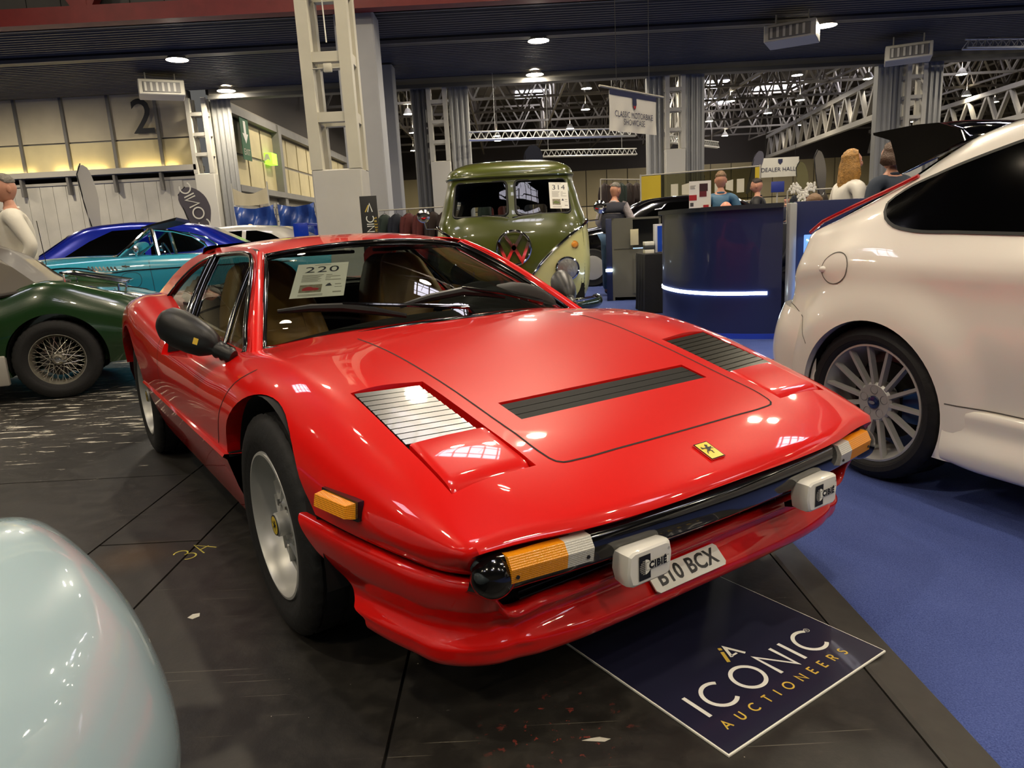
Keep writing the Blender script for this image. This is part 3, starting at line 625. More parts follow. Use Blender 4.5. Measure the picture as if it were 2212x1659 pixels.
CAR = thing('sports_car', 'low red sports car with pop-up lamps and two white lamp covers on its nose', 'car', (-.0067, 2.3784, 0), math.radians(-56.08))
def zline(x):   # bonnet height along the pocket line
    return float(np.interp(x, [-.3, .257, .541, .739, .80], [.785, .716, .641, .581, .56]))
HALF = [
 [(.880,0,.480),(.868,.42,.480),(.832,.58,.482),(.826,.63,.480),(.818,.638,.470),(.800,.625,.450),(.785,.610,.430)],
 [(.926,0,.487),(.912,.42,.487),(.874,.606,.488),(.864,.668,.485),(.856,.682,.474),(.838,.668,.450),(.824,.648,.430)],
 [(.934,0,.492),(.920,.42,.492),(.882,.614,.493),(.872,.680,.490),(.862,.692,.478),(.843,.676,.452),(.830,.655,.430)],
 [(.934,0,.507),(.920,.42,.508),(.882,.616,.509),(.872,.684,.507),(.862,.702,.494),(.842,.694,.462),(.826,.664,.431)],
 [(.920,0,.517),(.906,.42,.517),(.868,.618,.517),(.858,.687,.513),(.848,.710,.499),(.828,.708,.466),(.808,.684,.433)],
 [(.840,0,.551),(.835,.42,.550),(.810,.62,.547),(.803,.695,.536),(.796,.728,.517),(.780,.738,.478),(.762,.718,.438)],
 [(.750,0,.583),(.750,.42,.582),(.740,.625,.578),(.735,.702,.562),(.730,.744,.538),(.712,.764,.492),(.690,.748,.446)],
 [(.500,0,.650),(.500,.42,.650),(.500,.63,.651),(.500,.715,.634),(.500,.775,.600),(.490,.812,.535),(.480,.806,.460)],
 [(.250,0,.710),(.250,.43,.710),(.250,.64,.716),(.250,.73,.700),(.250,.80,.655),(.250,.842,.575),(.250,.838,.466)],
 [(.000,0,.760),(.000,.43,.756),(.000,.65,.754),(.000,.735,.744),(.000,.81,.700),(.000,.858,.605),(.000,.852,.466)],
 [(-.25,0,.792),(-.25,.43,.778),(-.25,.66,.762),(-.25,.74,.752),(-.25,.815,.710),(-.25,.862,.612),(-.25,.858,.466)],
 [(-.50,0,.802),(-.50,.43,.782),(-.50,.67,.748),(-.50,.75,.738),(-.50,.82,.698),(-.50,.863,.610),(-.50,.862,.466)],
 [(-.90,0,.790),(-.90,.43,.775),(-.90,.68,.750),(-.90,.755,.740),(-.90,.825,.700),(-.90,.864,.610),(-.90,.865,.466)],
 [(-1.4,0,.790),(-1.4,.43,.780),(-1.4,.69,.764),(-1.4,.758,.756),(-1.4,.83,.716),(-1.4,.867,.62),(-1.4,.868,.466)],
 [(-1.85,0,.82),(-1.85,.43,.82),(-1.85,.69,.805),(-1.85,.765,.80),(-1.85,.838,.76),(-1.85,.872,.64),(-1.85,.87,.466)],
 [(-2.3,0,.85),(-2.3,.43,.85),(-2.3,.68,.855),(-2.3,.765,.850),(-2.3,.842,.80),(-2.3,.876,.65),(-2.3,.868,.466)],
 [(-2.75,0,.85),(-2.75,.43,.85),(-2.75,.67,.845),(-2.75,.745,.83),(-2.75,.815,.775),(-2.75,.852,.63),(-2.75,.85,.466)],
 [(-3.12,0,.825),(-3.12,.43,.825),(-3.1,.63,.815),(-3.09,.69,.80),(-3.08,.75,.74),(-3.08,.785,.62),(-3.08,.78,.466)],
 [(-3.25,0,.80),(-3.24,.40,.80),(-3.22,.60,.79),(-3.2,.66,.775),(-3.19,.70,.72),(-3.18,.73,.61),(-3.18,.73,.466)],
 [(-3.22,0,.72),(-3.21,.40,.71),(-3.19,.58,.70),(-3.17,.63,.68),(-3.16,.66,.64),(-3.16,.68,.57),(-3.16,.68,.466)]]
BODY = mesh('body', solid_from_grid(loft(full(HALF), 190, 111)), 50, 1e-6)
TOP = bvh(BODY)
def hz(x, y): 
    h = TOP.ray_cast(Vector((x, y, 3)), Vector((0, 0, -1)))[0]; return h.z if h else zline(x)
cuts = []
for s in (-1, 1):
    for x, z, r in ((.03, .322, .374), (-2.34, .33, .378)): cuts.append(cylcut(x, z, r, s*.55, s*1.1))
    # lamp and louvre pocket
    q = [(.257, s*.662), (.257, s*.456), (.739, s*.436), (.739, s*.652)]
    cuts.append(M().hexa([(x, y, zline(x) - .030) for x, y in q], [(x, y, zline(x) + .12) for x, y in q]))
    # door scoop
    cuts.append(M().hexa([(-.56, s*.95, .715), (-.56, s*.95, .735), (-.56, s*.868, .735), (-.56, s*.868, .715)],
                         [(-1.36, s*.95, .655), (-1.36, s*.95, .80), (-1.36, s*.762, .785), (-1.36, s*.752, .668)]))
q = [(.450, .342), (.450, -.342), (.552, -.340), (.552, .340)]
cuts.append(M().hexa([(x, y, hz(x, y) - .018) for x, y in q], [(x, y, hz(x, y) + .1) for x, y in q]))
cab = [(-.335,0),(-.36,.25),(-.42,.45),(-.51,.625),(-.62,.655),(-1.3,.668),(-1.80,.64)]
cab = cab + [(x, -y) for x, y in reversed(cab) if y > 0]
cuts.append(M().prism(cab, .3, 1.3))
body = obj('body', boolean(BODY, cuts), RED, CAR, 0)
# wheel wells and under-tray (dark)
for s in (-1, 1):
    for x, z, r in ((.03, .322, .370), (-2.34, .33, .374)):
        ww = M(); A = [[(x + r*math.cos(math.radians(a)), y, z + r*math.sin(math.radians(a))) for y in (s*.50, s*.822)] for a in range(-8, 189, 7)]
        ww.grid(A); ww.grid([[(x, s*.50, z), (x + r*math.cos(math.radians(a)), s*.50, z + r*math.sin(math.radians(a)))] for a in range(-8, 189, 7)]); obj('wheel_well', ww, DARK, CAR, 40)
obj('undertray', M().box(-3.05, -2.66, -.70, .70, .22, .46).box(-2.0, -.31, -.76, .76, .2, .30).box(.37, .79, -.60, .60, .24, .46).box(-.31, .37, -.48, .48, .2, .5).box(-2.66, -2.0, -.48, .48, .2, .5), DARK, CAR, 0)
# lower body: sills, rear skirt
for s in (-1, 1):
    A = []
    for x in np.linspace(-.285, -1.955, 14):
        A.append([(x + (.03 if x > -.3 else 0) - .0, s*.80, .462), (x, s*.872, .466), (x, s*.878, .458), (x, s*.866, .448), (x, s*.845, .36), (x, s*.812, .26), (x, s*.79, .205), (x, s*.72, .19)])
    A[0] = [(x + .03*(.47 - z)/.25 - .02, y, z) for x, y, z in A[0]]
    obj('sill', M().grid(A), RED, CAR, 30)
    obj('sill_gap', M().box(-1.95, -.30, min(s*.70, s*.858), max(s*.70, s*.858), .455, .4675), DARK, CAR, 0)
A = []
for t, x, y in ((0, -2.70, .845), (1, -2.9, .82), (2, -3.1, .755), (3, -3.18, .66), (4, -3.2, .4), (5, -3.2, 0)):
    A.append([(x, y, .466), (x, y, .42), (x + .03, y*.97, .30), (x + .06, y*.94, .24)])
A = np.array(A); B = A[::-1].copy(); B[:, :, 1] *= -1
obj('rear_skirt', M().grid(np.concatenate([A, B[1:]])), RED, CAR, 40)
# front valance with air dam: sections swept round the nose (top edge, lip)
VALS = [((.315,.838,.458),(.500,.765)), ((.45,.812,.452),(.565,.752)), ((.60,.772,.442),(.650,.728)), ((.72,.730,.432),(.732,.700)), ((.795,.685,.424),(.782,.650)), ((.828,.650,.418),(.806,.604)), ((.837,.628,.388),(.815,.56)),
        ((.839,.606,.346),(.825,.53)), ((.841,.50,.335),(.838,.45)), ((.843,.30,.333),(.846,.30)), ((.844,0,.333),(.848,0))]
S = []
for i, (tp, lp) in enumerate(VALS):
    j0, j1 = VALS[max(0, i-1)][1], VALS[min(len(VALS)-1, i+1)][1]; d = np.array([j1[0]-j0[0], j1[1]-j0[1]]); d /= np.linalg.norm(d); n = np.array([-d[1], d[0]]); n = n if n[0] + n[1] > 0 else -n
    if i == len(VALS)-1: n = np.array([1., 0])
    T, L = np.array(tp[:2]) + n*(.013 if i < 6 else 0), np.array(lp); zt = tp[2] - (.005 if i < 6 else 0); z0 = .198
    def pt(f, off, z): q = T*(1-f) + L*f + n*off; return (q[0], q[1] if i < len(VALS)-1 else 0, z)
    fz = lambda z: (zt - z)/(zt - z0)
    zc = min(.285, zt - .05); zm = (zt + zc)/2
    S.append([pt(0, -.035, zt - .004), pt(0, -.006, zt), pt(.02, 0, zt - .007), pt(fz(zm)*.7, -.004, zm), pt(fz(zc + .018), -.020, zc + .018), pt(fz(zc), -.022, zc), pt(fz(.262), -.010, .262), pt(fz(.245), .004, .245), pt(1, .011, .230), pt(1, .010, .217), pt(1, .001, .200), pt(1, -.014, .194), pt(1, -.05, .195), pt(1, -.15, .205)])
S = np.array(S); B = S[::-1].copy(); B[:, :, 1] *= -1
VAL = mesh('front_valance', M().grid(loft(np.concatenate([S, B[1:]]), 150, 60)), 60, 1e-6)
obj('front_valance', VAL, RED, CAR)
VT = bvh(VAL)
for s in (-1, 1): obj('crease_gap', M().grid([[(tp[0]*.985, s*(tp[1] - .014), tp[2] - .012), (tp[0]*.985, s*(tp[1] - .014), tp[2] + .022)] for tp, lp in VALS[:7]]), DARK, CAR, 0)
# bumper bar
yy = [0, .25, .42, .55, .63, .665, .682]
xx = [.938, .930, .918, .902, .890, .872, .845]
A = []
for x, y in zip(xx, yy):
    e = 1 if y < .66 else .75
    A.append([(x - .11, y, .484), (x - .03, y, .486), (x - .008, y, .480), (x, y, .468), (x + .001, y, .440), (x - .004, y, .428), (x - .018, y, .402), (x - .034, y, .394), (x - .12, y, .396)])
A = np.array(A); B = A[::-1].copy(); B[:, :, 1] *= -1
bumper = obj('bumper', M().grid(loft(np.concatenate([B[:-1], A]), 80, 30)), BLK, CAR, 40)
for s in (-1, 1): obj('bumper_end', M().ell((.862, s*.640, .436), (.044, .048, .048), 20, 12), BLK, CAR)
# grille behind the bumper
obj('grille_back', M().box(.74, .76, -.60, .60, .30, .47), DARK, CAR, 0)
for k, z in enumerate((.345, .358, .371, .384)):
    obj('grille_slat', M().beam((.825 - .004*k, -.56, z), (.825 - .004*k, .56, z), .012, .003), SATIN, CAR, 0)
for y in (-.3, -.15, 0, .15, .3): obj('grille_bar', M().beam((.826, y, .338), (.806, y, .395), .003, .006), SATIN, CAR, 0)
# indicators set into the bumper
for s in (-1, 1):
    def lens(y0, y1, nm, mt, yy0, yy1):
        A = []
        for y in (y0, y1):
            d = .016*(1 - ((abs(y) - .436)/.20)) 
            x = float(np.interp(abs(y), [0, .25, .42, .55, .63], [.938, .930, .918, .902, .890]))
            A.append([(x - .02, s*y, .484), (x + .004, s*y, .482), (x + .017, s*y, .458), (x + .012, s*y, .428), (x - .01, s*y, .424)])
        q = M(); q.hexa(A[0], A[1]); return obj(nm, q, mt, CAR, 20)
    lens(.500, .625, 'indicator_lens', AMB, 0, 0); lens(.438, .500, 'side_lens', CLR, 0, 0)
    for yv in (.612, .452):
        xv = float(np.interp(yv, [.42, .55, .63], [.918, .902, .890])); obj('screw', M().cyl((xv + .010, s*yv, .440), (xv + .0165, s*yv, .441), .004, n=8), INK, CAR)
# white covers on the auxiliary lamps
for s in (-1, 1):
    c = s*.310
    out = [(-.062,.034),(-.050,.040),(.050,.040),(.060,.036),(.066,.010),(.060,-.034),(.052,-.040),(-.050,-.040),(-.058,-.036),(-.066,-.006)]
    L = [[(.912, c + y*.97, .392 + z*.97) for y, z in out], [(.938, c + y*1.03, .392 + z*1.03) for y, z in out], [(.950, c + y*1.03, .392 + z*1.03) for y, z in out],
         [(.959, c + y*.98, .392 + z*.97) for y, z in out], [(.9625, c + y*.90, .392 + z*.86) for y, z in out], [(.963, c, .392)]*10]
    lamp = bpy.data.objects.new('auxiliary_lamp', None); COL.objects.link(lamp); lamp.parent = CAR
    obj('lamp_cover', M().grid(np.array([[p for p in row] for row in L]), cv=True), WHP, lamp, 30)
    obj('lamp_bracket', M().beam((.90, c, .345), (.86, c, .335), .03, .012).beam((.90, c, .36), (.90, c, .345), .03, .02), SATIN, lamp, 0)
    p = M()
    o_, u_, v_ = (.9645, c, .392), (0, 1, 0), (0, 0, 1)
    p.flat([(-.036,-.028),(-.003,-.028),(-.003,.027),(-.036,.027)], [(0,1,2,3)], o_, u_, v_, 0)
    obj('cover_mark', p, INK, lamp, 0)
    p = M().flat(*cdt(arc(-.0185, 0, .0165, -90, 90, 20)), o_, u_, v_, .0006); obj('cover_mark', p, PAPER, lamp, 0)
    p = M()
    for k in range(8):
        yy = -.0145 + k*.0041; hw = math.sqrt(max(0, .0165**2 - yy**2)); p.flat([(-.0185 - hw, yy - .0012), (-.0185, yy - .0012), (-.0185, yy + .0012), (-.0185 - hw, yy + .0012)], [(0,1,2,3)], o_, u_, v_, .0009)
    obj('cover_mark', p, GREYP, lamp, 0)
    p = M().flat([(-.017,-.0085),(.051,-.0085),(.051,.0095),(-.017,.0095)], [(0,1,2,3)], o_, u_, v_, .0011); obj('cover_mark', p, INK, lamp, 0)
    p = M().flat([(-.0162,-.0077),(.0502,-.0077),(.0502,.0087),(-.0162,.0087)], [(0,1,2,3)], o_, u_, v_, .0014); obj('cover_mark', p, PAPER, lamp, 0)
    V, F = text('CIBIÉ', .0200, .0013, sp=1.14); p = M().flat(V, F, (.9645, c + .017, .3921), u_, v_, .0018)
    V, F = text('®', .009); p.flat(V, F, (.9645, c + .050, .415), u_, v_, .0016); obj('cover_lettering', p, INK, lamp, 0)
# number plate
pl_ = M(); po, pu = np.array([.8465, -.0725, .2630]), np.array([0, 1., 0]); pv = np.array([-.728, 0, .686]); pn = np.cross(pu, pv)
R_ = [(-.123,-.022),(-.115,-.030),(.115,-.030),(.123,-.022),(.123,.022),(.115,.030),(-.115,.030),(-.123,.022)]
plate = obj('number_plate', M().hexa([po + a*pu + b*pv for a, b in R_], [po + a*pu + b*pv + pn*.004 for a, b in R_]), PAPER, CAR, 0)
V, F = text('B10 BCX', .060, .0014, sp=1.05)
V = [(x*.86, y*.92) for x, y in V]
obj('plate_lettering', M().flat(V, F, po + pn*.0048, pu, pv), INK, plate, 0)
# louvres, lamp lids
LOUV = mat('louvre_black', '16150f', .28, coat=.25)
VENT = mat('vent_black', '0c0c0c', .55, spec=.12)
for s in (-1, 1):
    pk = M(); q = [(.262, s*.657), (.262, s*.461), (.545, s*.453), (.545, s*.655)]
    pk.add([(x, y, zline(x) - .0285) for x, y in q], [(0, 1, 2, 3)]); obj('louvre_tray', pk, DARK, CAR, 0)
    for k in range(11):
        x = .266 + k*.0256; yo, yi = s*(.655 - .0002*k), s*(.470 - .0012*k)
        z0 = zline(x) - .003; z1 = z0 - .335*.0195
        lo = [(x, yo, z0 - .005), (x + .0195, yo, z1 - .005), (x + .0195, yi, z1 - .013), (x, yi, z0 - .013)]
        hi = [(x, yo, z0), (x + .0195, yo, z1), (x + .0195, yi, z1 - .008), (x, yi, z0 - .008)]
        obj('louvre_slat', M().hexa(lo, hi), LOUV, CAR, 0)
    A = []
    for x, dz in ((.549, -.012), (.550, .000), (.556, .002), (.62, .003), (.69, .003), (.712, .001), (.722, -.006), (.733, -.018), (.733, -.028)):
        r = .004 if .55 <= x < .72 else .006
        yo, yi = .652 - .003 - (.002 if dz < 0 else 0), float(np.interp(x, [.257, .739], [.456, .436])) + .003 + (.002 if dz < 0 else 0)
        A.append([(x, s*yo, zline(x) + dz - .02), (x, s*(yo - .001), zline(x) + dz - .003), (x, s*(yo - .006), zline(x) + dz)] + [(x, s*(yi + (yo - yi)*t), zline(x) + dz + .002*math.sin(PI*t)) for t in (.9, .75, .5, .25, .1)] + [(x, s*(yi + .006), zline(x) + dz), (x, s*(yi + .001), zline(x) + dz - .003), (x, s*yi, zline(x) + dz - .02)])
    obj('headlamp_lid', M().grid(A), RED, CAR, 40)
# bonnet vent slats
for k in range(3):
    x = .456 + k*.032; z0 = hz(x, .2); 
    obj('vent_slat', M().hexa([(x, -.337, z0 - .012), (x + .031, -.337, z0 - .019), (x + .031, .337, z0 - .019), (x, .337, z0 - .012)], [(x, -.337, z0 - .004), (x + .031, -.337, z0 - .011), (x + .031, .337, z0 - .011), (x, .337, z0 - .004)]), VENT, CAR, 0)
# shut lines
GAP = mat('shut_line', '120202', .8)
hp = [(-.235,.431),(0,.424),(.3,.410),(.6,.399),(.715,.394),(.742,.387),(.754,.372),(.758,.34)] + [(.760, y) for y in (.2, 0)]
hp = hp + [(x, -y) for x, y in reversed(hp[:-1])]
obj('bonnet_shut_line', strip(TOP, hp, .0055, 'z', .0007, 160), GAP, CAR)
for s, ax in ((1, '+y'), (-1, '-y')):
    obj('door_shut_line', strip(TOP, [(-.17,.735),(-.24,.69),(-.29,.64),(-.36,.55),(-.42,.475)], .0045, ax, .0007, 30), GAP, CAR)
    obj('door_shut_line', strip(TOP, [(-1.47,.745),(-1.455,.70),(-1.43,.6),(-1.41,.475)], .0045, ax, .0007, 30), GAP, CAR)
    # dark scoop mouth and door handle blister
    q = [(.752, .670), (.832, .668), (.822, .712), (.780, .742)]; obj('scoop_mouth', M().hexa([(-1.350, s*y, z) for y, z in q], [(-1.359, s*y, z) for y, z in q]), DARK, CAR, 0)
    hb = bvh(body.data).ray_cast(Vector((-1.00, s*3, .690)), Vector((0, -s, 0)))[0]; obj('door_handle', M().ell(hb, (.062, .012, .021), 22, 12), RED, CAR)
    # side marker
    o_ = M().hexa([(.452, s*.8255, .512), (.588, s*.800, .512), (.588, s*.795, .548), (.452, s*.818, .548)], [(.456, s*.850, .516), (.578, s*.827, .516), (.578, s*.822, .544), (.456, s*.845, .544)])
    mk = obj('side_marker', o_, AMB, CAR, 0)
    obj('marker_base', M().hexa([(.447, s*.815, .508), (.594, s*.790, .508), (.594, s*.785, .552), (.447, s*.810, .552)], [(.447, s*.829, .508), (.594, s*.804, .508), (.594, s*.799, .552), (.447, s*.824, .552)]), BLK, mk, 0)
# badge
bp = hz(.85, 0); sl = math.atan2(hz(.82, 0) - hz(.88, 0), .06)
bu, bv = np.array([0, 1., 0]), np.array([-math.cos(sl), 0, math.sin(sl)]); bn = np.cross(bu, bv)
bo = np.array([.851, 0, bp]) + bn*.001
bd = obj('nose_badge', M().hexa([bo + a*bu + b*bv for a, b in ((-.024,-.032),(.024,-.032),(.024,.032),(-.024,.032))], [bo + a*bu + b*bv + bn*.003 for a, b in ((-.024,-.032),(.024,-.032),(.024,.032),(-.024,.032))]), CHR, CAR, 0)
obj('badge_enamel', M().flat([(-.021,-.029),(.021,-.029),(.021,.029),(-.021,.029)], [(0,1,2,3)], bo + bn*.0036, bu, bv), YEL, bd, 0)
V, F = horse2d(.036); obj('badge_horse', M().flat([(x, y + .004) for x, y in V], F, bo + bn*.0042, bu, bv), INK, bd, 0)
# wheels
for x in (0, -2.34):
    for s in (-1, 1): star_wheel(CAR, x, s*.737, s)
# ---- cabin of the red car
def WS(u, v, off=0.0):
    B = np.array([-.30 - .196*u*u, .663*u, .797 - .055*u*u]); T = np.array([-.985 - .086*u*u, .458*u, 1.078 - .035*u*u])
    n = np.array([.42, 0, .9]); return B*(1-v) + T*v + n*(.07*v*(1-v) + off)
obj('windscreen', M().grid([[WS(u, v) for u in np.linspace(-1, 1, 33)] for v in np.linspace(-.03, 1, 15)]), WSG, CAR, 60)
def ysd(z, off=0.0): return .715 - (z - .745)*.694 + .012*math.sin(PI*min(1, max(0, (z - .745)/.33))) + off
WIN = [(-.52,.742),(-.64,.815),(-.757,.893),(-.90,.975),(-1.03,1.030),(-1.10,1.050),(-1.18,1.058),(-1.455,1.060),(-1.70,1.050),(-1.86,1.035),(-1.98,1.008),(-2.10,.962),(-2.20,.895),(-2.25,.835),(-2.20,.812),(-2.05,.797),(-1.72,.782),(-1.5,.775),(-1.1,.755),(-.72,.737)]
OUT = [(-.447,.735),(-.73,.914),(-.90,1.005),(-1.04,1.062),(-1.15,1.078),(-1.3,1.086),(-1.6,1.090),(-1.795,1.089),(-1.97,1.078),(-2.13,1.058),(-2.26,1.035),(-2.36,1.005),(-2.45,.955),(-2.53,.89),(-2.62,.82),(-2.66,.77),(-2.1,.75),(-1.5,.725),(-.8,.69),(-.47,.69)]
def smooth_poly(P, n): return [tuple(p) for p in crv(P, n, closed=True)]
V, F = cdt(OUT, [WIN], step=.045)
CAB = {}
for s in (-1, 1):
    obj('roof_side', shell(M().add([(x, s*ysd(z), z) for x, z in V], F), .004), RED, CAR, 50)
    obj('pillar_trim', M().add([(x, s*(ysd(z) - .022), z - .004) for x, z in V], F), SATIN, CAR, 50)
    # windscreen pillar between side frame and glass edge
    e0 = crv([(-.435,s*.722,.728),(-.60,s*ysd(.835),.835),(-.757,s*ysd(.930),.930),(-.93,s*ysd(1.02),1.02),(-1.06,s*ysd(1.069),1.069)], 24)
    e2 = np.array([WS(s, v, .001) for v in np.linspace(-.06, 1.02, 24)])
    m1 = e0*.62 + e2*.38 + np.array([.016, s*.008, .006]); m2 = e0*.25 + e2*.75 + np.array([.012, s*.002, .010])
    obj('windscreen_pillar', M().grid(np.stack([e0 - np.array([0, s*.01, .006]), e0, m1, m2, e2 + [.003, 0, .004], e2 - [.004, 0, .01]], 1)), RED, CAR, 60)
    obj('pillar_trim', M().grid(np.stack([e0 - [0, s*.03, .01], e2 - [.012, s*.012, .02]], 1)), SATIN, CAR, 60)
    w3 = np.array([(x, s*(ysd(z) + .0015), z) for x, z in smooth_poly(WIN, 90)])
    obj('window_trim', M().tube(w3, .0105, 8, closed=True), BLK, CAR, 60)
    obj('side_window', M().add([(x, s*(ysd(z) - .006), z) for x, z in cdt(WIN, step=.06)[0]], cdt(WIN, step=.06)[1]), SDG, CAR, 60)
    for a, b, r in (((-1.50,.772),(-1.70,1.05),.016), ((-1.60,.776),(-1.78,1.045),.012), ((-.80,.742),(-.995,1.02),.009)):
        obj('window_post', M().tube([(a[0]+(b[0]-a[0])*t, s*(ysd(a[1]+(b[1]-a[1])*t) + .001), a[1]+(b[1]-a[1])*t) for t in np.linspace(0, 1, 6)], r, 8), BLK, CAR, 60)
    # quarter louvres behind the rear side glass
    for k in range(7):
        x = -1.86 - k*.05; z1 = float(np.interp(x, [-2.25, -2.1, -1.86], [.85, .95, 1.02])); obj('quarter_slat', M().beam((x + .04, s*(ysd(.80) - .05), .80), (x, s*(ysd(z1) - .05), z1 - .015), .03, .006), mat('slat_grey', '8d8a80', .4, metal=.4), CAR, 0)
    # door mirror
    b0, b1 = (np.array([-.485, s*.765, .735]), np.array([-.71, s*.928, .852])) if s < 0 else (np.array([-.58, .755, .745]), np.array([-.84, .885, .845])); ax = b1 - b0
    pts, rx = [], []
    for t, r in ((0, .019), (.05, .024), (.09, .019), (.13, .024), (.17, .019), (.21, .025), (.25, .020), (.30, .034), (.40, .045), (.55, .052), (.75, .055), (.90, .050), (.98, .036), (1.01, .012)):
        pts.append(b0 + ax*t + np.array([0, 0, .006])*(t > .28)); rx.append(r)
    mi = obj('door_mirror', M().tube(pts, rx, 20, flat=1.22), mat('mirror_black', '101010', .42, bump=(300, .05)), CAR, 60)
    if s < 0:
        mt_ = bvh(mi.data); dv = Vector((-.90, .30, -.10)).normalized(); hp_, hn_, _, _ = mt_.ray_cast(Vector(b0 + ax*.50 + np.array([0, 0, -.004])) - dv*1.0, dv); hu = Vector(ax/np.linalg.norm(ax)); hu = -(hu - hn_*hu.dot(hn_)).normalized(); hv = hn_.cross(hu)
        obj('mirror_badge', M().flat([(-.008,-.011),(.008,-.011),(.008,.011),(-.008,.011)], [(0,1,2,3)], hp_ + hn_*.0012, hu, hv), YEL, mi, 0)
    gl = M().ell(b0 + ax*.66 + np.array([-.05, s*.01, .004]), (.012, .05, .05), 16, 8); obj('mirror_glass', gl, CHR, mi)
# windscreen surround
t = [WS(-1, v, .004) for v in np.linspace(0, 1, 16)] + [WS(u, 1, .004) for u in np.linspace(-1, 1, 24)[1:-1]] + [WS(1, v, .004) for v in np.linspace(1, 0, 16)] + [WS(u, -.02, .004) for u in np.linspace(1, -1, 24)[1:-1]]
obj('windscreen_seal', M().tube(t, .010, 8, closed=True), BLK, CAR, 60)
obj('header_band', M().grid([[WS(u, v, -.004) for u in np.linspace(-1, 1, 33)] for v in (.955, 1.0)]), SATIN, CAR)
# roof
A = []
for u in np.linspace(-1, 1, 41):
    hx = WS(u, 1)[0]; row = []
    a = abs(u); yb = .476*u
    for t_ in np.linspace(0, 1, 26):
        x = hx + (-1.86 - hx)*t_; zc = herm([0, .2, .5, .8, 1.0], np.array([1.083, 1.112, 1.124, 1.119, 1.108]), [t_])[0]; ze = herm([0, .2, .5, .8, 1.0], np.array([1.048, 1.072, 1.087, 1.0885, 1.083]), [t_])[0]
        y = (.470 if t_ > 0 else .462)*u + .006*u*min(1, t_*6); row.append((x, y, zc + (ze - zc)*(a**2.6)))
    A.append(row)
obj('roof', shell(M().grid(A), .006), RED, CAR, 60)
obj('headlining', M().grid([[ (x, y*.97, z - .022) for x, y, z in r] for r in A]), SATIN, CAR, 60)
obj('roof_aerofoil', M().grid(loft([[(-1.80, y, 1.116 - .03*abs(y)**2*2), (-1.90, y, 1.122 - .05*abs(y)), (-2.02, y, 1.112 - .08*abs(y)), (-2.03, y, 1.102 - .08*abs(y)), (-1.88, y, 1.096 - .06*abs(y)), (-1.80, y, 1.10 - .05*abs(y))] for y in (-.50, -.44, -.2, .2, .44, .50)], 30, 24)), BLK, CAR, 50)
obj('rear_window', M().grid([[(-1.80, y, z) for y in (-.47 - (1.06 - z)*.5, .47 + (1.06 - z)*.5)] for z in (.82, 1.07)]), SDG, CAR, 0)
obj('engine_cover', M().rbox(-2.75, -1.92, -.42, .42, .80, .862, .02), SATIN, CAR)
for k in range(9): obj('engine_louvre', M().beam((-2.05 - k*.07, -.38, .868), (-2.05 - k*.07, .38, .868), .035, .008), SATIN, CAR, 0)
# wipers
def blade(pts, r): return M().tube([WS(u, v, .02) for u, v in pts], r, 6)
w1 = obj('wiper_arm', M().tube([WS(-.60, .20, .032), WS(-.3, .10, .034), WS(.05, .02, .030), (-.300, .05, .802)], [.006, .007, .009, .013], 8), BLK, CAR)
obj('wiper_blade', M().tube([WS(-.93, .275, .014), WS(-.76, .245, .016), WS(-.60, .195, .018), WS(-.44, .12, .016), WS(-.30, .045, .014)], [.006, .011, .013, .011, .006], 8, flat=1.3), SATIN, w1)
w2 = obj('wiper_arm', M().tube([WS(.14, .205, .032), WS(.4, .11, .034), WS(.66, .02, .028)], [.006, .007, .012], 8), BLK, CAR)
obj('wiper_blade', M().tube([WS(-.30, .135, .014), WS(-.10, .175, .016), WS(.14, .20, .018), WS(.30, .165, .016), WS(.42, .12, .014)], [.006, .011, .013, .011, .006], 8, flat=1.3), SATIN, w2)
# interior
tub = M()
tub.box(-1.80, -.45, -.70, .70, .18, .21).box(-1.84, -1.74, -.66, .66, .2, .84)
obj('cabin_floor', tub, DARK, CAR, 0)
CARP = mat('cabin_black', '121110', .85)
for s in (-1, 1):
    obj('door_card', M().box(-1.74, -.50, min(s*.655, s*.70), max(s*.655, s*.70), .22, .735), CARP, CAR, 0)
    obj('door_top_roll', M().tube([(-.55, s*.665, .735), (-1.1, s*.67, .745), (-1.70, s*.66, .77)], .022, 10), TAN, CAR)
dash = [[(-.34, y, .60), (-.36, y, .755 - .04*(y/.6)**2), (-.46, y, .795 - .05*(y/.6)**2), (-.62, y, .785 - .05*(y/.6)**2), (-.72, y, .74 - .04*(y/.6)**2), (-.74, y, .62), (-.70, y, .45)] for y in np.linspace(-.645, .645, 13)]
obj('dashboard', M().grid(loft(dash, 40, 26)), mat('dash_black', '1d1c1a', .7), CAR, 60)
bn_ = [[(-.50, .36 + y, .77), (-.52, .36 + y, .80 + .065*h), (-.60, .36 + y, .805 + .075*h), (-.72, .36 + y, .80 + .06*h), (-.735, .36 + y, .78)] for y, h in ((-.24, 0), (-.2, .45), (-.12, .9), (0, 1), (.12, .9), (.2, .45), (.24, 0))]
obj('instrument_binnacle', M().grid(loft(bn_, 26, 20)), mat('dash_black', '1d1c1a', .7), CAR, 60)
sw = M().tube([(-.86 + .10*math.sin(a), .36 + .17*math.cos(a), .72 + .155*math.sin(a)) for a in np.linspace(0, 2*PI, 41)[:-1]], .012, 8, closed=True)
for a in (0, PI, -PI/2): sw.tube([(-.87, .36, .715), (-.86 + .10*math.sin(a), .36 + .17*math.cos(a), .72 + .155*math.sin(a))], .009, 6)
sw.cyl((-.88, .36, .72), (-.72, .36, .66), .03); obj('steering_wheel', sw, SATIN, CAR)
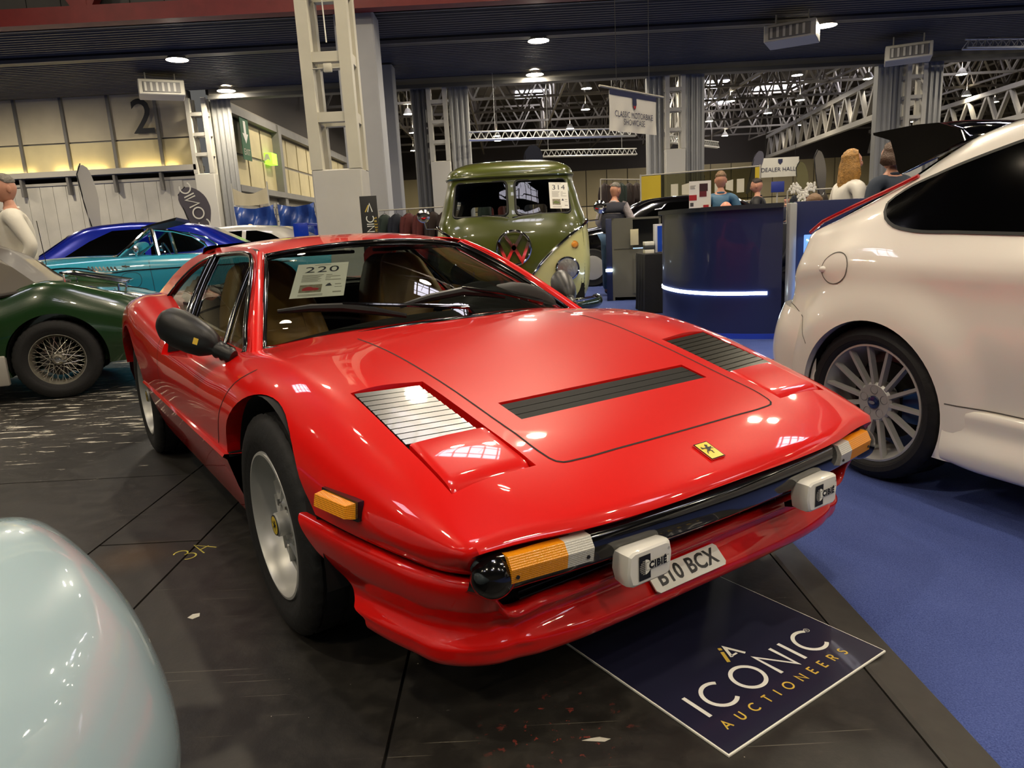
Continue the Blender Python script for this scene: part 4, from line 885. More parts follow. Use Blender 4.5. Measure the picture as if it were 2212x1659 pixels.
for s in (-1, 1):
    c = s*.345
    seat = bpy.data.objects.new('seat', None); COL.objects.link(seat); seat.parent = CAR
    # backrest: padded panel with side bolsters, tapering to a high headrest
    rows = []
    for z, x, w, d in ((.40,-1.33,.235,.10), (.50,-1.36,.245,.11), (.62,-1.41,.24,.10), (.74,-1.46,.225,.09), (.84,-1.50,.20,.085), (.92,-1.535,.165,.08), (.985,-1.56,.13,.07), (1.015,-1.575,.08,.05)):
        rows.append([(x + d*k, c + w*y, z) for y, k in ((-1,-.9),(-1.02,.1),(-.95,.75),(-.78,.95),(-.60,.45),(-.3,.32),(0,.30),(.3,.32),(.60,.45),(.78,.95),(.95,.75),(1.02,.1),(1,-.9))])
    rows.append([(-1.60, c, 1.0)]*13)
    obj('backrest', M().grid(loft(rows, 40, 48)), TAN, seat, 60)
    rows = []
    for x, z, w in ((-.80,.40,.20), (-.83,.47,.225), (-.92,.50,.235), (-1.08,.49,.24), (-1.24,.47,.24), (-1.36,.46,.23)):
        rows.append([(x, c + w*y, z + k) for y, k in ((-1,-.18),(-1.02,-.02),(-.92,.05),(-.78,.06),(-.62,.01),(-.3,0),(0,-.002),(.3,0),(.62,.01),(.78,.06),(.92,.05),(1.02,-.02),(1,-.18))])
    obj('seat_cushion', M().grid(loft(rows, 26, 48)), TAN, seat, 60)
    st = M()
    for k in (-1, 1): st.tube([(-1.36 + .036, c + k*.145, .50), (-1.41 + .038, c + k*.14, .62), (-1.46 + .036, c + k*.132, .74), (-1.50 + .034, c + k*.12, .84)], .003, 6)
    st.tube([(-1.375, c - .13, .64), (-1.37, c - .05, .60), (-1.37, c + .05, .60), (-1.375, c + .13, .64)], .003, 6)
    obj('stitching', st, mat('seam_brown', '4a361c', .7), seat)
obj('centre_tunnel', M().rbox(-1.70, -.70, -.10, .10, .2, .50, .03), CARP, CAR)
obj('rear_shelf_pad', M().rbox(-1.74, -1.66, -.60, .60, .60, .86, .03), CARP, CAR)
for s in (-1, 1): obj('sun_visor', M().rbox(-1.20, -1.06, s*.24 - .17, s*.24 + .17, 1.035, 1.05, .006), SATIN, CAR)
# ================================================================ white hot hatch on the right
WHITE = mat('white_paint', 'ebe8dd', .30, coat=1.0)
PRIV = mat('privacy_glass', '030303', .06, coat=.5)
HS = [
 [(-.64,0,1.02),(-.635,.40,1.02),(-.60,.60,1.01),(-.565,.70,.95),(-.575,.755,.80),(-.60,.775,.64),(-.63,.775,.45),(-.60,.75,.24)],
 [(-.60,0,1.045),(-.59,.42,1.045),(-.55,.645,1.035),(-.515,.745,.97),(-.53,.795,.82),(-.55,.812,.64),(-.56,.815,.44),(-.54,.79,.23)],
 [(-.44,0,1.125),(-.43,.45,1.12),(-.38,.655,1.10),(-.34,.775,1.00),(-.36,.843,.86),(-.38,.866,.64),(-.38,.872,.42),(-.36,.85,.21)],
 [(-.15,0,1.27),(-.14,.48,1.26),(-.06,.640,1.225),(-.04,.785,1.04),(-.06,.872,.865),(-.08,.893,.64),(-.08,.893,.42),(-.06,.872,.19)],
 [(.14,0,1.405),(.14,.50,1.39),(.20,.610,1.345),(.22,.795,1.035),(.20,.883,.865),(.20,.900,.64),(.20,.893,.41),(.20,.882,.19)],
 [(.60,0,1.470),(.60,.48,1.45),(.60,.585,1.40),(.60,.800,1.025),(.60,.888,.862),(.60,.900,.64),(.60,.890,.40),(.60,.884,.185)],
 [(1.30,0,1.485),(1.30,.48,1.465),(1.30,.585,1.41),(1.30,.80,1.01),(1.30,.888,.85),(1.30,.895,.64),(1.30,.885,.40),(1.30,.88,.185)],
 [(1.85,0,1.41),(1.80,.48,1.39),(1.75,.60,1.34),(1.85,.80,1.00),(1.9,.885,.84),(1.9,.892,.63),(1.9,.885,.40),(1.9,.88,.185)],
 [(2.45,0,1.06),(2.42,.50,1.05),(2.38,.68,1.02),(2.4,.80,.97),(2.45,.88,.82),(2.45,.895,.62),(2.45,.89,.40),(2.45,.88,.19)],
 [(3.0,0,.96),(3.0,.45,.95),(2.98,.66,.92),(2.95,.79,.87),(2.95,.86,.76),(2.95,.885,.60),(2.95,.88,.40),(2.95,.86,.19)],
 [(3.4,0,.82),(3.38,.40,.81),(3.34,.58,.78),(3.28,.70,.74),(3.25,.77,.67),(3.25,.80,.55),(3.25,.80,.38),(3.23,.78,.20)],
 [(3.52,0,.70),(3.50,.38,.70),(3.45,.54,.67),(3.40,.63,.62),(3.38,.68,.56),(3.38,.70,.46),(3.37,.70,.34),(3.35,.68,.22)]]
HS = [r[:5] + [(r[4][0], r[4][1] - .003, r[4][2] - .028)] + r[5:] for r in HS]
def flare(A, cx, cz, r0, r1, amt):
    for i in range(A.shape[0]):
        for j in range(A.shape[1]):
            x, y, z = A[i, j]
            if abs(y) < .7: continue
            d = math.hypot(x - cx, z - cz); t = (r1 - d)/(r1 - r0)
            if t > 0 and z < .95:
                t = min(1, t); A[i, j, 1] += math.copysign(amt*(t*t*(3 - 2*t)), y)
    return A
def alloy15(parent, x, y, side, R, rr, w, capm, cap2=None):
    wv = bpy.data.objects.new('wheel', None); COL.objects.link(wv); wv.parent = parent; wv.location = (x, y, R); wv.rotation_euler = (0, 0, 0 if side > 0 else PI)
    tyre(wv, (0, 0, 0), R, rr - .006, w)
    h = w/2
    obj('rim', M().lathe([(rr, h*.80), (rr - .002, h*.86), (rr - .010, h*.87), (rr - .014, h*.74), (rr - .030, h*.55), (rr - .036, -h*.7), (rr - .012, -h*.8)], 64), ALU, wv, 40)
    s = M(); n = 15; r1 = rr - .012; P = lambda r, t, hh: (r, hh, t)
    s.hexa([P(.066, -.0115, h*.40), P(.066, .0115, h*.40), P(r1, .0095, h*.60), P(r1, -.0095, h*.60)], [P(.066, -.008, h*.60), P(.066, .008, h*.60), P(r1, .0060, h*.80), P(r1, -.0060, h*.80)])
    sm = mesh('spoke', s, 25)
    for k in range(n): obj('spoke', sm, ALU, wv).rotation_euler = (0, -2*PI*(k + .5)/n, 0)
    obj('hub', M().lathe([(0, h*.60), (.028, h*.60), (.075, h*.62), (.085, h*.55), (.088, h*.2), (0, h*.2)], 40), ALU, wv, 30)
    cp = obj('hub_cap', M().lathe([(0, h*.70), (.02, h*.69), (.027, h*.66), (.028, h*.6)], 28), capm, wv)
    if cap2: obj('cap_emblem', M().flat(*cdt([(.016*math.cos(t), .007*math.sin(t)) for t in np.linspace(0, 2*PI, 20)[:-1]]), (0, h*.70 + .002, 0), (-1, 0, 0), (0, 0, 1)), cap2, cp, 0)
    for k in range(5):
        a = 2*PI*k/5 + .3; obj('wheel_nut', M().lathe([(0, h*.60), (.008, h*.60), (.010, h*.56), (.016, h*.56), (.016, h*.60), (.018, h*.625)], 12, o=(.053*math.cos(a), 0, .053*math.sin(a))), mat('nut_dark', '6b6b6b', .35, metal=.8), wv, 30)
    obj('brake_disc', M().lathe([(0, 0), (.165, 0), (.165, -.02), (0, -.02)], 40), mat('disc_dark', '191817', .6, metal=.4), wv, 30)
    obj('brake_caliper', M().rbox(-.19, -.10, -.04, .03, -.07, .07, .01), mat('caliper_blue', '1d3f73', .4), wv)
    return wv
HX = thing('hatchback_car', 'white hatchback with black roof spoiler and dark tinted side glass', 'car', (2.315, 3.263, -.02), math.radians(-68.8))
A = loft(full(HS), 150, 101); A = flare(A, 0, .33, .40, .56, .030); A = flare(A, 2.64, .33, .40, .56, .030)
hme = mesh('body', solid_from_grid(A), 50, 1e-6); HT = bvh(hme)
cut = []
for s in (-1, 1):
    for x in (.015, 2.65): cut.append(cylcut(x, .33, .352, s*.62, s*1.15))
obj('body', boolean(hme, cut), WHITE, HX)
for s in (-1, 1):
    for x in (.015, 2.65):
        q = M(); r = .349; q.grid([[(x + r*math.cos(math.radians(a)), y, .33 + r*math.sin(math.radians(a))) for y in (s*.60, s*.885)] for a in range(-14, 195, 6)]); q.grid([[(x, s*.60, .33), (x + r*math.cos(math.radians(a)), s*.60, .33 + r*math.sin(math.radians(a)))] for a in range(-14, 195, 6)])
        obj('wheel_well', q, DARK, HX, 40)
    ax = '+y' if s > 0 else '-y'
    win = crv([(-.100,1.147),(-.078,1.099),(-.019,1.059),(.079,1.036),(.30,1.024),(.60,1.012),(1.2,.995),(1.7,.985),(1.95,1.0),(1.85,1.06),(1.55,1.26),(1.30,1.375),(1.0,1.405),(.7,1.395),(.46,1.352),(.279,1.305),(.094,1.248),(-.06,1.185)], 120, True)
    V, F = cdt([tuple(p) for p in win], step=.05); obj('side_window', project(HT, V, F, ax, .003), PRIV, HX, 60)
    obj('window_seal', strip(HT, list(map(tuple, win)) + [tuple(win[0])], .012, ax, .004), SATIN, HX)
    # fuel flap ring and shut lines
    LINE = mat('grey_seam', '55524b', .7)
    if s < 0:
        ff = obj('fuel_flap', project(HT, *cdt([(-.231 + .076*math.cos(t), .883 + .066*math.sin(t)) for t in np.linspace(0, 2*PI, 33)[:-1]], step=.03), ax, .002), WHITE, HX)
        obj('flap_seam', strip(HT, [(-.231 + .077*math.cos(t), .883 + .067*math.sin(t)) for t in np.linspace(0, 2*PI, 41)], .004, ax, .003), LINE, ff)
        h = HT.ray_cast(Vector((-.300, -3, .877)), Vector((0, 1, 0)))[0]; obj('flap_hinge', M().ell(h, (.020, .016, .014), 14, 10), WHITE, ff)
    obj('shut_line', strip(HT, [(-.56,.708),(-.50,.70),(-.43,.672),(-.395,.655)], .004, ax, .001, 20), LINE, HX); obj('shut_line', strip(HT, [(-.395,.655),(-.37,.60),(-.325,.545)], .004, ax, .001, 12), LINE, HX)
    obj('shut_line', strip(HT, [(.380,.408),(.65,.406),(1.2,.40),(2.2,.40)], .005, ax, .001, 40), LINE, HX); obj('shut_line', strip(HT, [(.74,1.0),(.76,.7),(.74,.41)], .004, ax, .001, 20), LINE, HX); obj('shut_line', strip(HT, [(1.85,.97),(1.88,.7),(1.86,.41)], .004, ax, .001, 20), LINE, HX)
    # side skirt
    sk = [[(.375, s*.86, .40), (.375, s*.905, .395), (.375, s*.915, .33), (.375, s*.925, .215), (.375, s*.915, .195), (.375, s*.80, .19)]] + [[(x, s*.86, .40), (x, s*.905, .395), (x, s*.908, .33), (x, s*.930, .225), (x, s*.92, .188), (x, s*.80, .18)] for x in (.5, .62, .8, 1.2, 1.7, 2.27)]
    obj('side_skirt', M().grid(loft(sk, 40, 26)), WHITE, HX, 40)
    # rear bumper corner bulging out below the body
    bc = [[(-.30, s*.872, z) for z in (.66, .60, .50, .40, .30, .2)], [(-.42, s*y, z) for y, z in ((.855,.675),(.875,.60),(.885,.50),(.88,.40),(.87,.30),(.84,.2))], [(-.56, s*y, z) for y, z in ((.82,.70),(.845,.63),(.865,.52),(.865,.42),(.85,.31),(.81,.2))], [(-.66, s*y, z) for y, z in ((.72,.70),(.76,.645),(.80,.52),(.80,.44),(.77,.36),(.74,.22))], [(-.72, s*y, z) for y, z in ((.5,.70),(.55,.65),(.58,.52),(.58,.44),(.56,.36),(.54,.22))], [(-.74, 0, z) for z in (.70, .65, .52, .44, .36, .22)]]
    obj('rear_bumper', M().grid(loft(bc, 34, 26)), WHITE, HX, 40)
    obj('reflector', M().rbox(-.655, -.60, s*.80 - .03, s*.80 + .03, .355, .415, .008), mat('red_lens', 'b01820', .2, coat=.8), HX)
    # tail lamp strip along the hatch edge
    obj('tail_lamp', M().tube([(-.585, s*.655, 1.035), (-.47, s*.690, 1.085), (-.30, s*.675, 1.148), (-.13, s*.655, 1.208), (-.02, s*.640, 1.25)], .009, 8), mat('red_lens', 'b01820', .2, coat=.8), HX)
    for x in (0, 2.64): alloy15(HX, x, s*.772, s, .327, .252, .235, mat('cap_blue', '16264f', .2, coat=.8), mat('cap_silver', 'b9bdc6', .3, metal=.7))
rg = [(x, y) for x, y in ((-.60,.58),(-.40,.62),(-.10,.585),(.02,.52),(.03,0))]; rg = rg + [(x, -y) for x, y in reversed(rg[:-1])]
obj('rear_window', project(HT, *cdt(rg, step=.07), 'z', .006), PRIV, HX, 60)
prof = [(-.318,1.458),(-.10,1.462),(-.0,1.455),(.093,1.42),(.112,1.372),(-.02,1.318),(-.165,1.268),(-.180,1.285),(-.200,1.355),(-.225,1.415),(-.315,1.448)]
mid = [(-.318,1.468),(-.10,1.475),(.0,1.468),(.12,1.44),(.15,1.415),(.10,1.408),(-.05,1.40),(-.15,1.405),(-.20,1.415),(-.26,1.43),(-.315,1.456)]
S_ = []
for y, t in ((-.575, 0), (-.57, 0), (-.53, .06), (-.47, .55), (-.38, 1), (0, 1), (.38, 1), (.47, .55), (.53, .06), (.57, 0), (.575, 0)):
    k = .88 if abs(y) > .572 else 1.0
    S_.append([((a[0]*(1-t) + b[0]*t), y, (a[1]*(1-t) + b[1]*t)) for a, b in zip(prof, mid)])
sp = M(); sp.grid(np.array(S_), cv=True); sp.f.append(tuple(range(11))); sp.f.append(tuple(110 + j for j in range(11)))
obj('roof_spoiler', sp, mat('spoiler_black', '050506', .05, coat=1.0), HX, 45)
obj('underbody', M().box(-.5, 3.3, -.6, .6, .16, .30), DARK, HX, 0)
# ================================================================ green and cream camper van
VG = mat('van_green', '4b5314', .28, coat=1.0); VC = mat('van_cream', 'd3cf8d', .30, coat=1.0)
VN = thing('camper_van', 'olive green and cream split-screen camper van facing the camera', 'van', (.10, 8.12, -.02), -PI/2)
lev = [(.30,.80,-.02),(.42,.85,.005),(.60,.875,.025),(.80,.88,.03),(.98,.875,.015),(1.12,.865,-.015),(1.22,.85,-.055),(1.30,.825,-.10),(1.50,.775,-.185),(1.70,.735,-.265),(1.75,.735,-.26),(1.80,.715,-.29),(1.87,.62,-.42),(1.925,.44,-.72),(1.945,.20,-1.1),(1.95,.03,-1.4)]
S_ = []
for z, w, f in lev:
    b = -4.1 + max(0, z - 1.2)*.35
    h = [(f, 0), (f - .012, w*.40), (f - .045, w*.68), (f - .12, w*.87), (f - .26, w*.97), (f - .60, w), (-2.0, w), (b + .30, w), (b + .06, w*.85), (b, w*.4), (b, 0)]
    ring = [(x, y, z) for x, y in h] + [(x, -y, z) for x, y in reversed(h[1:-1])]
    S_.append(ring)
S_ = np.array(S_)
def ring_loft(S, nu, nv):
    B = np.concatenate([S[:, -2:], S, S[:, :3]], axis=1); k = S.shape[1]
    L = np.concatenate([[0], np.cumsum(np.maximum(1e-4, np.linalg.norm(np.diff(B, axis=1), axis=2).mean(axis=0)))])
    A = np.swapaxes(herm(L, np.swapaxes(B, 0, 1), np.linspace(L[2], L[k+2], nv, endpoint=False)), 0, 1)
    Ku = np.concatenate([[0], np.cumsum(np.maximum(1e-4, np.linalg.norm(np.diff(A, axis=0), axis=2).mean(axis=1)))])
    return herm(Ku, A, np.linspace(0, Ku[-1], nu))
def closed_rings(A):
    mb = M(); mb.grid(A, cv=True); nu, nv = A.shape[:2]; mb.f.append(tuple(range(nv))); mb.f.append(tuple((nu-1)*nv + j for j in reversed(range(nv)))); return mb
VA = ring_loft(S_, 70, 200)
vme = mesh('body', closed_rings(VA), 50, 1e-6); VT_ = bvh(vme)
inner = VA.copy(); c0 = np.array([-2.05, 0, 1.0]); inner = c0 + (inner - c0)*np.array([.977, .945, .93]); inner[:, :, 2] = np.maximum(inner[:, :, 2], .45)
def rr(x0, x1, y0, y1, r, n=5):
    P = []
    for cx, cy, a in ((x1 - r, y1 - r, 0), (x0 + r, y1 - r, 90), (x0 + r, y0 + r, 180), (x1 - r, y0 + r, 270)): P += arc(cx, cy, r, a, a + 90, n)
    return P
cut = [closed_rings(inner)]
for s in (-1, 1):
    q = rr(.045, .665, 1.285, 1.665, .05); q = [(y - .05*(z - 1.285)/.4*max(0, (y - .3)/.37), z) for y, z in q]
    cut.append(M().prism([(s*y, z) for y, z in q], -.6, .5, 'x'))
for y0, y1 in ((-.62, -.25), (-.18, .18), (.25, .62)): cut.append(M().prism(rr(y0, y1, 1.25, 1.52, .06), -4.6, -3.3, 'x'))
for x0 in (-.95, -1.75, -2.55, -3.35): cut.append(M().prism(rr(x0 - .32, x0 + .32, 1.28, 1.60, .05), -1.5, 1.5, 'y'))
vb = boolean(vme, cut)
vo = obj('body', vb, None, VN); vb.materials.clear(); vb.materials.append(VG); vb.materials.append(VC); vb.materials.append(mat('van_lining', '2a2723', .8))
for p in vb.polygons:
    c = p.center
    h = VT_.find_nearest(c)
    if h[3] > .012: p.material_index = 2
    elif c.z < 1.16 and c.x < -.20 and c.z > .36: p.material_index = 1
vcurve = [(.885,1.205),(.78,1.135),(.66,1.06),(.52,.955),(.38,.835),(.26,.71),(.17,.59),(.115,.49),(.09,.42),(.085,.37)]
VCv = [tuple(p) for p in crv(vcurve, 40)]
for s in (-1, 1):
    V, F = cdt([(s*y, z) for y, z in VCv] + [(s*.40, .37), (s*.80, .37), (s*.872, .5), (s*.879, .8), (s*.876, 1.0)], step=.04)
    obj('cream_panel', project(VT_, V, F, '+x', .003, mb=None), VC, VN, 60)
    P = []
    for y, z in VCv:
        h, n, _, _ = VT_.ray_cast(Vector((3, s*min(y, .845), z)), Vector((-1, 0, 0)))
        if h: P.append(h + n*.008)
    obj('chrome_moulding', M().tube(P, .020, 8, flat=.55), CHR, VN)
    # headlamps
    h, n, _, _ = VT_.ray_cast(Vector((3, s*.583, .675)), Vector((-1, 0, 0))); hx = h.x + .02
    hl = bpy.data.objects.new('headlamp', None); COL.objects.link(hl); hl.parent = VN
    obj('lamp_rim', M().lathe([(.140, -.10), (.142, .0), (.134, .030), (.118, .040), (.112, .034)], 40, o=(hx, s*.583, .675), ax='x'), CHR, hl)
    obj('lamp_lens', M().lathe([(.0, .052), (.06, .047), (.113, .034)], 32, o=(hx, s*.583, .675), ax='x'), mat('lamp_lens_glass', 'a8a8a2', .12, metal=.55, coat=1, bump=(40, .6)), hl)
    h, n, _, _ = VT_.ray_cast(Vector((3, s*.675, .93)), Vector((-1, 0, 0)))
    ind = obj('indicator_lamp', M().lathe([(0, .04), (.025, .035), (.036, .012), (.036, 0)], 20, o=(h.x, s*.675, .93), ax='x'), AMB, VN); obj('lamp_ring', M().lathe([(.036, 0), (.047, .004), (.05, -.02)], 20, o=(h.x, s*.675, .93), ax='x'), CHR, ind)
    # windscreen seals, glass
    q = rr(.045, .665, 1.285, 1.665, .05); q = [(y - .05*(z - 1.285)/.4*max(0, (y - .3)/.37), z) for y, z in q]
    P = [(lambda h: (h[0].x + .002, s*y, z))(VT_.ray_cast(Vector((3, s*y, z)), Vector((-1, 0, 0)))) for y, z in q]
    obj('windscreen_seal', M().tube(P, .013, 6, closed=True), SATIN, VN)
    V, F = cdt([(s*y, z) for y, z in q], step=.1); obj('windscreen', project(VT_, V, F, '+x', -.010), WSG, VN, 60)
    # wipers and mirrors
    P = [(lambda h: h[0] + h[1]*.03)(VT_.ray_cast(Vector((3, y, z)), Vector((-1, 0, 0)))) for y, z in ((s*.02 - .02, 1.245), (s*.12, 1.262), (s*.33, 1.285))]
    obj('wiper', M().tube(P, .007, 6), CHR, VN)
    mi = obj('wing_mirror', M().tube([(-.35, s*.80, 1.18), (-.28, s*.98, 1.19), (-.26, s*1.0, 1.28)], .009, 8), CHR, VN); obj('mirror_head', M().ell((-.26, s*1.0, 1.33), (.022, .075, .075), 18, 10), CHR, mi)
    obj('seat_back', M().rbox(-1.35, -1.2, s*.40 - .30, s*.40 + .30, .5, 1.22, .05), mat('van_seat', '3a3a24', .7), VN)
    obj('front_wheel', M().lathe([(.0, .07), (.2, .08), (.31, .07), (.33, .04), (.33, -.07), (0, -.07)], 40, o=(-.95, s*.70, .33)), RUB, VN); obj('hub_cap', M().lathe([(0, s*.12), (.08, s*.11), (.12, s*.085)], 28, o=(-.95, s*.70, .33)), CHR, VN)
    obj('rear_wheel', M().lathe([(.0, .07), (.2, .08), (.31, .07), (.33, .04), (.33, -.07), (0, -.07)], 40, o=(-3.35, s*.70, .33)), RUB, VN)
# gutter, centre post, bumper, emblem
g = [(x, y, 1.715 + .01) for x, y in [(f + .012, yy) for f, yy in ((-.262, 0), (-.275, .29), (-.31, .50), (-.385, .64), (-.53, .715), (-.87, .74))]]
g2 = [(x, -y, z) for x, y, z in reversed(g[1:])] + g
obj('roof_gutter', M().tube(crv(g2, 60), .016, 6), VG, VN)
b = [(.10, 0, .27), (.085, .45, .27), (.02, .75, .275), (-.12, .90, .28), (-.35, .945, .28)]; b2 = [(x, -y, z) for x, y, z in reversed(b[1:])] + b
bp_ = crv(b2, 60); obj('front_bumper', M().tube(bp_, .07, 12, flat=1.0), mat('bumper_dark_green', '2d3a2c', .15, coat=1), VN); obj('bumper_trim', M().tube(bp_ + np.array([.045, 0, .055]), .022, 8), CHR, VN)
em = bpy.data.objects.new('front_emblem', None); COL.objects.link(em); em.parent = VN
R0 = .185
hh = VT_.ray_cast(Vector((3, 0, .93)), Vector((-1, 0, 0)))[0]; ex_ = hh.x + .022
obj('emblem_ring', M().tube([(ex_ - .02*math.cos(a)**2, R0*math.cos(a), .93 + R0*math.sin(a)) for a in np.linspace(0, 2*PI, 49)[:-1]], .017, 8, closed=True), CHR, em)
for pts in ([(-.092, .145), (0, -.01), (.092, .145)], [(-.165, .06), (-.085, -.145), (0, .02), (.085, -.145), (.165, .06)]):
    V, F = ribbon(pts, .034); F = [tuple(f) for f in F]; q = M(); o = len(V); q.add([(ex_ - .01, y, .93 + z) for y, z in V] + [(ex_ + .014, y, .93 + z) for y, z in V], F + [tuple(i + o for i in f) for f in F] + [(i, i + 2, i + 2 + o, i + o) for i in range(len(V) - 2)])
    obj('emblem_letter', q, CHR, em, 30)
obj('interior_floor', M().box(-4.0, -.1, -.78, .78, .3, .5), DARK, VN, 0)
obj('dashboard', M().rbox(-.42, -.16, -.72, .72, 1.08, 1.235, .03), VG, VN)
# ================================================================ other cars round the stage
# pale blue classic, only its rounded front wing reaches into the picture
PB = mat('pale_blue_paint', 'a9c3cb', .26, coat=1.0)
PBC = thing('classic_car', 'pale blue classic car with a rounded wing, cut off by the left edge', 'car', (.0, .12, 0))
wing = [[(-3.0,-1.9,.97),(-2.2,-1.9,.95),(-1.5,-1.9,.90),(-1.05,-1.9,.86),(-.78,-1.9,.80),(-.58,-1.9,.62),(-.54,-1.9,.40),(-.60,-1.9,.20)],
 [(-3.0,-1.0,.95),(-2.2,-1.0,.93),(-1.5,-1.0,.86),(-1.08,-1.0,.83),(-.78,-1.0,.78),(-.56,-1.0,.60),(-.52,-1.0,.40),(-.58,-1.0,.20)],
 [(-3.0,-.2,.92),(-2.2,-.2,.90),(-1.5,-.2,.80),(-1.08,-.2,.735),(-.78,-.2,.755),(-.55,-.2,.59),(-.50,-.2,.40),(-.56,-.2,.20)],
 [(-3.0,.4,.86),(-2.2,.42,.84),(-1.52,.42,.735),(-1.04,.42,.650),(-.76,.40,.725),(-.535,.38,.575),(-.485,.38,.38),(-.55,.38,.20)],
 [(-3.0,.80,.78),(-2.2,.84,.76),(-1.5,.86,.66),(-1.00,.80,.595),(-.745,.74,.690),(-.535,.68,.54),(-.485,.66,.36),(-.55,.64,.20)],
 [(-3.0,1.12,.66),(-2.2,1.16,.64),(-1.48,1.16,.585),(-1.0,1.06,.585),(-.765,.96,.640),(-.58,.87,.51),(-.53,.84,.34),(-.58,.82,.20)],
 [(-3.0,1.32,.50),(-2.2,1.36,.50),(-1.46,1.36,.50),(-1.06,1.26,.53),(-.83,1.10,.55),(-.65,.99,.45),(-.60,.95,.32),(-.64,.92,.20)],
 [(-3.0,1.40,.32),(-2.2,1.44,.32),(-1.46,1.42,.34),(-1.10,1.32,.38),(-.88,1.16,.40),(-.71,1.04,.35),(-.66,1.0,.28),(-.68,.97,.20)],
 [(-3.0,1.36,.20),(-2.2,1.40,.20),(-1.46,1.38,.20),(-1.10,1.28,.20),(-.88,1.13,.20),(-.73,1.03,.20),(-.69,.99,.20),(-.70,.97,.195)]]
PA = loft([[(x, y, .2 + (z - .2)*1.10) for x, y, z in r] for r in wing], 90, 90); pme = mesh('front_wing', M().grid(PA), 60, 1e-6); PT = bvh(pme)
obj('front_wing', pme, PB, PBC)
obj('bonnet_edge', strip(PT, [(-1.6,.34),(-1.2,.46),(-1.0,.50),(-.86,.47),(-.74,.38),(-.66,.2)], .006, 'z', .001, 60), mat('seam_blue', '5f7a86', .5), PBC)
obj('headlamp_rim', M().lathe([(.10, -.02), (.105, .02), (.09, .035), (.0, .04)], 28, o=(-1.25, 1.32, .44)), CHR, PBC)
obj('front_tyre', M().lathe([(.0, .07), (.2, .085), (.29, .08), (.31, .05), (.31, -.06), (0, -.06)], 40, o=(-.72, .05, .31), ax='x'), RUB, PBC)
obj('trim_strip', M().tube([(-.93, -.6, .83), (-.905, .0, .79), (-.885, .30, .745)], .006, 6), CHR, PBC) if False else None
# ---- green roadster with wire wheels
GP = mat('racing_green', '10330f', .24, coat=1.0)
GR = thing('roadster', 'dark green open sports car with chrome wire wheels and a boot rack', 'car', (-3.83, 6.167, 0), math.radians(202))
gs = [
 [(-1.06,0,.46),(-1.06,.32,.46),(-1.05,.42,.45),(-1.04,.48,.42),(-1.03,.54,.38),(-1.03,.56,.33),(-1.03,.52,.27)],
 [(-.98,0,.60),(-.98,.33,.60),(-.97,.44,.59),(-.95,.53,.565),(-.94,.62,.49),(-.94,.65,.38),(-.94,.62,.26)],
 [(-.66,0,.745),(-.66,.35,.745),(-.66,.47,.73),(-.66,.60,.715),(-.66,.69,.60),(-.66,.72,.43),(-.66,.68,.25)],
 [(-.38,0,.80),(-.38,.35,.80),(-.38,.48,.80),(-.38,.615,.826),(-.38,.715,.68),(-.38,.74,.46),(-.38,.70,.24)],
 [(-.07,0,.86),(-.07,.35,.86),(-.07,.49,.858),(-.07,.63,.905),(-.07,.725,.74),(-.07,.748,.48),(-.07,.71,.22)],
 [(.25,0,.87),(.25,.35,.865),(.25,.50,.845),(.25,.635,.815),(.25,.72,.66),(.25,.742,.45),(.25,.71,.20)],
 [(.7,0,.84),(.7,.35,.84),(.7,.50,.82),(.7,.62,.775),(.7,.70,.62),(.7,.73,.43),(.7,.70,.18)],
 [(1.4,0,.88),(1.4,.35,.86),(1.4,.50,.83),(1.4,.62,.80),(1.4,.70,.64),(1.4,.73,.44),(1.4,.70,.18)],
 [(2.1,0,.86),(2.1,.35,.84),(2.1,.50,.82),(2.1,.62,.86),(2.1,.70,.70),(2.1,.73,.46),(2.1,.69,.2)],
 [(2.6,0,.74),(2.6,.33,.72),(2.6,.46,.72),(2.6,.58,.74),(2.6,.66,.60),(2.6,.68,.42),(2.6,.64,.24)],
 [(2.8,0,.52),(2.8,.30,.52),(2.8,.42,.52),(2.79,.52,.52),(2.78,.58,.46),(2.78,.60,.38),(2.78,.56,.28)]]
gme = mesh('body', solid_from_grid(loft(full(gs), 110, 81)), 50, 1e-6); GT = bvh(gme); cut = []
for s in (-1, 1):
    for x in (-.07, 2.2): cut.append(cylcut(x - .01, .315, .345, s*.45, s*1.0))
obj('body', boolean(gme, cut), GP, GR)
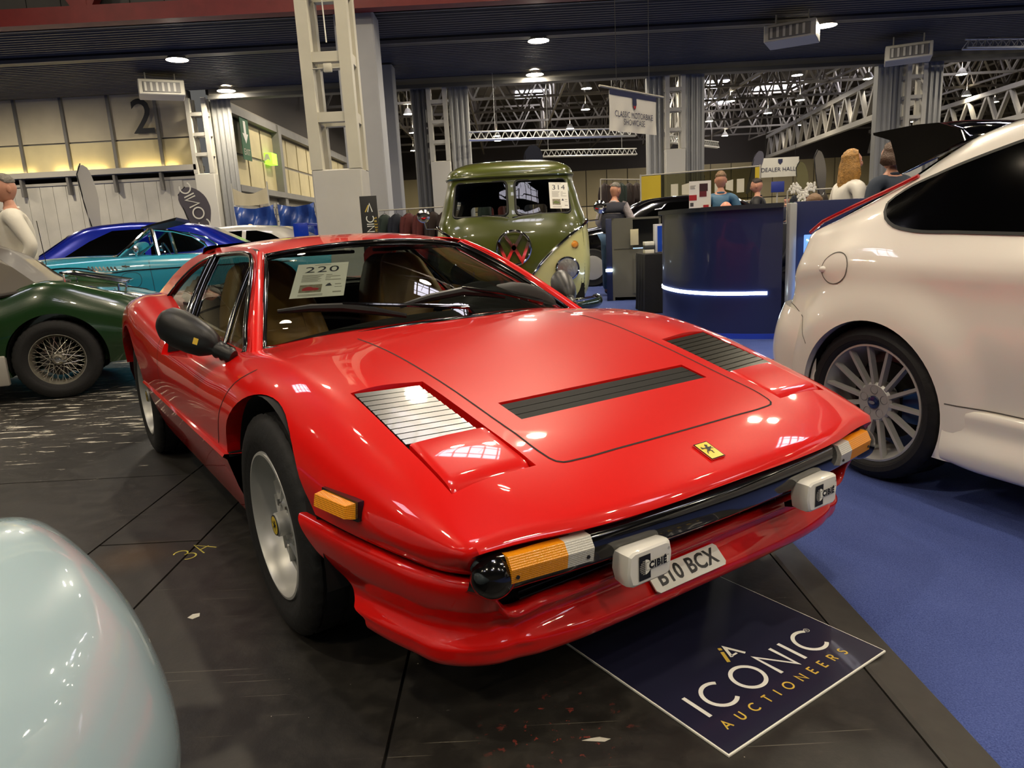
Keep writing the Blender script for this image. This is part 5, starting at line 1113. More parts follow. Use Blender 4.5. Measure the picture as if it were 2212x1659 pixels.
def wire_wheel(parent, x, y, side, R=.305, rr=.203):
    w = bpy.data.objects.new('wheel', None); COL.objects.link(w); w.parent = parent; w.location = (x, y, R); w.rotation_euler = (0, 0, 0 if side > 0 else PI)
    tyre(w, (0, 0, 0), R, rr - .008, .155, grooves=True)
    RM = mat('wire_silver', 'bdb9aa', .3, metal=.8)
    obj('rim', M().lathe([(rr, .055), (rr - .004, .062), (rr - .012, .062), (rr - .016, .052), (rr - .022, .03), (rr - .032, .01), (rr - .032, -.05), (rr - .01, -.06)], 56), RM, w)
    sp = M(); n = 48
    for k in range(n):
        a = 2*PI*k/n; off = (.42 if k % 2 else -.42); r1 = rr - .026; hr = .050 if k % 4 < 2 else .040; hy = .055 if k % 4 < 2 else -.02
        sp.tube([(hr*math.cos(a + off*2.0), hy, hr*math.sin(a + off*2.0)), (r1*math.cos(a), .012 if k % 3 else .03, r1*math.sin(a))], .0021, 5, cap=False)
    o = obj('spokes', sp, mat('spoke_bright', 'd8d4c6', .25, metal=.7), w); o['kind'] = 'stuff'
    obj('hub', M().lathe([(.0, .075), (.028, .075), (.040, .06), (.048, .03), (.055, -.03), (0, -.03)], 28), RM, w)
    sn = M().lathe([(0, .095), (.018, .094), (.026, .085), (.03, .07)], 20)
    for a in (.3, .3 + PI): sn.hexa([(.01*math.cos(a), .08, .01*math.sin(a) - .008), (.01*math.cos(a), .08, .01*math.sin(a) + .008), (.06*math.cos(a), .085, .06*math.sin(a) + .007), (.06*math.cos(a), .085, .06*math.sin(a) - .007)], [(.01*math.cos(a), .098, .01*math.sin(a) - .006), (.01*math.cos(a), .098, .01*math.sin(a) + .006), (.06*math.cos(a), .094, .06*math.sin(a) + .005), (.06*math.cos(a), .094, .06*math.sin(a) - .005)])
    obj('knock_off_nut', sn, CHR, w, 30)
    obj('brake_drum', M().lathe([(0, -.01), (.13, -.01), (.13, -.06), (0, -.06)], 32), mat('drum_black', '14120f', .7), w, 30)
for s in (-1, 1):
    for x in (-.07, 2.2): wire_wheel(GR, x, s*.655, s)
    for x in (-.08, 2.19):
        q = M(); r = .342; q.grid([[(x + r*math.cos(math.radians(a)), y, .315 + r*math.sin(math.radians(a))) for y in (s*.44, s*.70)] for a in range(-14, 195, 8)]); q.grid([[(x, s*.44, .315), (x + r*math.cos(math.radians(a)), s*.44, .315 + r*math.sin(math.radians(a)))] for a in range(-14, 195, 8)])
        obj('wheel_well', q, DARK, GR, 40)
    obj('sill_panel', M().rbox(.262, 1.85, min(s*.70, s*.748), max(s*.70, s*.748), .145, .375, .012), mat('sill_silver', 'b4b1a8', .35, metal=.4), GR)
    obj('wing_bead', M().tube([(x, s*y, z) for x, y, z in ((-.9,.47,.605),(-.66,.50,.74),(-.38,.52,.81),(-.07,.53,.866),(.2,.54,.85))], .006, 6), CHR, GR)
top = [[(-.03, y*.62, .862) for y in (-1,-.8,-.4,0,.4,.8,1)], [(.05, y*.60, .93 - .01*abs(y)) for y in (-1,-.8,-.4,0,.4,.8,1)], [(.14, y*.57, 1.03 - .02*abs(y)) for y in (-1,-.8,-.4,0,.4,.8,1)], [(.26, y*.53, 1.16 - .04*abs(y)) for y in (-1,-.8,-.4,0,.4,.8,1)], [(.45, y*.50, 1.235 - .05*abs(y)) for y in (-1,-.8,-.4,0,.4,.8,1)], [(.9, y*.50, 1.25 - .05*abs(y)) for y in (-1,-.8,-.4,0,.4,.8,1)], [(1.15, y*.52, 1.20 - .04*abs(y)) for y in (-1,-.8,-.4,0,.4,.8,1)]]
obj('soft_top', M().grid(loft(top, 40, 30)), mat('hood_cloth', '3a332c', .5, coat=.4, vary=(4, .2)), GR, 60)
for s in (-1, 1): obj('side_curtain', M().add([(-.03, s*.62, .862), (.14, s*.575, 1.02), (.26, s*.535, 1.12), (.45, s*.505, 1.185), (.9, s*.505, 1.2), (1.15, s*.525, 1.16), (1.3, s*.62, .86), (.3, s*.66, .82)], [tuple(range(8))]), mat('plastic_window', '6a655c', .15, coat=.8), GR, 0)
obj('hood_beading', M().tube([(-.04, -.62, .85), (-.06, -.3, .868), (-.06, .3, .868), (-.04, .62, .85), (.25, .665, .815)], .018, 8), mat('hood_edge', '2c2620', .5), GR)
rk = M().tube([(-.12, -.30, .95), (-.12, .30, .95), (-.56, .34, .845), (-.58, .30, .84), (-.58, -.30, .84), (-.56, -.34, .845)], .011, 8, closed=True)
for y in (-.2, -.1, 0, .1, .2): rk.tube([(-.12, y, .94), (-.57, y, .84)], .007, 6)
for y in (-.3, .3):
    for x, z in ((-.14, .94), (-.52, .85)): rk.tube([(x, y, z), (x, y, .78 if x < -.4 else .84)], .009, 6)
obj('luggage_rack', rk, CHR, GR)
for s in (-1, 1): obj('tail_lamp', M().ell((-.90, s*.50, .66), (.03, .03, .035), 12, 8), mat('red_lens', 'b01820', .2, coat=.8), GR)
obj('rear_bumper', M().tube([(-.80, -.72, .45), (-1.08, -.55, .45), (-1.13, 0, .45), (-1.08, .55, .45), (-.80, .72, .45)], .035, 8), CHR, GR)
# ---- turquoise convertible
TQ = mat('turquoise_paint', '2a8fab', .26, coat=1.0)
TC = thing('convertible', 'turquoise fifties convertible with chrome wraparound windscreen and fender louvres', 'car', (-5.25, 8.95, -.02), math.radians(196))
ts = [[(1.75,0,.80),(1.75,.45,.80),(1.74,.68,.80),(1.73,.78,.78),(1.72,.83,.70),(1.72,.84,.55),(1.72,.80,.3)],
 [(1.5,0,.92),(1.5,.45,.92),(1.5,.66,.92),(1.5,.80,.91),(1.5,.87,.80),(1.5,.89,.6),(1.5,.85,.25)],
 [(.8,0,1.02),(.8,.45,1.0),(.8,.66,.965),(.8,.80,.985),(.8,.885,.88),(.8,.905,.62),(.8,.86,.24)],
 [(.1,0,1.08),(.1,.45,1.05),(.1,.66,1.0),(.1,.80,1.015),(.1,.885,.92),(.1,.91,.62),(.1,.87,.23)],
 [(-.7,0,1.07),(-.7,.45,1.06),(-.7,.66,1.04),(-.7,.80,1.045),(-.7,.885,.96),(-.7,.91,.62),(-.7,.87,.23)],
 [(-1.6,0,1.0),(-1.6,.45,1.02),(-1.6,.66,1.035),(-1.6,.80,1.04),(-1.6,.885,.95),(-1.6,.91,.62),(-1.6,.87,.23)],
 [(-2.4,0,.98),(-2.4,.45,.98),(-2.4,.66,.99),(-2.4,.80,1.03),(-2.4,.88,.92),(-2.4,.90,.6),(-2.4,.85,.25)],
 [(-3.0,0,.80),(-3.0,.45,.80),(-3.0,.64,.84),(-3.02,.76,.96),(-3.0,.83,.86),(-3.0,.85,.58),(-2.98,.80,.28)]]
tme = mesh('body', solid_from_grid(loft(full(ts), 110, 81)), 50, 1e-6); TT = bvh(tme); cut = []
for s in (-1, 1):
    for x in (.85, -1.85): cut.append(cylcut(x, .34, .37, s*.6, s*1.1))
cut.append(M().prism([(-.95,-.62),(-.95,.62),(-1.75,.62),(-1.75,-.62)], .5, 1.4))
obj('body', boolean(tme, cut), TQ, TC)
for s in (-1, 1):
    for x in (.85, -1.85): obj('wheel', M().lathe([(.0, .075), (.15, .085), (.2, .085), (.205, .075), (.32, .08), (.34, .05), (.34, -.08), (0, -.08)], 40, o=(x, s*.80, .34)), RUB, TC); obj('hub_cap', M().lathe([(0, s*.125), (.08, s*.118), (.15, s*.095), (.185, s*.088)], 32, o=(x, s*.80, .34)), CHR, TC)
    ax = '+y' if s > 0 else '-y'
    obj('door_shut_line', strip(TT, [(-.98,1.0),(-1.0,.8),(-1.0,.4)], .008, ax, .001, 20), mat('seam_teal', '0e4a5c', .6), TC)
    V, F = ribbon([(x, z) for x, z in crv([(-.70,.86),(-.74,.875),(-.83,.875),(-.865,.86),(-.87,.74),(-.84,.715),(-.74,.715),(-.70,.73)], 40, True)], .007, True); obj('vent_flap_seam', project(TT, V, F, ax, .001), mat('seam_teal', '0e4a5c', .6), TC)
    for k in range(8):
        x = -.36 - k*.038; z = .948 - k*.0025; h = TT.ray_cast(Vector((x, s*3, z)), Vector((0, -s, 0)))[0]
        obj('fender_louvre', M().beam((x, h.y + s*.008, z + .022), (x - .022, h.y + s*.008, z - .022), .014, .016), CHR, TC, 0)
    obj('side_trim', strip(TT, [(.3,.945),(-.25,.955),(-.36,.94),(-.46,.90),(-.8,.90),(-1.5,.905),(-2.6,.90)], .012, ax, .006, 60), CHR, TC)
    h = TT.ray_cast(Vector((-.76, s*3, .955)), Vector((0, -s, 0)))[0]; obj('fender_script', M().beam((-.70, h.y + s*.004, .955), (-.78, h.y + s*.004, .945), .012, .012).beam((-.735, h.y + s*.004, .965), (-.745, h.y + s*.004, .915), .010, .010), CHR, TC, 0)
    obj('windscreen_post', M().tube([(-.62, s*.60, 1.055), (-.80, s*.63, 1.20), (-.99, s*.62, 1.355)], .020, 8), CHR, TC); obj('windscreen_post', M().tube([(-1.06, s*.66, 1.05), (-1.04, s*.64, 1.2), (-1.02, s*.62, 1.35)], .024, 8), CHR, TC)
    obj('quarter_window', M().add([(-1.08, s*.66, 1.06), (-1.04, s*.63, 1.34), (-1.25, s*.64, 1.31), (-1.55, s*.66, 1.20), (-1.62, s*.67, 1.06)], [(0,1,2,3,4)]), glass('screen_glass_b', 'aebfc6', .9), TC, 0)
    obj('mirror', M().tube([(-.85, s*.80, 1.04), (-.86, s*.84, 1.10)], .01, 6).ell((-.86, s*.85, 1.13), (.03, .03, .045), 12, 8), CHR, TC)
    obj('window_frame', M().tube([(-1.04, s*.63, 1.345), (-1.25, s*.64, 1.315), (-1.45, s*.65, 1.25), (-1.58, s*.67, 1.15), (-1.63, s*.67, 1.06)], .012, 6), CHR, TC)
wsg = [[(-.46 - .16*(y/.6)**2, y, 1.06), (-.70 - .12*(y/.6)**2, y, 1.21), (-.93 - .07*(y/.6)**2, y, 1.36)] for y in np.linspace(-.6, .6, 15)]
obj('windscreen', M().grid(wsg), glass('screen_glass_b', 'aebfc6', .9), TC); obj('windscreen_header', M().tube([r[2] for r in wsg], .018, 8), CHR, TC); obj('windscreen_base', M().tube([r[0] for r in wsg], .016, 8), CHR, TC)
obj('hood_header_rail', M().hexa([(-.90, -.62, 1.365), (-.90, .62, 1.365), (-1.28, .60, 1.44), (-1.28, -.60, 1.44)], [(-.92, -.62, 1.385), (-.92, .62, 1.385), (-1.30, .60, 1.475), (-1.30, -.60, 1.475)]), SATIN, TC, 0)
obj('seat', M().rbox(-1.70, -1.55, -.58, .58, .5, 1.08, .05), mat('seat_white', 'bdbbb0', .5), TC); obj('steering_wheel', M().tube([(-1.12 + .05*math.sin(a), .32 + .18*math.cos(a), 1.03 + .16*math.sin(a)) for a in np.linspace(0, 2*PI, 25)[:-1]], .011, 6, closed=True), CHR, TC)
obj('aerial', M().tube([(.12, .62, 1.0), (.14, .62, 1.50)], .004, 6), CHR, TC)
# ---- cars seen only in part behind these
def plain_car(name, label, paint, loc, deg, sc, spoiler=None):
    t = thing(name, label, 'car', loc, math.radians(deg)); t.scale = (sc, sc, sc)
    obj('body', hme_src, paint, t)
    b = t.children[0]; b.data = hme_src.copy(); b.data.materials.clear(); b.data.materials.append(paint)
    tr = bvh(b.data)
    for s, ax in ((1, '+y'), (-1, '-y')):
        for P in ([(.05,1.16),(.08,1.08),(.2,1.04),(.78,1.02),(.80,1.38),(.6,1.375),(.3,1.30)], [(.86,1.02),(1.75,1.0),(1.95,1.02),(1.6,1.24),(1.30,1.375),(.88,1.385)]):
            obj('side_window', project(tr, *cdt([tuple(p) for p in P], step=.08), ax, .004), PRIV, t, 60)
        for x in (0, 2.64): obj('wheel', M().lathe([(0, .08), (.2, .09), (.24, .08), (.31, .08), (.33, .05), (.33, -.08), (0, -.08)], 36, o=(x, s*.85, .33)), RUB, t); obj('wheel_disc', M().lathe([(0, s*.095), (.15, s*.10), (.21, s*.093)], 28, o=(x, s*.85, .33)), ALU, t)
    P = [(2.32,.60),(1.95,.50),(1.85,0)]; P = P + [(x, -y) for x, y in reversed(P[:-1])]
    obj('windscreen', project(tr, *cdt(P + [(2.36,-.3),(2.36,.3)], step=.1), 'z', .006), PRIV, t, 60)
    if spoiler: obj('rear_wing', M().rbox(-.42, -.12, -.60, .60, 1.42, 1.46, .01).rbox(-.40, -.12, -.62, -.58, 1.15, 1.47, .008).rbox(-.40, -.12, .58, .62, 1.15, 1.47, .008), spoiler, t)
    return t
hme_src = mesh('body', solid_from_grid(loft(full(HS), 80, 61)), 50, 1e-6)
plain_car('saloon_car', 'royal blue saloon with dark windows behind the turquoise convertible', mat('royal_blue', '1226a0', .2, coat=1, metal=.3), (-4.55, 11.75, -.02), 191, 1.03)
plain_car('rally_car', 'white car with a bright blue rear wing beyond the blue saloon', WHITE, (-4.05, 14.6, -.02), 176, 1.0, mat('wing_blue', '1440c8', .3, coat=.6))
plain_car('estate_car', 'black car with a silver roof rail behind the man in the navy gilet', mat('black_paint', '08080a', .1, coat=1), (4.6, 14.4, -.02), 172, 1.08)
plain_car('dark_car', 'black car half hidden left of the green van', mat('black_paint', '08080a', .1, coat=1), (-2.9, 13.4, -.02), 8, .92) if False else None
# ================================================================ people
def skin_mesh(verts, edges, radii, root=0, sub=2):
    me = bpy.data.meshes.new('sk'); me.from_pydata(verts, edges, []); o = bpy.data.objects.new('sk', me); COL.objects.link(o)
    o.modifiers.new('s', 'SKIN'); sv = me.skin_vertices[0].data
    for i, r in enumerate(radii): sv[i].radius = r if isinstance(r, tuple) else (r, r)
    sv[root].use_root = True
    m = o.modifiers.new('u', 'SUBSURF'); m.levels = sub; m.render_levels = sub
    dg = bpy.context.evaluated_depsgraph_get(); dg.update(); res = bpy.data.meshes.new_from_object(o.evaluated_get(dg))
    bpy.data.objects.remove(o); bpy.data.meshes.remove(me)
    mb = M(); mb.add([v.co for v in res.vertices], [tuple(p.vertices) for p in res.polygons]); bpy.data.meshes.remove(res); return mb
def head_mesh(c, yaw, pitch=0, s=1.0):
    """head with brow, nose, lips, chin and ears; face towards yaw"""
    def g(d, p, w): return math.exp(-((d - p).length/w)**2)
    mb = M(); n, m = 36, 28; A = []
    for i in range(n):
        row = []
        for j in range(m + 1):
            a, b = 2*PI*i/n, PI*j/m; d = Vector((math.sin(b)*math.cos(a), math.sin(b)*math.sin(a), -math.cos(b)))
            r = .098
            x, y, z = d.x*.100, d.y*.076, d.z*.122
            if d.z < 0: y *= 1 - .22*(-d.z)**1.5; x *= (1 - .10*(-d.z)) if d.x > 0 else (1 - .32*(-d.z))
            f = Vector((x, y, z))
            f += d*(.020*g(d, Vector((.97, 0, -.16)).normalized(), .17) + .010*g(d, Vector((.95, 0, .06)).normalized(), .15))      # nose and bridge
            for e in (-1, 1):
                f -= d*.009*g(d, Vector((.88, e*.36, .08)).normalized(), .17)                                                       # eye sockets
                f += d*.006*g(d, Vector((.85, e*.34, .27)).normalized(), .22)                                                       # brow
                f += d*.005*g(d, Vector((.78, e*.5, -.18)).normalized(), .25)                                                       # cheek
            f += d*(.006*g(d, Vector((.9, 0, -.52)).normalized(), .13) + .010*g(d, Vector((.72, 0, -.86)).normalized(), .22))       # lips, chin
            row.append(f)
        A.append(row)
    rz = Matrix.Rotation(yaw, 3, 'Z') @ Matrix.Rotation(pitch, 3, 'Y')
    P = [[tuple(Vector(c) + rz @ (v*s)) for v in r] for r in A]; mb.grid(np.array(P), cu=True)
    for e in (-1, 1):
        q = M().ell((0, 0, 0), (.020, .009, .034), 10, 8); mb.add([tuple(Vector(c) + rz @ (Vector((v[0] - .005, v[1] + e*.078, v[2] - .005))*s)) for v in q.v], q.f)
    eyes = M()
    for e in (-1, 1):
        q = M().ell((0, 0, 0), (.010, .013, .008), 10, 6); eyes.add([tuple(Vector(c) + rz @ (Vector((v[0] + .083, v[1] + e*.032, v[2] + .012))*s)) for v in q.v], q.f)
    def hair(long=0, bald=False):
        h = M(); R = []
        for i in range(n):
            row = []; a = 2*PI*i/n
            for j in range(12):
                t = j/11; face = max(0, math.cos(a))
                bmax = (1.18 - .62*face) if not long else (1.25 - .72*face)
                b = t*bmax if not bald else 1.0 + t*(bmax - 1.0 + .35*(1 - face))
                d = Vector((math.sin(b)*math.cos(a), math.sin(b)*math.sin(a), math.cos(b)))
                k = 1.0 + (.11 if j < 11 else .02) + .03*math.sin(i*5.1 + j*2.3)
                v = Vector((d.x*.104, d.y*.080, d.z*.124))*k
                row.append(tuple(Vector(c) + rz @ (v*s)))
            if long:
                back = .5 - .5*math.cos(a)
                for t in (.25, .5, .75, 1.0):
                    if back > .25:
                        v = Vector((math.cos(a)*.112 - .02*t, math.sin(a)*(.092 + .03*t*(1 - t)*4), .03 - long*t)); row.append(tuple(Vector(c) + rz @ (v*s) + Vector((.008*math.sin(i*3.7 + t*9), .008*math.cos(i*2.9 + t*7), 0))))
                    else: row.append(row[-1])
            R.append(row)
        h.grid(np.array(R), cu=True); return h
    return mb, eyes, hair
SKIN = mat('skin', 'c08a70', .5, vary=(20, .06)); 
def person(label, loc, rz, H=1.75, yaw=0.0, pitch=0.0, shirt='white', trouser='grey', hairm=None, arms=None, lean=0.0, long=0, bald=False, seated=False, skinm=None, vest=None, sub=2):
    """figure facing +x (local); arms = ((elbow, wrist) left, (elbow, wrist) right) in local metres for a 1.75 m body"""
    t = thing('person', label, 'person', loc, rz); k = H/1.75; skm = skinm or SKIN
    hz_ = .46 if seated else .92
    L = lambda z: lean*max(0, (z - hz_))
    dz = hz_ - .92
    V = [(0,0,.95+dz), (L(1.1),0,1.10+dz), (L(1.28),0,1.28+dz), (L(1.42),0,1.42+dz), (L(1.52),0,1.51+dz), (L(1.6)+.012,0,1.585+dz)]
    E = [(0,1),(1,2),(2,3),(3,4),(4,5)]; Rr = [(.155,.12),(.145,.11),(.165,.125),(.10,.085),(.055,.055),(.05,.05)]
    arms = arms or (((-.05,.27,1.13), (.06,.29,.88)), ((-.05,-.27,1.13), (.06,-.29,.88)))
    hands = []
    armidx = []
    for e, (el, wr) in zip((1, -1), arms):
        i = len(V); sh = (L(1.40), e*.185, 1.395+dz); el = (el[0], el[1], el[2]+dz); wr = (wr[0], wr[1], wr[2]+dz)
        V += [sh, el, wr]; E += [(3,i),(i,i+1),(i+1,i+2)]; Rr += [.070,.050,.034]; armidx.append(i)
        d = Vector(wr) - Vector(el); d.normalize(); sd = Vector((0, 0, 1)).cross(d); sd = sd.normalized() if sd.length > .1 else Vector((1, 0, 0))
        p = Vector(wr) + d*.085; j = len(V); V += [tuple(Vector(wr) + d*.045), tuple(p)]; E += [(i+2,j),(j,j+1)]; Rr += [(.038,.020),(.036,.018)]
        nb = Vector((-.3, 0, 0))
        for f, (o_, ln) in enumerate(((-.026,.062),(-.009,.076),(.009,.080),(.026,.070))):
            q = len(V); a = p + sd*o_ + d*.012; V += [tuple(a), tuple(a + d*ln*.55 + nb*.02), tuple(a + d*ln + nb*.07)]; E += [(j+1,q),(q,q+1),(q+1,q+2)]; Rr += [.010,.009,.007]
        q = len(V); V += [tuple(Vector(wr) + d*.05 + sd*.036), tuple(Vector(wr) + d*.095 + sd*.050)]; E += [(j,q),(q,q+1)]; Rr += [.012,.009]
    legs = []
    for e in (1, -1):
        i = len(V)
        if seated: V += [(.02,e*.10,.93+dz),(.42,e*.12,.92+dz),(.40,e*.12,.09),(.54,e*.12,.05)]
        else: V += [(0,e*.095,.90),(.01,e*.105,.50),(-.02,e*.11,.085),(.13,e*.125,.045)]
        E += [(0,i),(i,i+1),(i+1,i+2),(i+2,i+3)]; Rr += [.095,.066,.045,.04]; legs.append(i)
    sc_ = lambda P: [tuple(c*k for c in p) for p in P]
    rk = lambda R: [tuple(c*k for c in r) if isinstance(r, tuple) else r*k for r in R]
    hc = (L(1.65)+.02, 0, 1.655+dz); hd, eyes, hair = head_mesh(tuple(c*k for c in hc), yaw, pitch, k)
    b = skin_mesh(sc_(V), E, rk([tuple(c*.9 for c in r) if isinstance(r, tuple) else r*.88 for r in Rr]), 0, 1); b.add(hd.v, hd.f)
    body = obj('body', b, skm, t, 60)
    obj('eyes', eyes, mat('eye_dark', '2a1d16', .2), t)
    if hairm: obj('hair', hair(long, bald), hairm, t, 60)
    # clothing: shirt with sleeves, trousers, shoes
    a0, a1 = armidx; SV = V[:4] + [V[a0], V[a0+1], V[a0+2], V[a1], V[a1+1], V[a1+2]]; SE = [(0,1),(1,2),(2,3),(3,4),(4,5),(5,6),(3,7),(7,8),(8,9)]
    SR = [(.168,.132),(.158,.122),(.178,.138),(.108,.098),.078,.060,.044,.078,.060,.044]
    obj('shirt', skin_mesh(sc_(SV), SE, rk(SR), 0, sub), shirt, t, 60)
    nk = Vector((L(1.46)+.005, 0, 1.475+dz))*k; obj('collar', M().tube([(nk.x + .062*k*math.cos(a), .062*k*math.sin(a), nk.z + .012*math.cos(a)*-1) for a in np.linspace(0, 2*PI, 21)[:-1]], .017*k, 8, closed=True), shirt, t)
    if vest: obj('gilet', skin_mesh(sc_([V[0], V[1], V[2], V[3], tuple(np.array(V[a0])*[1,.9,1]), tuple(np.array(V[a1])*[1,.9,1])]), [(0,1),(1,2),(2,3),(3,4),(3,5)], rk([(.205,.175),(.200,.168),(.212,.178),(.135,.128),.100,.100]), 0, sub), vest, t, 60)
    l0_, l1_ = legs; TV = [V[0]] + V[l0_:l0_+3] + V[l1_:l1_+3]
    obj('trousers', skin_mesh(sc_(TV), [(0,1),(1,2),(2,3),(0,4),(4,5),(5,6)], rk([(.165,.135),.112,.082,.064,.112,.082,.064]), 0, sub), trouser, t, 60)
    for i in (l0_, l1_): obj('shoe', skin_mesh(sc_([V[i+2], V[i+3]]), [(0,1)], rk([.055,.046]), 0, 2), mat('shoe_black', '0c0b0a', .35), t, 60)
    return t, k
SHW = mat('shirt_white', 'd9d5c8', .75, bump=(9, .8)); NAVY = mat('navy_cloth', '20222f', .85, bump=(30, .3)); JEAN = mat('denim', '4a6688', .85, bump=(50, .3), vary=(6, .25)); TROU = mat('light_trousers', 'c9c2b4', .8)
HGREY = mat('hair_grey', '6f6a62', .6, bump=(80, .8), vary=(40, .35)); HBLO = mat('hair_blonde', 'a87c3c', .45, bump=(70, .8), vary=(30, .35)); HBRO = mat('hair_brown', '4b3322', .5, bump=(80, .8)); HDK = mat('hair_dark', '2a1d14', .5, bump=(80, .8))
t, k = person('man in white shirt and striped tie, hand in pocket, at the left edge', (-4.62, 7.02, 0), math.radians(215), 1.82, .35, .1, SHW, TROU, HGREY, (((-.10,.30,1.14), (.02,.24,.93)), ((-.04,-.29,1.13), (.08,-.28,.90))))
tie = M(); q = [(.145,-.03,1.40),(.150,.03,1.40),(.175,.045,1.20),(.168,.05,1.02),(.172,0,.97),(.165,-.05,1.02),(.172,-.045,1.20)]
tie.hexa([(x*k, y*k, z*k) for x, y, z in q], [((x + .012)*k, y*k, z*k) for x, y, z in q]); tp = obj('tie', tie, mat('tie_navy', '141a30', .5), t, 0)
for n in range(6): obj('tie_stripe', M().beam(((.196 - .004*n)*k, -.044*k, (1.04 + n*.06)*k), ((.196 - .004*n)*k, .044*k, (1.08 + n*.06)*k), .004, .010), SHW, tp, 0)
obj('belt', M().tube([(.175*k*math.cos(a), .16*k*math.sin(a), .965*k) for a in np.linspace(0, 2*PI, 25)[:-1]], .018, 6, closed=True), mat('belt_brown', '33231a', .5), t)
obj('beard', M().ell((.115*k, -.0, 1.585*k), (.035, .05, .045), 14, 10), mat('beard_grey', '8d857a', .7, bump=(90, .8)), t) if False else None
person('man in navy gilet and jeans with his back to the camera beside the van', (1.74, 11.85, -.02), math.radians(60), 1.76, -.3, .25, mat('shirt_check', 'b5adb0', .8, vary=(40, .2)), JEAN, HGREY, (((.12,.30,1.16), (.34,.20,1.08)), ((.16,-.30,1.15), (.40,-.26,1.10))), lean=.22, vest=NAVY)
person('woman with long blonde hair and white blouse behind the counter', (3.48, 7.45, -.02), math.radians(8), 1.70, -.15, 0, mat('blouse_white', 'e6e2d8', .6, bump=(8, .9)), NAVY, HBLO, (((-.02,.25,1.14), (.12,.20,1.0)), ((-.02,-.25,1.14), (.12,-.20,1.0))), long=.30)
person('person with brown hair and dark top half hidden by the roof spoiler', (3.75, 7.15, -.02), math.radians(100), 1.72, .2, 0, mat('slate_cloth', '2b3442', .85), NAVY, HBRO, None, long=.12)
person('man in blue quilted jacket with his back to the camera', (3.12, 10.6, -.02), math.radians(75), 1.76, 0, .1, mat('quilt_blue', '35607f', .6, bump=(12, .9)), NAVY, mat('hair_sandy', '7a5f44', .6, bump=(80, .8)), None)
person('man in black jacket looking down beyond the counter', (4.48, 13.0, -.02), math.radians(150), 1.76, 0, .2, mat('jacket_black', '17171a', .6), NAVY, HDK, None)
person('bald seated person whose head just shows above the counter', (2.43, 8.05, -.02), math.radians(80), 1.74, 0, .25, NAVY, NAVY, None, (((.05,.27,1.13), (.28,.22,1.06)), ((.05,-.27,1.13), (.28,-.22,1.06))), seated=True, skinm=mat('skin_pink', 'd08a70', .45))
person('seated person with sandy hair just above the counter by the post', (3.28, 7.75, -.02), math.radians(100), 1.76, 0, .2, NAVY, NAVY, mat('hair_sandy', '7a5f44', .6, bump=(80, .8)), (((.05,.27,1.13), (.28,.22,1.06)), ((.05,-.27,1.13), (.28,-.22,1.06))), seated=True)
person('bald man far off in front of the blue tarpaulin', (-7.5, 22.0, -.02), math.radians(200), 1.68, 0, 0, NAVY, NAVY, mat('hair_fair', 'a08c70', .6), None, sub=1)
person('person in dark clothes browsing the coats to the right of the van', (2.6, 17.0, -.02), math.radians(120), 1.72, 0, 0, mat('jacket_black', '17171a', .6), JEAN, HDK, None, sub=1)
for n_, (r, d, a) in enumerate(((9.2, 24, 30), (12.0, 27.5, 200))): person(['distant visitor in a dark coat left of the dealer banner', 'distant visitor in a red top under the dealer banner'][n_], (r, d, -.02), math.radians(a), 1.72, 0, 0, [NAVY, mat('red_cloth', '8a1c1c', .8)][n_], NAVY, HDK, None, sub=1)
# ================================================================ stands, counters, signs
NB = mat('counter_navy', '1b2450', .35, coat=.3); NBG = mat('counter_slate', '3b414c', .5); LED = mat('led_strip', 'eaf6ff', .4, emit='dff2ff', estr=14.0)
ct = thing('reception_counter', 'curved navy reception counter with a glowing white light strip', 'counter', (0, 0, -.02))
pl = crv([(1.98,8.6),(1.74,8.1),(1.72,7.6),(1.79,7.22),(1.97,6.92),(2.23,6.76),(2.53,6.66)], 40)
def wallstrip(P, z0, z1, th): 
    n = len(P); T = np.gradient(P, axis=0); N = np.stack([T[:, 1], -T[:, 0]], 1); N /= np.linalg.norm(N, axis=1)[:, None]; Q = P - N*th
    mb = M(); mb.grid([[(P[i][0], P[i][1], z0), (P[i][0], P[i][1], z1), (Q[i][0], Q[i][1], z1), (Q[i][0], Q[i][1], z0)] for i in range(n)], cv=True); mb.f += [(0,1,2,3), (4*n-4, 4*n-1, 4*n-2, 4*n-3)]; return mb
T_ = np.gradient(pl, axis=0); N_ = np.stack([T_[:, 1], -T_[:, 0]], 1); N_ /= np.linalg.norm(N_, axis=1)[:, None]
if N_[30][1] > 0: N_ = -N_
obj('front_panel', wallstrip(pl, 0, 1.22, .04 if True else 0), NB, ct, 40)
obj('kick_strip', wallstrip(pl + N_*.012, 0, .05, .02), mat('kick_blue', '2340b8', .3, coat=.5), ct, 40)
obj('light_strip', wallstrip(pl[2:38] + N_[2:38]*.008, .415, .445, .012), LED, ct, 40)
obj('counter_top', wallstrip(pl - N_*.36, 1.20, 1.24, -.40), mat('counter_dark', '2a2d35', .4), ct, 40)
cp = thing('counter_end', 'navy counter section beside the pale post, half hidden by the white car', 'counter', (0, 0, -.02))
obj('post', M().rbox(2.535, 2.60, 6.52, 6.60, 0, 1.23, .008), mat('post_grey', 'b0b0ac', .4, metal=.4), cp); obj('front_panel', M().rbox(2.605, 4.4, 6.56, 6.62, 0, 1.24, .006), NB, cp); obj('light_strip', M().box(2.62, 4.3, 6.545, 6.56, .42, .45), LED, cp, 0)
lt = thing('lit_lattice_panel', 'narrow blue lattice panel glowing white beside the counter post', 'lamp', (0, 0, -.02)); obj('panel', M().rbox(2.63, 2.80, 6.40, 6.44, 0, .95, .006), mat('lattice_blue', '2d55a8', .3, emit='7fb0ff', estr=.8), lt)
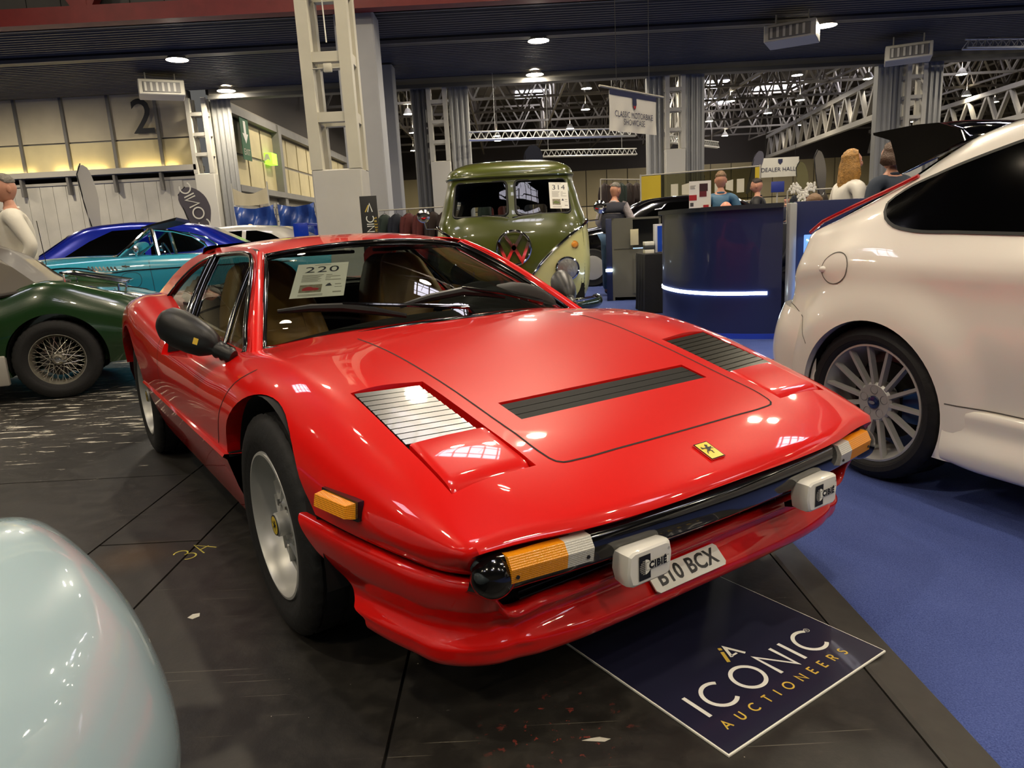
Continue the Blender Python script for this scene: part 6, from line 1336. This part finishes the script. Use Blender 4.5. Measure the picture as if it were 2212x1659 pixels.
for n in range(6):
    for e in (-1, 1): obj('lattice_bar', M().beam((2.64 if e > 0 else 2.79, 6.395, .37 + n*.09), (2.79 if e > 0 else 2.64, 6.395, .46 + n*.09), .010, .006), LED, lt, 0)
cb = thing('display_cabinet', 'grey cabinet with an open shelf behind the black draped table', 'cabinet', (1.98, 11.15, -.02), math.radians(-12)); G = mat('cabinet_grey', '6a695f', .6)
for nm, a in (('side_panel', (-.33,-.30,-.25,.25,0,1.22)), ('side_panel', (.36,.39,-.25,.25,0,1.22)), ('back_panel', (-.30,.36,.22,.25,0,1.22)), ('top_panel', (-.33,.39,-.25,.25,1.19,1.22)), ('shelf', (-.30,.36,-.24,.22,.74,.77)), ('front_panel', (-.30,.36,-.25,-.23,.05,.74))): obj(nm, M().box(*a), G, cb, 0)
obj('front_panel', M().box(-.30, -.02, -.25, -.23, .77, 1.19), G, cb, 0); obj('door', M().box(-.02, .34, -.262, -.25, .10, .62), mat('cabinet_door', '626158', .6), cb, 0)
obj('corner_post', M().rbox(-.42, -.33, -.26, .26, 0, 1.22, .01), mat('cabinet_navy', '222b50', .4), cb); obj('light_strip', M().box(-.43, -.33, -.275, -.26, .44, .48), LED, cb, 0); obj('shelf_light', M().box(-.02, .34, -.24, -.22, .765, .775), mat('shelf_glow', 'bcd4ff', .4, emit='9fc4ff', estr=2), cb, 0)
tag(obj('note_sheet', M().rbox(1.86, 1.98, 10.84, 10.845, .80, 1.03, .001), mat('cream_paper', 'd8d1ae', .7), None), 'cream paper sheet stuck on the grey cabinet', 'paper')
tb = thing('draped_table', 'small table under a black cloth beside the navy counter', 'table', (2.02, 9.4, -.02)); BC = mat('black_drape', '0e0d10', .85, bump=(12, .4))
obj('table_top', M().rbox(-.25, .55, -.25, .35, .70, .735, .01), SATIN, tb)
for sx in (-.2, .5):
    for sy in (-.2, .3): obj('leg', M().cyl((sx, sy, 0), (sx, sy, .70), .018), SATIN, tb)
dr = [[] for _ in range(3)]
loop = [(-.27,-.27)] + [(x, -.27) for x in np.linspace(-.2, .5, 16)] + [(.57,-.27)] + [(.57, y) for y in np.linspace(-.2, .3, 12)] + [(.57,.37)] + [(x, .37) for x in np.linspace(.5, -.2, 16)] + [(-.27,.37)] + [(-.27, y) for y in np.linspace(.3, -.2, 12)]
R3 = []
for i, (x, y) in enumerate(loop):
    w = .014*math.sin(i*1.7); cx, cy = x - .15, y - .05; u = 1 + w*2.5
    R3.append([(.15 + cx*.9, .05 + cy*.9, .742), (x, y, .742), (.15 + cx*1.015, .05 + cy*1.015, .70), (.15 + cx*(1.03 + w), .05 + cy*(1.03 + w), .4), (.15 + cx*(1.06 + w*2), .05 + cy*(1.06 + w*2), .01)])
c_ = M(); c_.grid(np.array(R3), cu=True); c_.f.append(tuple(i*5 for i in range(len(loop)))); cl_ = tag(obj('tablecloth', c_, BC, None, 60, loc=(2.02, 9.4, -.02)), 'black cloth draped over the small side table', 'tablecloth')
bx_ = thing('display_box', 'bright blue upright box with white edge on the black table', 'box', (2.06, 9.45, .727)); obj('box_body', M().rbox(-.13, .16, -.05, .08, 0, .36, .005), mat('box_white', 'd8dce6', .4), bx_); obj('blue_face', M().box(-.10, .155, -.056, -.05, .012, .335), mat('box_blue', '1f4bc0', .35), bx_, 0)
V, F = ribbon(arc(.04, .03, .07, 0, 360, 24, .02), .004); obj('oval_mark', M().flat(V, F, (0, -.058, 0), (1, 0, 0), (0, 0, 1)), PAPER, bx_, 0)
for n in range(3): tag(obj('brochure_stack', M().rbox(1.79, 1.91, 9.36, 9.50, .724 + n*.05, .772 + n*.05, .004), [PAPER, mat('print_dark', '3a3f46', .6), PAPER][n], None), ['bottom white bundle of brochures on the black table', 'dark middle bundle of brochures on the black table', 'top white bundle of brochures on the black table'][n], 'brochures', 'brochures on the black table')
ps = thing('display_poster', 'white poster with red and dark pictures standing on the counter', 'poster', (1.86, 6.98, 1.218), math.radians(-8)); obj('sheet', M().box(-.10, .10, 0, .006, 0, .245), PAPER, ps, 0)
for a, m in (((-.10,-.03,.07,.12), 'b02028'), ((-.005,.07,.15,.22), '3a1a20'), ((-.005,.06,.10,.15), '6a2028'), ((.03,.08,.0,.025), 'b02028'), ((-.09,-.06,.015,.05), '4a4a4a')): obj('print', M().box(a[0], a[1], -.002, 0, a[2], a[3]), mat('print_' + m, m, .6), ps, 0)
obj('print', M().box(-.09, -.04, -.002, 0, .20, .205).box(-.09, -.05, -.002, 0, .188, .193).box(-.09, -.045, -.002, 0, .176, .181), GREYP, ps, 0)
# hanging banner
def banner(name, label, p0, p1, h, lines, m, pole=None, strings=None):
    p0, p1 = np.array(p0, float), np.array(p1, float); u = p1 - p0; w = np.linalg.norm(u); u /= w; t = thing(name, label, 'banner', tuple(p0)); nrm = np.array([u[1], -u[0], 0])
    A = [[p0*0 + u*w*i/24 + np.array([0, 0, -h*j/12]) + nrm*(.012*math.sin(i*.9 + j*.4)*j/12) for j in range(13)] for i in range(25)]
    obj('cloth', shell(M().grid(np.array(A)), .004), m, t, 60)
    for s, x, z, sz, mm in lines:
        V, F = text(s, sz); obj('lettering', M().flat(V, F, u*w*x + np.array([0, 0, -h*z]) + nrm*.022, u, (0, 0, 1)), mm, t, 0)
    return t, u, nrm, w
NV = mat('print_navy', '23284a', .6); 
b1, u, nr, w = banner('hanging_banner', 'white hanging banner reading classic motorbike showcase', (2.20, 15.0, 3.70), (3.43, 16.5, 3.74), .76, [('CLASSIC MOTORBIKE', .5, .56, .165, NV), ('SHOWCASE', .5, .75, .165, NV)], mat('banner_white', 'd9d6cc', .8))
obj('pole', M().cyl(u*-.35 + np.array([0, 0, .05]), u*(w + .35) + np.array([0, 0, .05]), .022), STEEL, b1); obj('top_band', M().flat([(0, -.075), (w, -.075), (w, .02), (0, .02)], [(0,1,2,3)], nr*.012, u, (0, 0, 1)), NV, b1, 0)
V, F = cdt([(x*.72, y*.8 - .02) for x, y in ((-.11,.0),(.11,.0),(.12,-.16),(.07,-.25),(0,-.30),(-.07,-.25),(-.12,-.16))]); obj('crest', M().flat([(x + w*.5, y - .05) for x, y in V], F, nr*.026, u, (0, 0, 1)), NV, b1, 0); V, F = cdt([(x*.72, y*.8 - .02) for x, y in ((-.075,-.2),(.075,-.2),(.045,-.25),(0,-.275),(-.045,-.25))]); obj('crest', M().flat([(x + w*.5, y - .05) for x, y in V], F, nr*.03, u, (0, 0, 1)), mat('print_red', 'a8282c', .6), b1, 0)
for x in (.15, .85): obj('hanging_wire', M().cyl(u*w*x + np.array([0, 0, .05]), u*w*x + np.array([0, 0, 2.75]), .006, n=5), SATIN, b1)
b2, u, nr, w = banner('hanging_banner', 'distant white banner reading dealer hall', (13.95, 40, 4.2), (15.95, 40, 4.2), 1.0, [('DEALER HALL', .45, .62, .30, NV)], mat('banner_white', 'd9d6cc', .8)); V, F = cdt([(-.12,0),(.12,0),(.12,-.16),(0,-.28),(-.12,-.16)]); obj('crest', M().flat([(x + w*.5, y - .08) for x, y in V], F, nr*.026, u, (0, 0, 1)), NV, b2, 0)
for x in (.1, .9): obj('hanging_wire', M().cyl(u*w*x, u*w*x + np.array([0, 0, 7.0]), .01, n=5), SATIN, b2)
b3, u, nr, w = banner('mesh_banner', 'long see-through yellow and white mesh banner behind the counter', (3.55, 19, 2.28), (6.45, 18.6, 2.34), .80, [], glass('mesh_cloth', 'b9b7a0', .25, .6))
for k in range(7): obj('pale_print', M().flat([(.75 + k*.27, -.58 + .05*(k % 3)), (.93 + k*.27, -.58 + .04*(k % 2)), (.93 + k*.27, -.25), (.75 + k*.27, -.25 - .04*(k % 2))], [(0,1,2,3)], nr*.02, u, (0, 0, 1)), mat('print_pale', 'cfcab4', .7), b3, 0) if k != 3 else None
for x0, x1 in ((0, .5), (w - .12, w)): obj('yellow_end', M().flat([(x0, -.80), (x1, -.80), (x1, 0), (x0, 0)], [(0,1,2,3)], nr*.02, u, (0, 0, 1)), mat('banner_yellow', 'c9b02a', .7), b3, 0)
for x in (0, w): obj('pole', M().cyl(u*x + np.array([0, 0, -2.3]), u*x + np.array([0, 0, .05]), .025), STEEL, b3)
obj('rail', M().cyl(np.array([0, 0, .02]), u*w + np.array([0, 0, .02]), .018), STEEL, b3); obj('rail', M().cyl(np.array([0, 0, -.8]), u*w + np.array([0, 0, -.8]), .018), STEEL, b3)
# feather flags
def feather(label, r, d, ztop, w, m, face, word=None, wm=None, lean=.35, group=None, h=2.2):
    t = thing('feather_flag', label, 'flag', (r, d, -.02), face, group); z0 = ztop - h
    L = [(-.03, z0), (-.06, z0 + h*.55), (-.02 - w*.1, z0 + h*.85), (w*.25, z0 + h*.98), (w*.6, z0 + h*.97), (w*.95, z0 + h*.85), (w, z0 + h*.72), (w*.7, z0 + h*.45), (w*.15, z0 + h*.05)]
    L = [(x - lean*(z - z0)/h, z) for x, z in crv(L, 40, True)]
    V, F = cdt(L, step=.15); obj('cloth', shell(M().add([(x, .02*math.sin(z*5), z) for x, z in V], F), .004), m, t, 60)
    obj('pole', M().tube([(.0, 0, 0), (-.02, 0, z0 + .1), (-.07 - lean*.55, 0, z0 + h*.55), (-.05 - lean*.9, 0, z0 + h*.88), (w*.3 - lean, 0, z0 + h*.99)], .014, 6), SATIN, t); obj('base', M().lathe([(0, .06), (.10, .05), (.2, .01), (.2, 0)], 20, ax='z'), SATIN, t)
    if word:
        V, F, wd = strokes(word, .24, .030, .06); a = math.radians(68); ca, sa = math.cos(a), math.sin(a)
        P = [((x - wd/2)*ca - (y - .12)*sa, (x - wd/2)*sa + (y - .12)*ca) for x, y in V]
        obj('lettering', M().add([(-(x) + w*.40 - lean*.68, -.03, z0 + h*.68 + y) for x, y in P], F), wm, t, 0)
    return t
feather('grey feather flag with mirrored white lettering behind the blue saloon', -6.75, 16.6, 2.46, .54, mat('flag_grey', '5c5860', .8), 0, 'ICONIC', PAPER, .42, h=1.5)
feather('narrow white feather flag seen edge-on against the left wall', -9.95, 18.2, 3.25, .30, mat('flag_white', 'c9c5b8', .8), .9, None, None, .25, h=2.3)
feather('grey feather flag with a round badge left of the dealer banner', 8.95, 27, 3.50, .30, mat('flag_pale', '77747a', .8), 0, None, None, -.30, 'flags of the far stands', h=1.5); feather('grey and yellow feather flag right of the dealer banner', 10.55, 26, 3.00, .34, mat('flag_ochre', '6e6840', .8), 0, None, None, .25, 'flags of the far stands', h=2.0); feather('tall dark feather flag with yellow edge above the orchids', 9.75, 22.5, 3.05, .26, mat('flag_dark', '4a4640', .8), 0, None, None, .30, 'flags of the far stands', h=1.9)
feather('small black and white feather flag peeking over the van roof', .75, 21, 3.45, .45, mat('flag_navy', '1e2230', .8), 0, None, None, .0, 'flags of the far stands', h=1.6)
# slim black stand with upright lettering
bs = thing('banner_stand', 'slim black upright banner with white and gold vertical lettering', 'banner', (-1.98, 11.0, -.02)); obj('panel', M().rbox(-.125, .125, -.015, .015, .02, 1.73, .004), INK, bs); obj('base', M().rbox(-.2, .2, -.15, .15, 0, .03, .01), SATIN, bs)
GOLD = mat('gold_print', 'd8b84c', .4)
V, F, wd = strokes('ICONIC', .105, .014, .030); obj('lettering', M().add([(-(y) + .06, -.02, .93 + x) for x, y in V], F), PAPER, bs, 0)
V, F, wd = strokes('AUCTIONEERS', .034, .007, .026); obj('lettering', M().add([(-(y) + .105, -.02, .93 + x) for x, y in V], F), GOLD, bs, 0)
for P, m in (([(-.035,1.50),(.02,1.60)], GOLD), ([(.0,1.50),(.035,1.62),(.07,1.50)], PAPER)): V, F = ribbon(P, .016); obj('emblem', M().add([(x - .02, -.02, z) for x, z in V], F), m, bs, 0)
# blue tarpaulins on a frame
for n_, (r0, r1) in enumerate(((-8.65, -7.35), (-7.25, -6.05))):
    t = thing('tarpaulin', ['blue tarpaulin screen next to the slim column', 'blue tarpaulin screen next to the large white plinth'][n_], 'tarpaulin', (r0, 24.0, -.02), 0, 'blue tarpaulin screens')
    random.seed(11 + n_); A = [[((r1 - r0)*i/30, .07*math.sin(i*.55 + j*.5) + .05*math.sin(i*.2 - j*.9) + random.uniform(-.015, .015), 2.35 - .10*math.sin(PI*i/30) - j*2.3/20) for j in range(21)] for i in range(31)]
    obj('sheet', shell(M().grid(np.array(A)), .004), mat('tarp_blue', '24407f', .32, bump=(5, .8)), t, 50)
    for x in (0, r1 - r0): obj('pole', M().cyl((x, .1, 0), (x, .1, 2.4), .025), STEEL, t)
tag(obj('cloth_banner', M().grid(np.array([[(-8.85 + 1.15*i/16, 24.6 + .03*math.sin(i), 2.95 - .16*math.sin(PI*i/16)*(1 - j/6) - j*.09 - .05*math.sin(PI*i/16)) for j in range(7)] for i in range(17)])), mat('cloth_cream', 'b5aa8c', .8), None, 60), 'cream cloth hung between poles above the blue tarpaulin', 'cloth')
[tag(obj('cloth_pole', M().cyl((r, 24.6, -.02), (r, 24.6, 3.1), .02), STEEL, None), lb, 'pole') for r, lb in ((-8.858, 'thin pole at the left end of the cream cloth'), (-7.692, 'thin pole at the right end of the cream cloth'))]
tag(obj('warning_sign', M().rbox(-9.66, -9.62, 29.6, 29.95, 2.35, 2.9, .01), mat('sign_pinkish', 'b9aa9c', .6), None), 'small pale notice on the far side wall post', 'sign')
# clothes rails
CN = ['black', 'dark brown', 'dark red', 'dark green', 'navy', 'khaki brown']
def coat(r, d, z, rz, m, label, parent=None, h=.75):
    t = thing('coat', label, 'coat', (r, d, z), rz, 'coats on the clothes rails')
    S = []
    for zz, w, th in ((0, .06, .04), (-.04, .16, .06), (-.10, .23, .08), (-.25, .24, .09), (-.5, .26, .10), (-h, .28, .11)):
        S.append([(w*math.cos(a)*(1 if abs(math.cos(a)) < .8 else 1.0), th*math.sin(a) + .008*math.sin(5*a), zz) for a in np.linspace(0, 2*PI, 21)[:-1]])
    obj('cloth', M().grid(np.array(S), cv=True), m, t, 60); obj('hanger', M().tube([(-.15, 0, -.03), (0, 0, .03), (.15, 0, -.03)], .006, 6).tube([(0, 0, .03), (.0, 0, .09)], .004, 6), SATIN, t)
    for s in (-1, 1): obj('sleeve', M().tube([(s*.21, 0, -.09), (s*.27, .02, -.3), (s*.28, .03, -.6)], [.06, .055, .045], 10), m, t)
    return t
CM = [mat('coat_' + c, c, .85) for c in ('1a1a1c', '2a1d18', '54221f', '23302a', '171c28', '3a342c')]
def rail(label, p0, p1, z, n, words, seed, h=.75):
    random.seed(seed); t = thing('clothes_rail', label, 'clothes rail', (0, 0, -.02)); p0, p1 = np.array(p0), np.array(p1)
    obj('bar', M().cyl((p0[0], p0[1], z + .02), (p1[0], p1[1], z + .02), .015), STEEL, t)
    for p in (p0, p1): obj('upright', M().cyl((p[0], p[1], 0), (p[0], p[1], z + .02), .015), STEEL, t); obj('foot', M().beam((p[0], p[1] - .25, .02), (p[0], p[1] + .25, .02), .03, .03), STEEL, t, 0)
    ang = math.atan2(p1[1] - p0[1], p1[0] - p0[0])
    for k in range(n):
        p = p0 + (p1 - p0)*(k + .5)/n; ci = random.randrange(6); coat(p[0], p[1], z - .10, ang + PI/2*.75, CM[ci], CN[ci] + ' ' + words + ', ' + ORD[k] + ' from the left', None, h)
rail('low clothes rail of dark jackets beyond the counter', (6.0, 15.6), (8.6, 15.2), 1.62, 9, 'jacket on the rail beyond the navy counter', 5, .62)
rail('tall clothes rail of brown coats right of the van', (2.55, 19.2), (4.0, 20.4), 2.28, 6, 'long coat on the rail right of the van', 8, 1.0)
rail('clothes rail of dark and red jackets left of the van', (-2.9, 17.3), (-.9, 17.0), 1.72, 7, 'jacket on the rail left of the green van', 9, .8)
rail('clothes rail glimpsed through the van windows', (-.6, 18.5), (1.8, 18.3), 2.0, 7, 'coat on the rail seen through the van windows', 12, .9)
fe = thing('fire_extinguisher', 'red fire extinguisher standing left of the green van', 'fire extinguisher', (-2.0, 14.6, -.02)); obj('cylinder', M().lathe([(0, .55), (.05, .54), (.085, .46), (.085, .01), (0, 0)], 20, ax='z'), mat('fire_red', '9c1416', .3, coat=.5), fe); obj('valve', M().cyl((0, 0, .54), (0, 0, .62), .02).box(-.02, .12, -.015, .015, .6, .64), INK, fe, 0)
# orchids on the counter beyond
orc = thing('orchid_plant', 'white orchids in a pot behind the counter next to the blonde woman', 'plant', (3.36, 8.3, 1.02)); orc.scale = (.62, .62, .85); obj('pot', M().lathe([(0, 0), (.07, 0), (.09, .16), (.08, .16), (.07, .14), (0, .14)], 20, ax='z'), WHP, orc)
random.seed(21); GL = mat('leaf_green', '2c5a24', .4)
for k in range(4):
    a = k*1.6; obj('leaf', M().grid(np.array([[(math.cos(a)*(.03 + .24*t) - math.sin(a)*w*.035*math.sin(PI*t), math.sin(a)*(.03 + .24*t) + math.cos(a)*w*.035*math.sin(PI*t), .15 + .12*math.sin(PI*t*.8)) for w in (-1, 0, 1)] for t in np.linspace(0, 1, 8)])), GL, orc, 60)
for e in (-1, 1):
    st = [(e*.01, 0, .15), (e*.04, 0, .34), (e*.11, .02, .46), (e*.20, .02, .44)]; obj('stem', M().tube(crv(st, 12), .005, 6), GL, orc)
    for q in crv(st, 14)[5:]:
        fl_ = M()
        for p in range(5):
            a = 2*PI*p/5 + random.random(); c = np.array(q) + [random.uniform(-.03, .03), -.03, random.uniform(-.03, .03)]; fl_.ell(c + [.024*math.cos(a), 0, .024*math.sin(a)], (.022, .007, .022), 8, 6)
        obj('flower', fl_, mat('petal_white', 'e9e8e0', .6), orc, 60)
hc_ = tag(obj('counter_shelf', M().rbox(2.9, 4.2, 8.1, 8.6, -.02, 1.02, .01), mat('counter_dark', '2a2d35', .4), None), 'dark low counter behind the blonde woman holding the orchids', 'counter')
yf = thing('flower_bunch', 'pale yellow flowers left of the roof spoiler', 'flowers', (4.05, 8.6, -.02)); obj('stand', M().cyl((0, 0, 0), (0, 0, 1.2), .05), SATIN, yf)
for k in range(9): obj('flower', M().ell((random.uniform(-.12, .12), random.uniform(-.1, .1), 1.36 + random.uniform(-.05, .07)), (.06, .05, .045), 10, 8), mat('petal_yellow', 'd8d08c', .6), yf)
sg = thing('blue_sign', 'small blue sale sign on a stick above the jackets', 'sign', (5.27, 14.2, -.02)); obj('board', M().rbox(-.125, .125, -.01, .01, 1.58, 1.78, .005), mat('sign_blue', '2a3a8c', .5), sg); obj('stick', M().cyl((0, .02, 0), (0, .02, 1.6), .015), STEEL, sg)
V, F = text('3', 1.3); tag(obj('wall_numeral', M().flat(V, F, (19.4, 71.85, 5.0), (1, 0, 0), (0, 0, 1)), mat('numeral_black', '15161a', .6), None, 0), 'distant black figure 3 on the far wall', 'sign')
# ---- floor sign in front of the red car
sb = thing('floor_sign', 'dark blue auctioneers board lying on the stage in front of the red car', 'sign', (-.0067, 2.3784, 0), math.radians(-56.08)); SX = 1.127; SY = -.256
BB = mat('board_navy', '1f2036', .38, coat=.25, vary=(3, .05))
obj('board_core', M().rbox(.580, 1.127, -.256, .349, .0003, .0058, .0008, 1), PAPER, sb); obj('printed_face', M().box(.5835, 1.1235, -.2525, .3455, .0058, .0063), BB, sb, 0)
def onb(V, F, m, nm): obj(nm, M().add([(SX - y, SY + x, .0069) for x, y in V], F), m, sb, 0)
V, F, wd = strokes('ICONIC', .083, .0105, .0352); onb([(x + .066, y + .1035) for x, y in V], F, PAPER, 'lettering')
V, F, wd = strokes('AUCTIONEERS', .0245, .0042, .0298); onb([(x + .062, y + .0525) for x, y in V], F, GOLD, 'lettering')
onb(*ribbon([(.262,.213),(.283,.252)], .0095), GOLD, 'emblem'); onb(*ribbon([(.2865,.2585),(.291,.268)], .0095), GOLD, 'emblem'); onb(*ribbon([(.285,.222),(.304,.262),(.326,.213)], .0085), PAPER, 'emblem'); onb(*ribbon([(.288,.226),(.309,.226)], .006), PAPER, 'emblem')
onb(*ribbon(arc(.535,.178,.0075,0,360,20), .0014), PAPER, 'emblem'); V, F = text('R', .011); onb([(x + .535, y + .178) for x, y in V], F, PAPER, 'emblem')
# chalk mark
V, F = [], []
for P in (arc(-.002,.075,.024,150,-80,12) + arc(.0,.028,.026,85,-150,12), [(.045,0),(.066,.10),(.098,.005)], [(.050,.040),(.092,.045)]):
    a, b = ribbon(P, .0055); o = len(V); V += a; F += [tuple(i + o for i in f) for f in b]
ca, sa = math.cos(.95), math.sin(.95)
tag(obj('chalk_mark', M().add([(-1.185 + x*ca - y*sa, 2.43 + x*sa + y*ca, .0006) for x, y in V], F), mat('chalk_yellow', 'c9c05a', .9), None, 0), 'yellow chalk marking 3A on the black stage floor', 'marking')
for P, lb in ((((-1.02,2.0),(-1.0,1.99),(-.985,2.005),(-.992,2.025),(-1.012,2.02)), 'white paint spot on the stage left of the red nose'), (((.11,1.375),(.16,1.368),(.175,1.376),(.15,1.384),(.13,1.381)), 'long white paint chip on the stage below the board corner')):
    V, F = cdt(P); tag(obj('paint_spot', M().add([(x, y, .0006) for x, y in V], F), mat('spot_white', 'c9c6b8', .8), None, 0), lb, 'paint mark')
# ---- lot cards
def card(name, label, o, u, v, num, w, h, pic):
    o, u, v = np.array(o, float), np.array(u, float), np.array(v, float); u /= np.linalg.norm(u); v = v - u*(v@u); v /= np.linalg.norm(v); n = np.cross(u, v)
    t = thing(name, label, 'sheet', (0, 0, 0)); q = [(-w/2,-h/2),(w/2,-h/2),(w/2,h/2),(-w/2,h/2)]
    obj('paper', M().hexa([o + a*u + b*v for a, b in q], [o + a*u + b*v + n*.0008 for a, b in q]), PAPER, t, 0)
    V, F = text(num, h*.26, .0, sp=1.1); obj('lot_number', M().flat([(x*1.15, y) for x, y in V], F, o + v*h*.30 + n*.0016, u, v), mat('print_slate', '30333e', .6), t, 0)
    l = M()
    def bar(x0, x1, y, th=.006): l.flat([(x0*w, y*h - th/2*h/.3), (x1*w, y*h - th/2*h/.3), (x1*w, y*h + th/2*h/.3), (x0*w, y*h + th/2*h/.3)], [(0,1,2,3)], o + n*.0014, u, v)
    bar(-.16,.16,.445,.004); bar(-.36,.05,.14,.005)
    for k in range(7): bar(-.36, .02 - .03*(k % 3), .105 - k*.026, .003)
    for k, e in enumerate((.22, .38, .2, .40)): bar(.10, e, .13 - k*.05, .005)
    for k in range(2): bar(-.36, .1, -.42 - k*.03, .004)
    bar(.28, .44, -.38, .009); bar(.30,.42,-.16,.006); bar(.30,.44,-.24,.004)
    obj('small_print', l, mat('print_light', '9a978c', .7), t, 0)
    P = M().flat([(-.36*w,-.36*h),(.06*w,-.36*h),(.06*w,-.14*h),(-.36*w,-.14*h)], [(0,1,2,3)], o + n*.0014, u, v); obj('picture', P, mat('picture_ground', '8c8572', .7, vary=(60, .4)), t, 0)
    V, F = cdt([(-.30,-.31),(-.02,-.31),(.02,-.27),(-.03,-.24),(-.10,-.235),(-.15,-.20),(-.22,-.205),(-.30,-.25)]); obj('picture_car', M().flat([(x*w, y*h) for x, y in V], F, o + n*.0018, u, v), mat('picture_' + pic, pic, .6), t, 0)
    V, F = cdt([(.12,-.20),(.16,-.14),(.20,-.12),(.25,-.20)]); obj('picture_logo', M().flat([(x*w, y*h) for x, y in V], F, o + n*.0016, u, v), mat('print_slate', '30333e', .6), t, 0)
    return t
MW = CAR.matrix_basis if False else Matrix.Translation((-.0067, 2.3784, 0)) @ Matrix.Rotation(math.radians(-56.08), 4, 'Z')
def cw(p): return np.array(MW @ Vector([float(c) for c in p]))
c4 = [cw(WS(*q, -.016)) for q in ((-.84,.86),(-.46,.79),(-.46,.40),(-.79,.40))]
cc = sum(c4)/4; card('lot_card', 'white lot sheet 220 behind the red car windscreen', cc, c4[1] - c4[0], (c4[0] + c4[1]) - (c4[2] + c4[3]), '220', .200, .285, 'b0323a')
VM = Matrix.Translation((.10, 8.12, -.02)) @ Matrix.Rotation(-PI/2, 4, 'Z')
h, n, _, _ = VT_.ray_cast(Vector((3, .53, 1.47)), Vector((-1, 0, 0))); ho = h + n*.02
up_ = (VM.to_3x3() @ Vector((-.40, 0, .92))).normalized(); card('lot_card', 'white lot sheet 314 inside the van windscreen', VM @ ho, (1, .12, -.05), up_, '314', .215, .315, '6a7a3a')
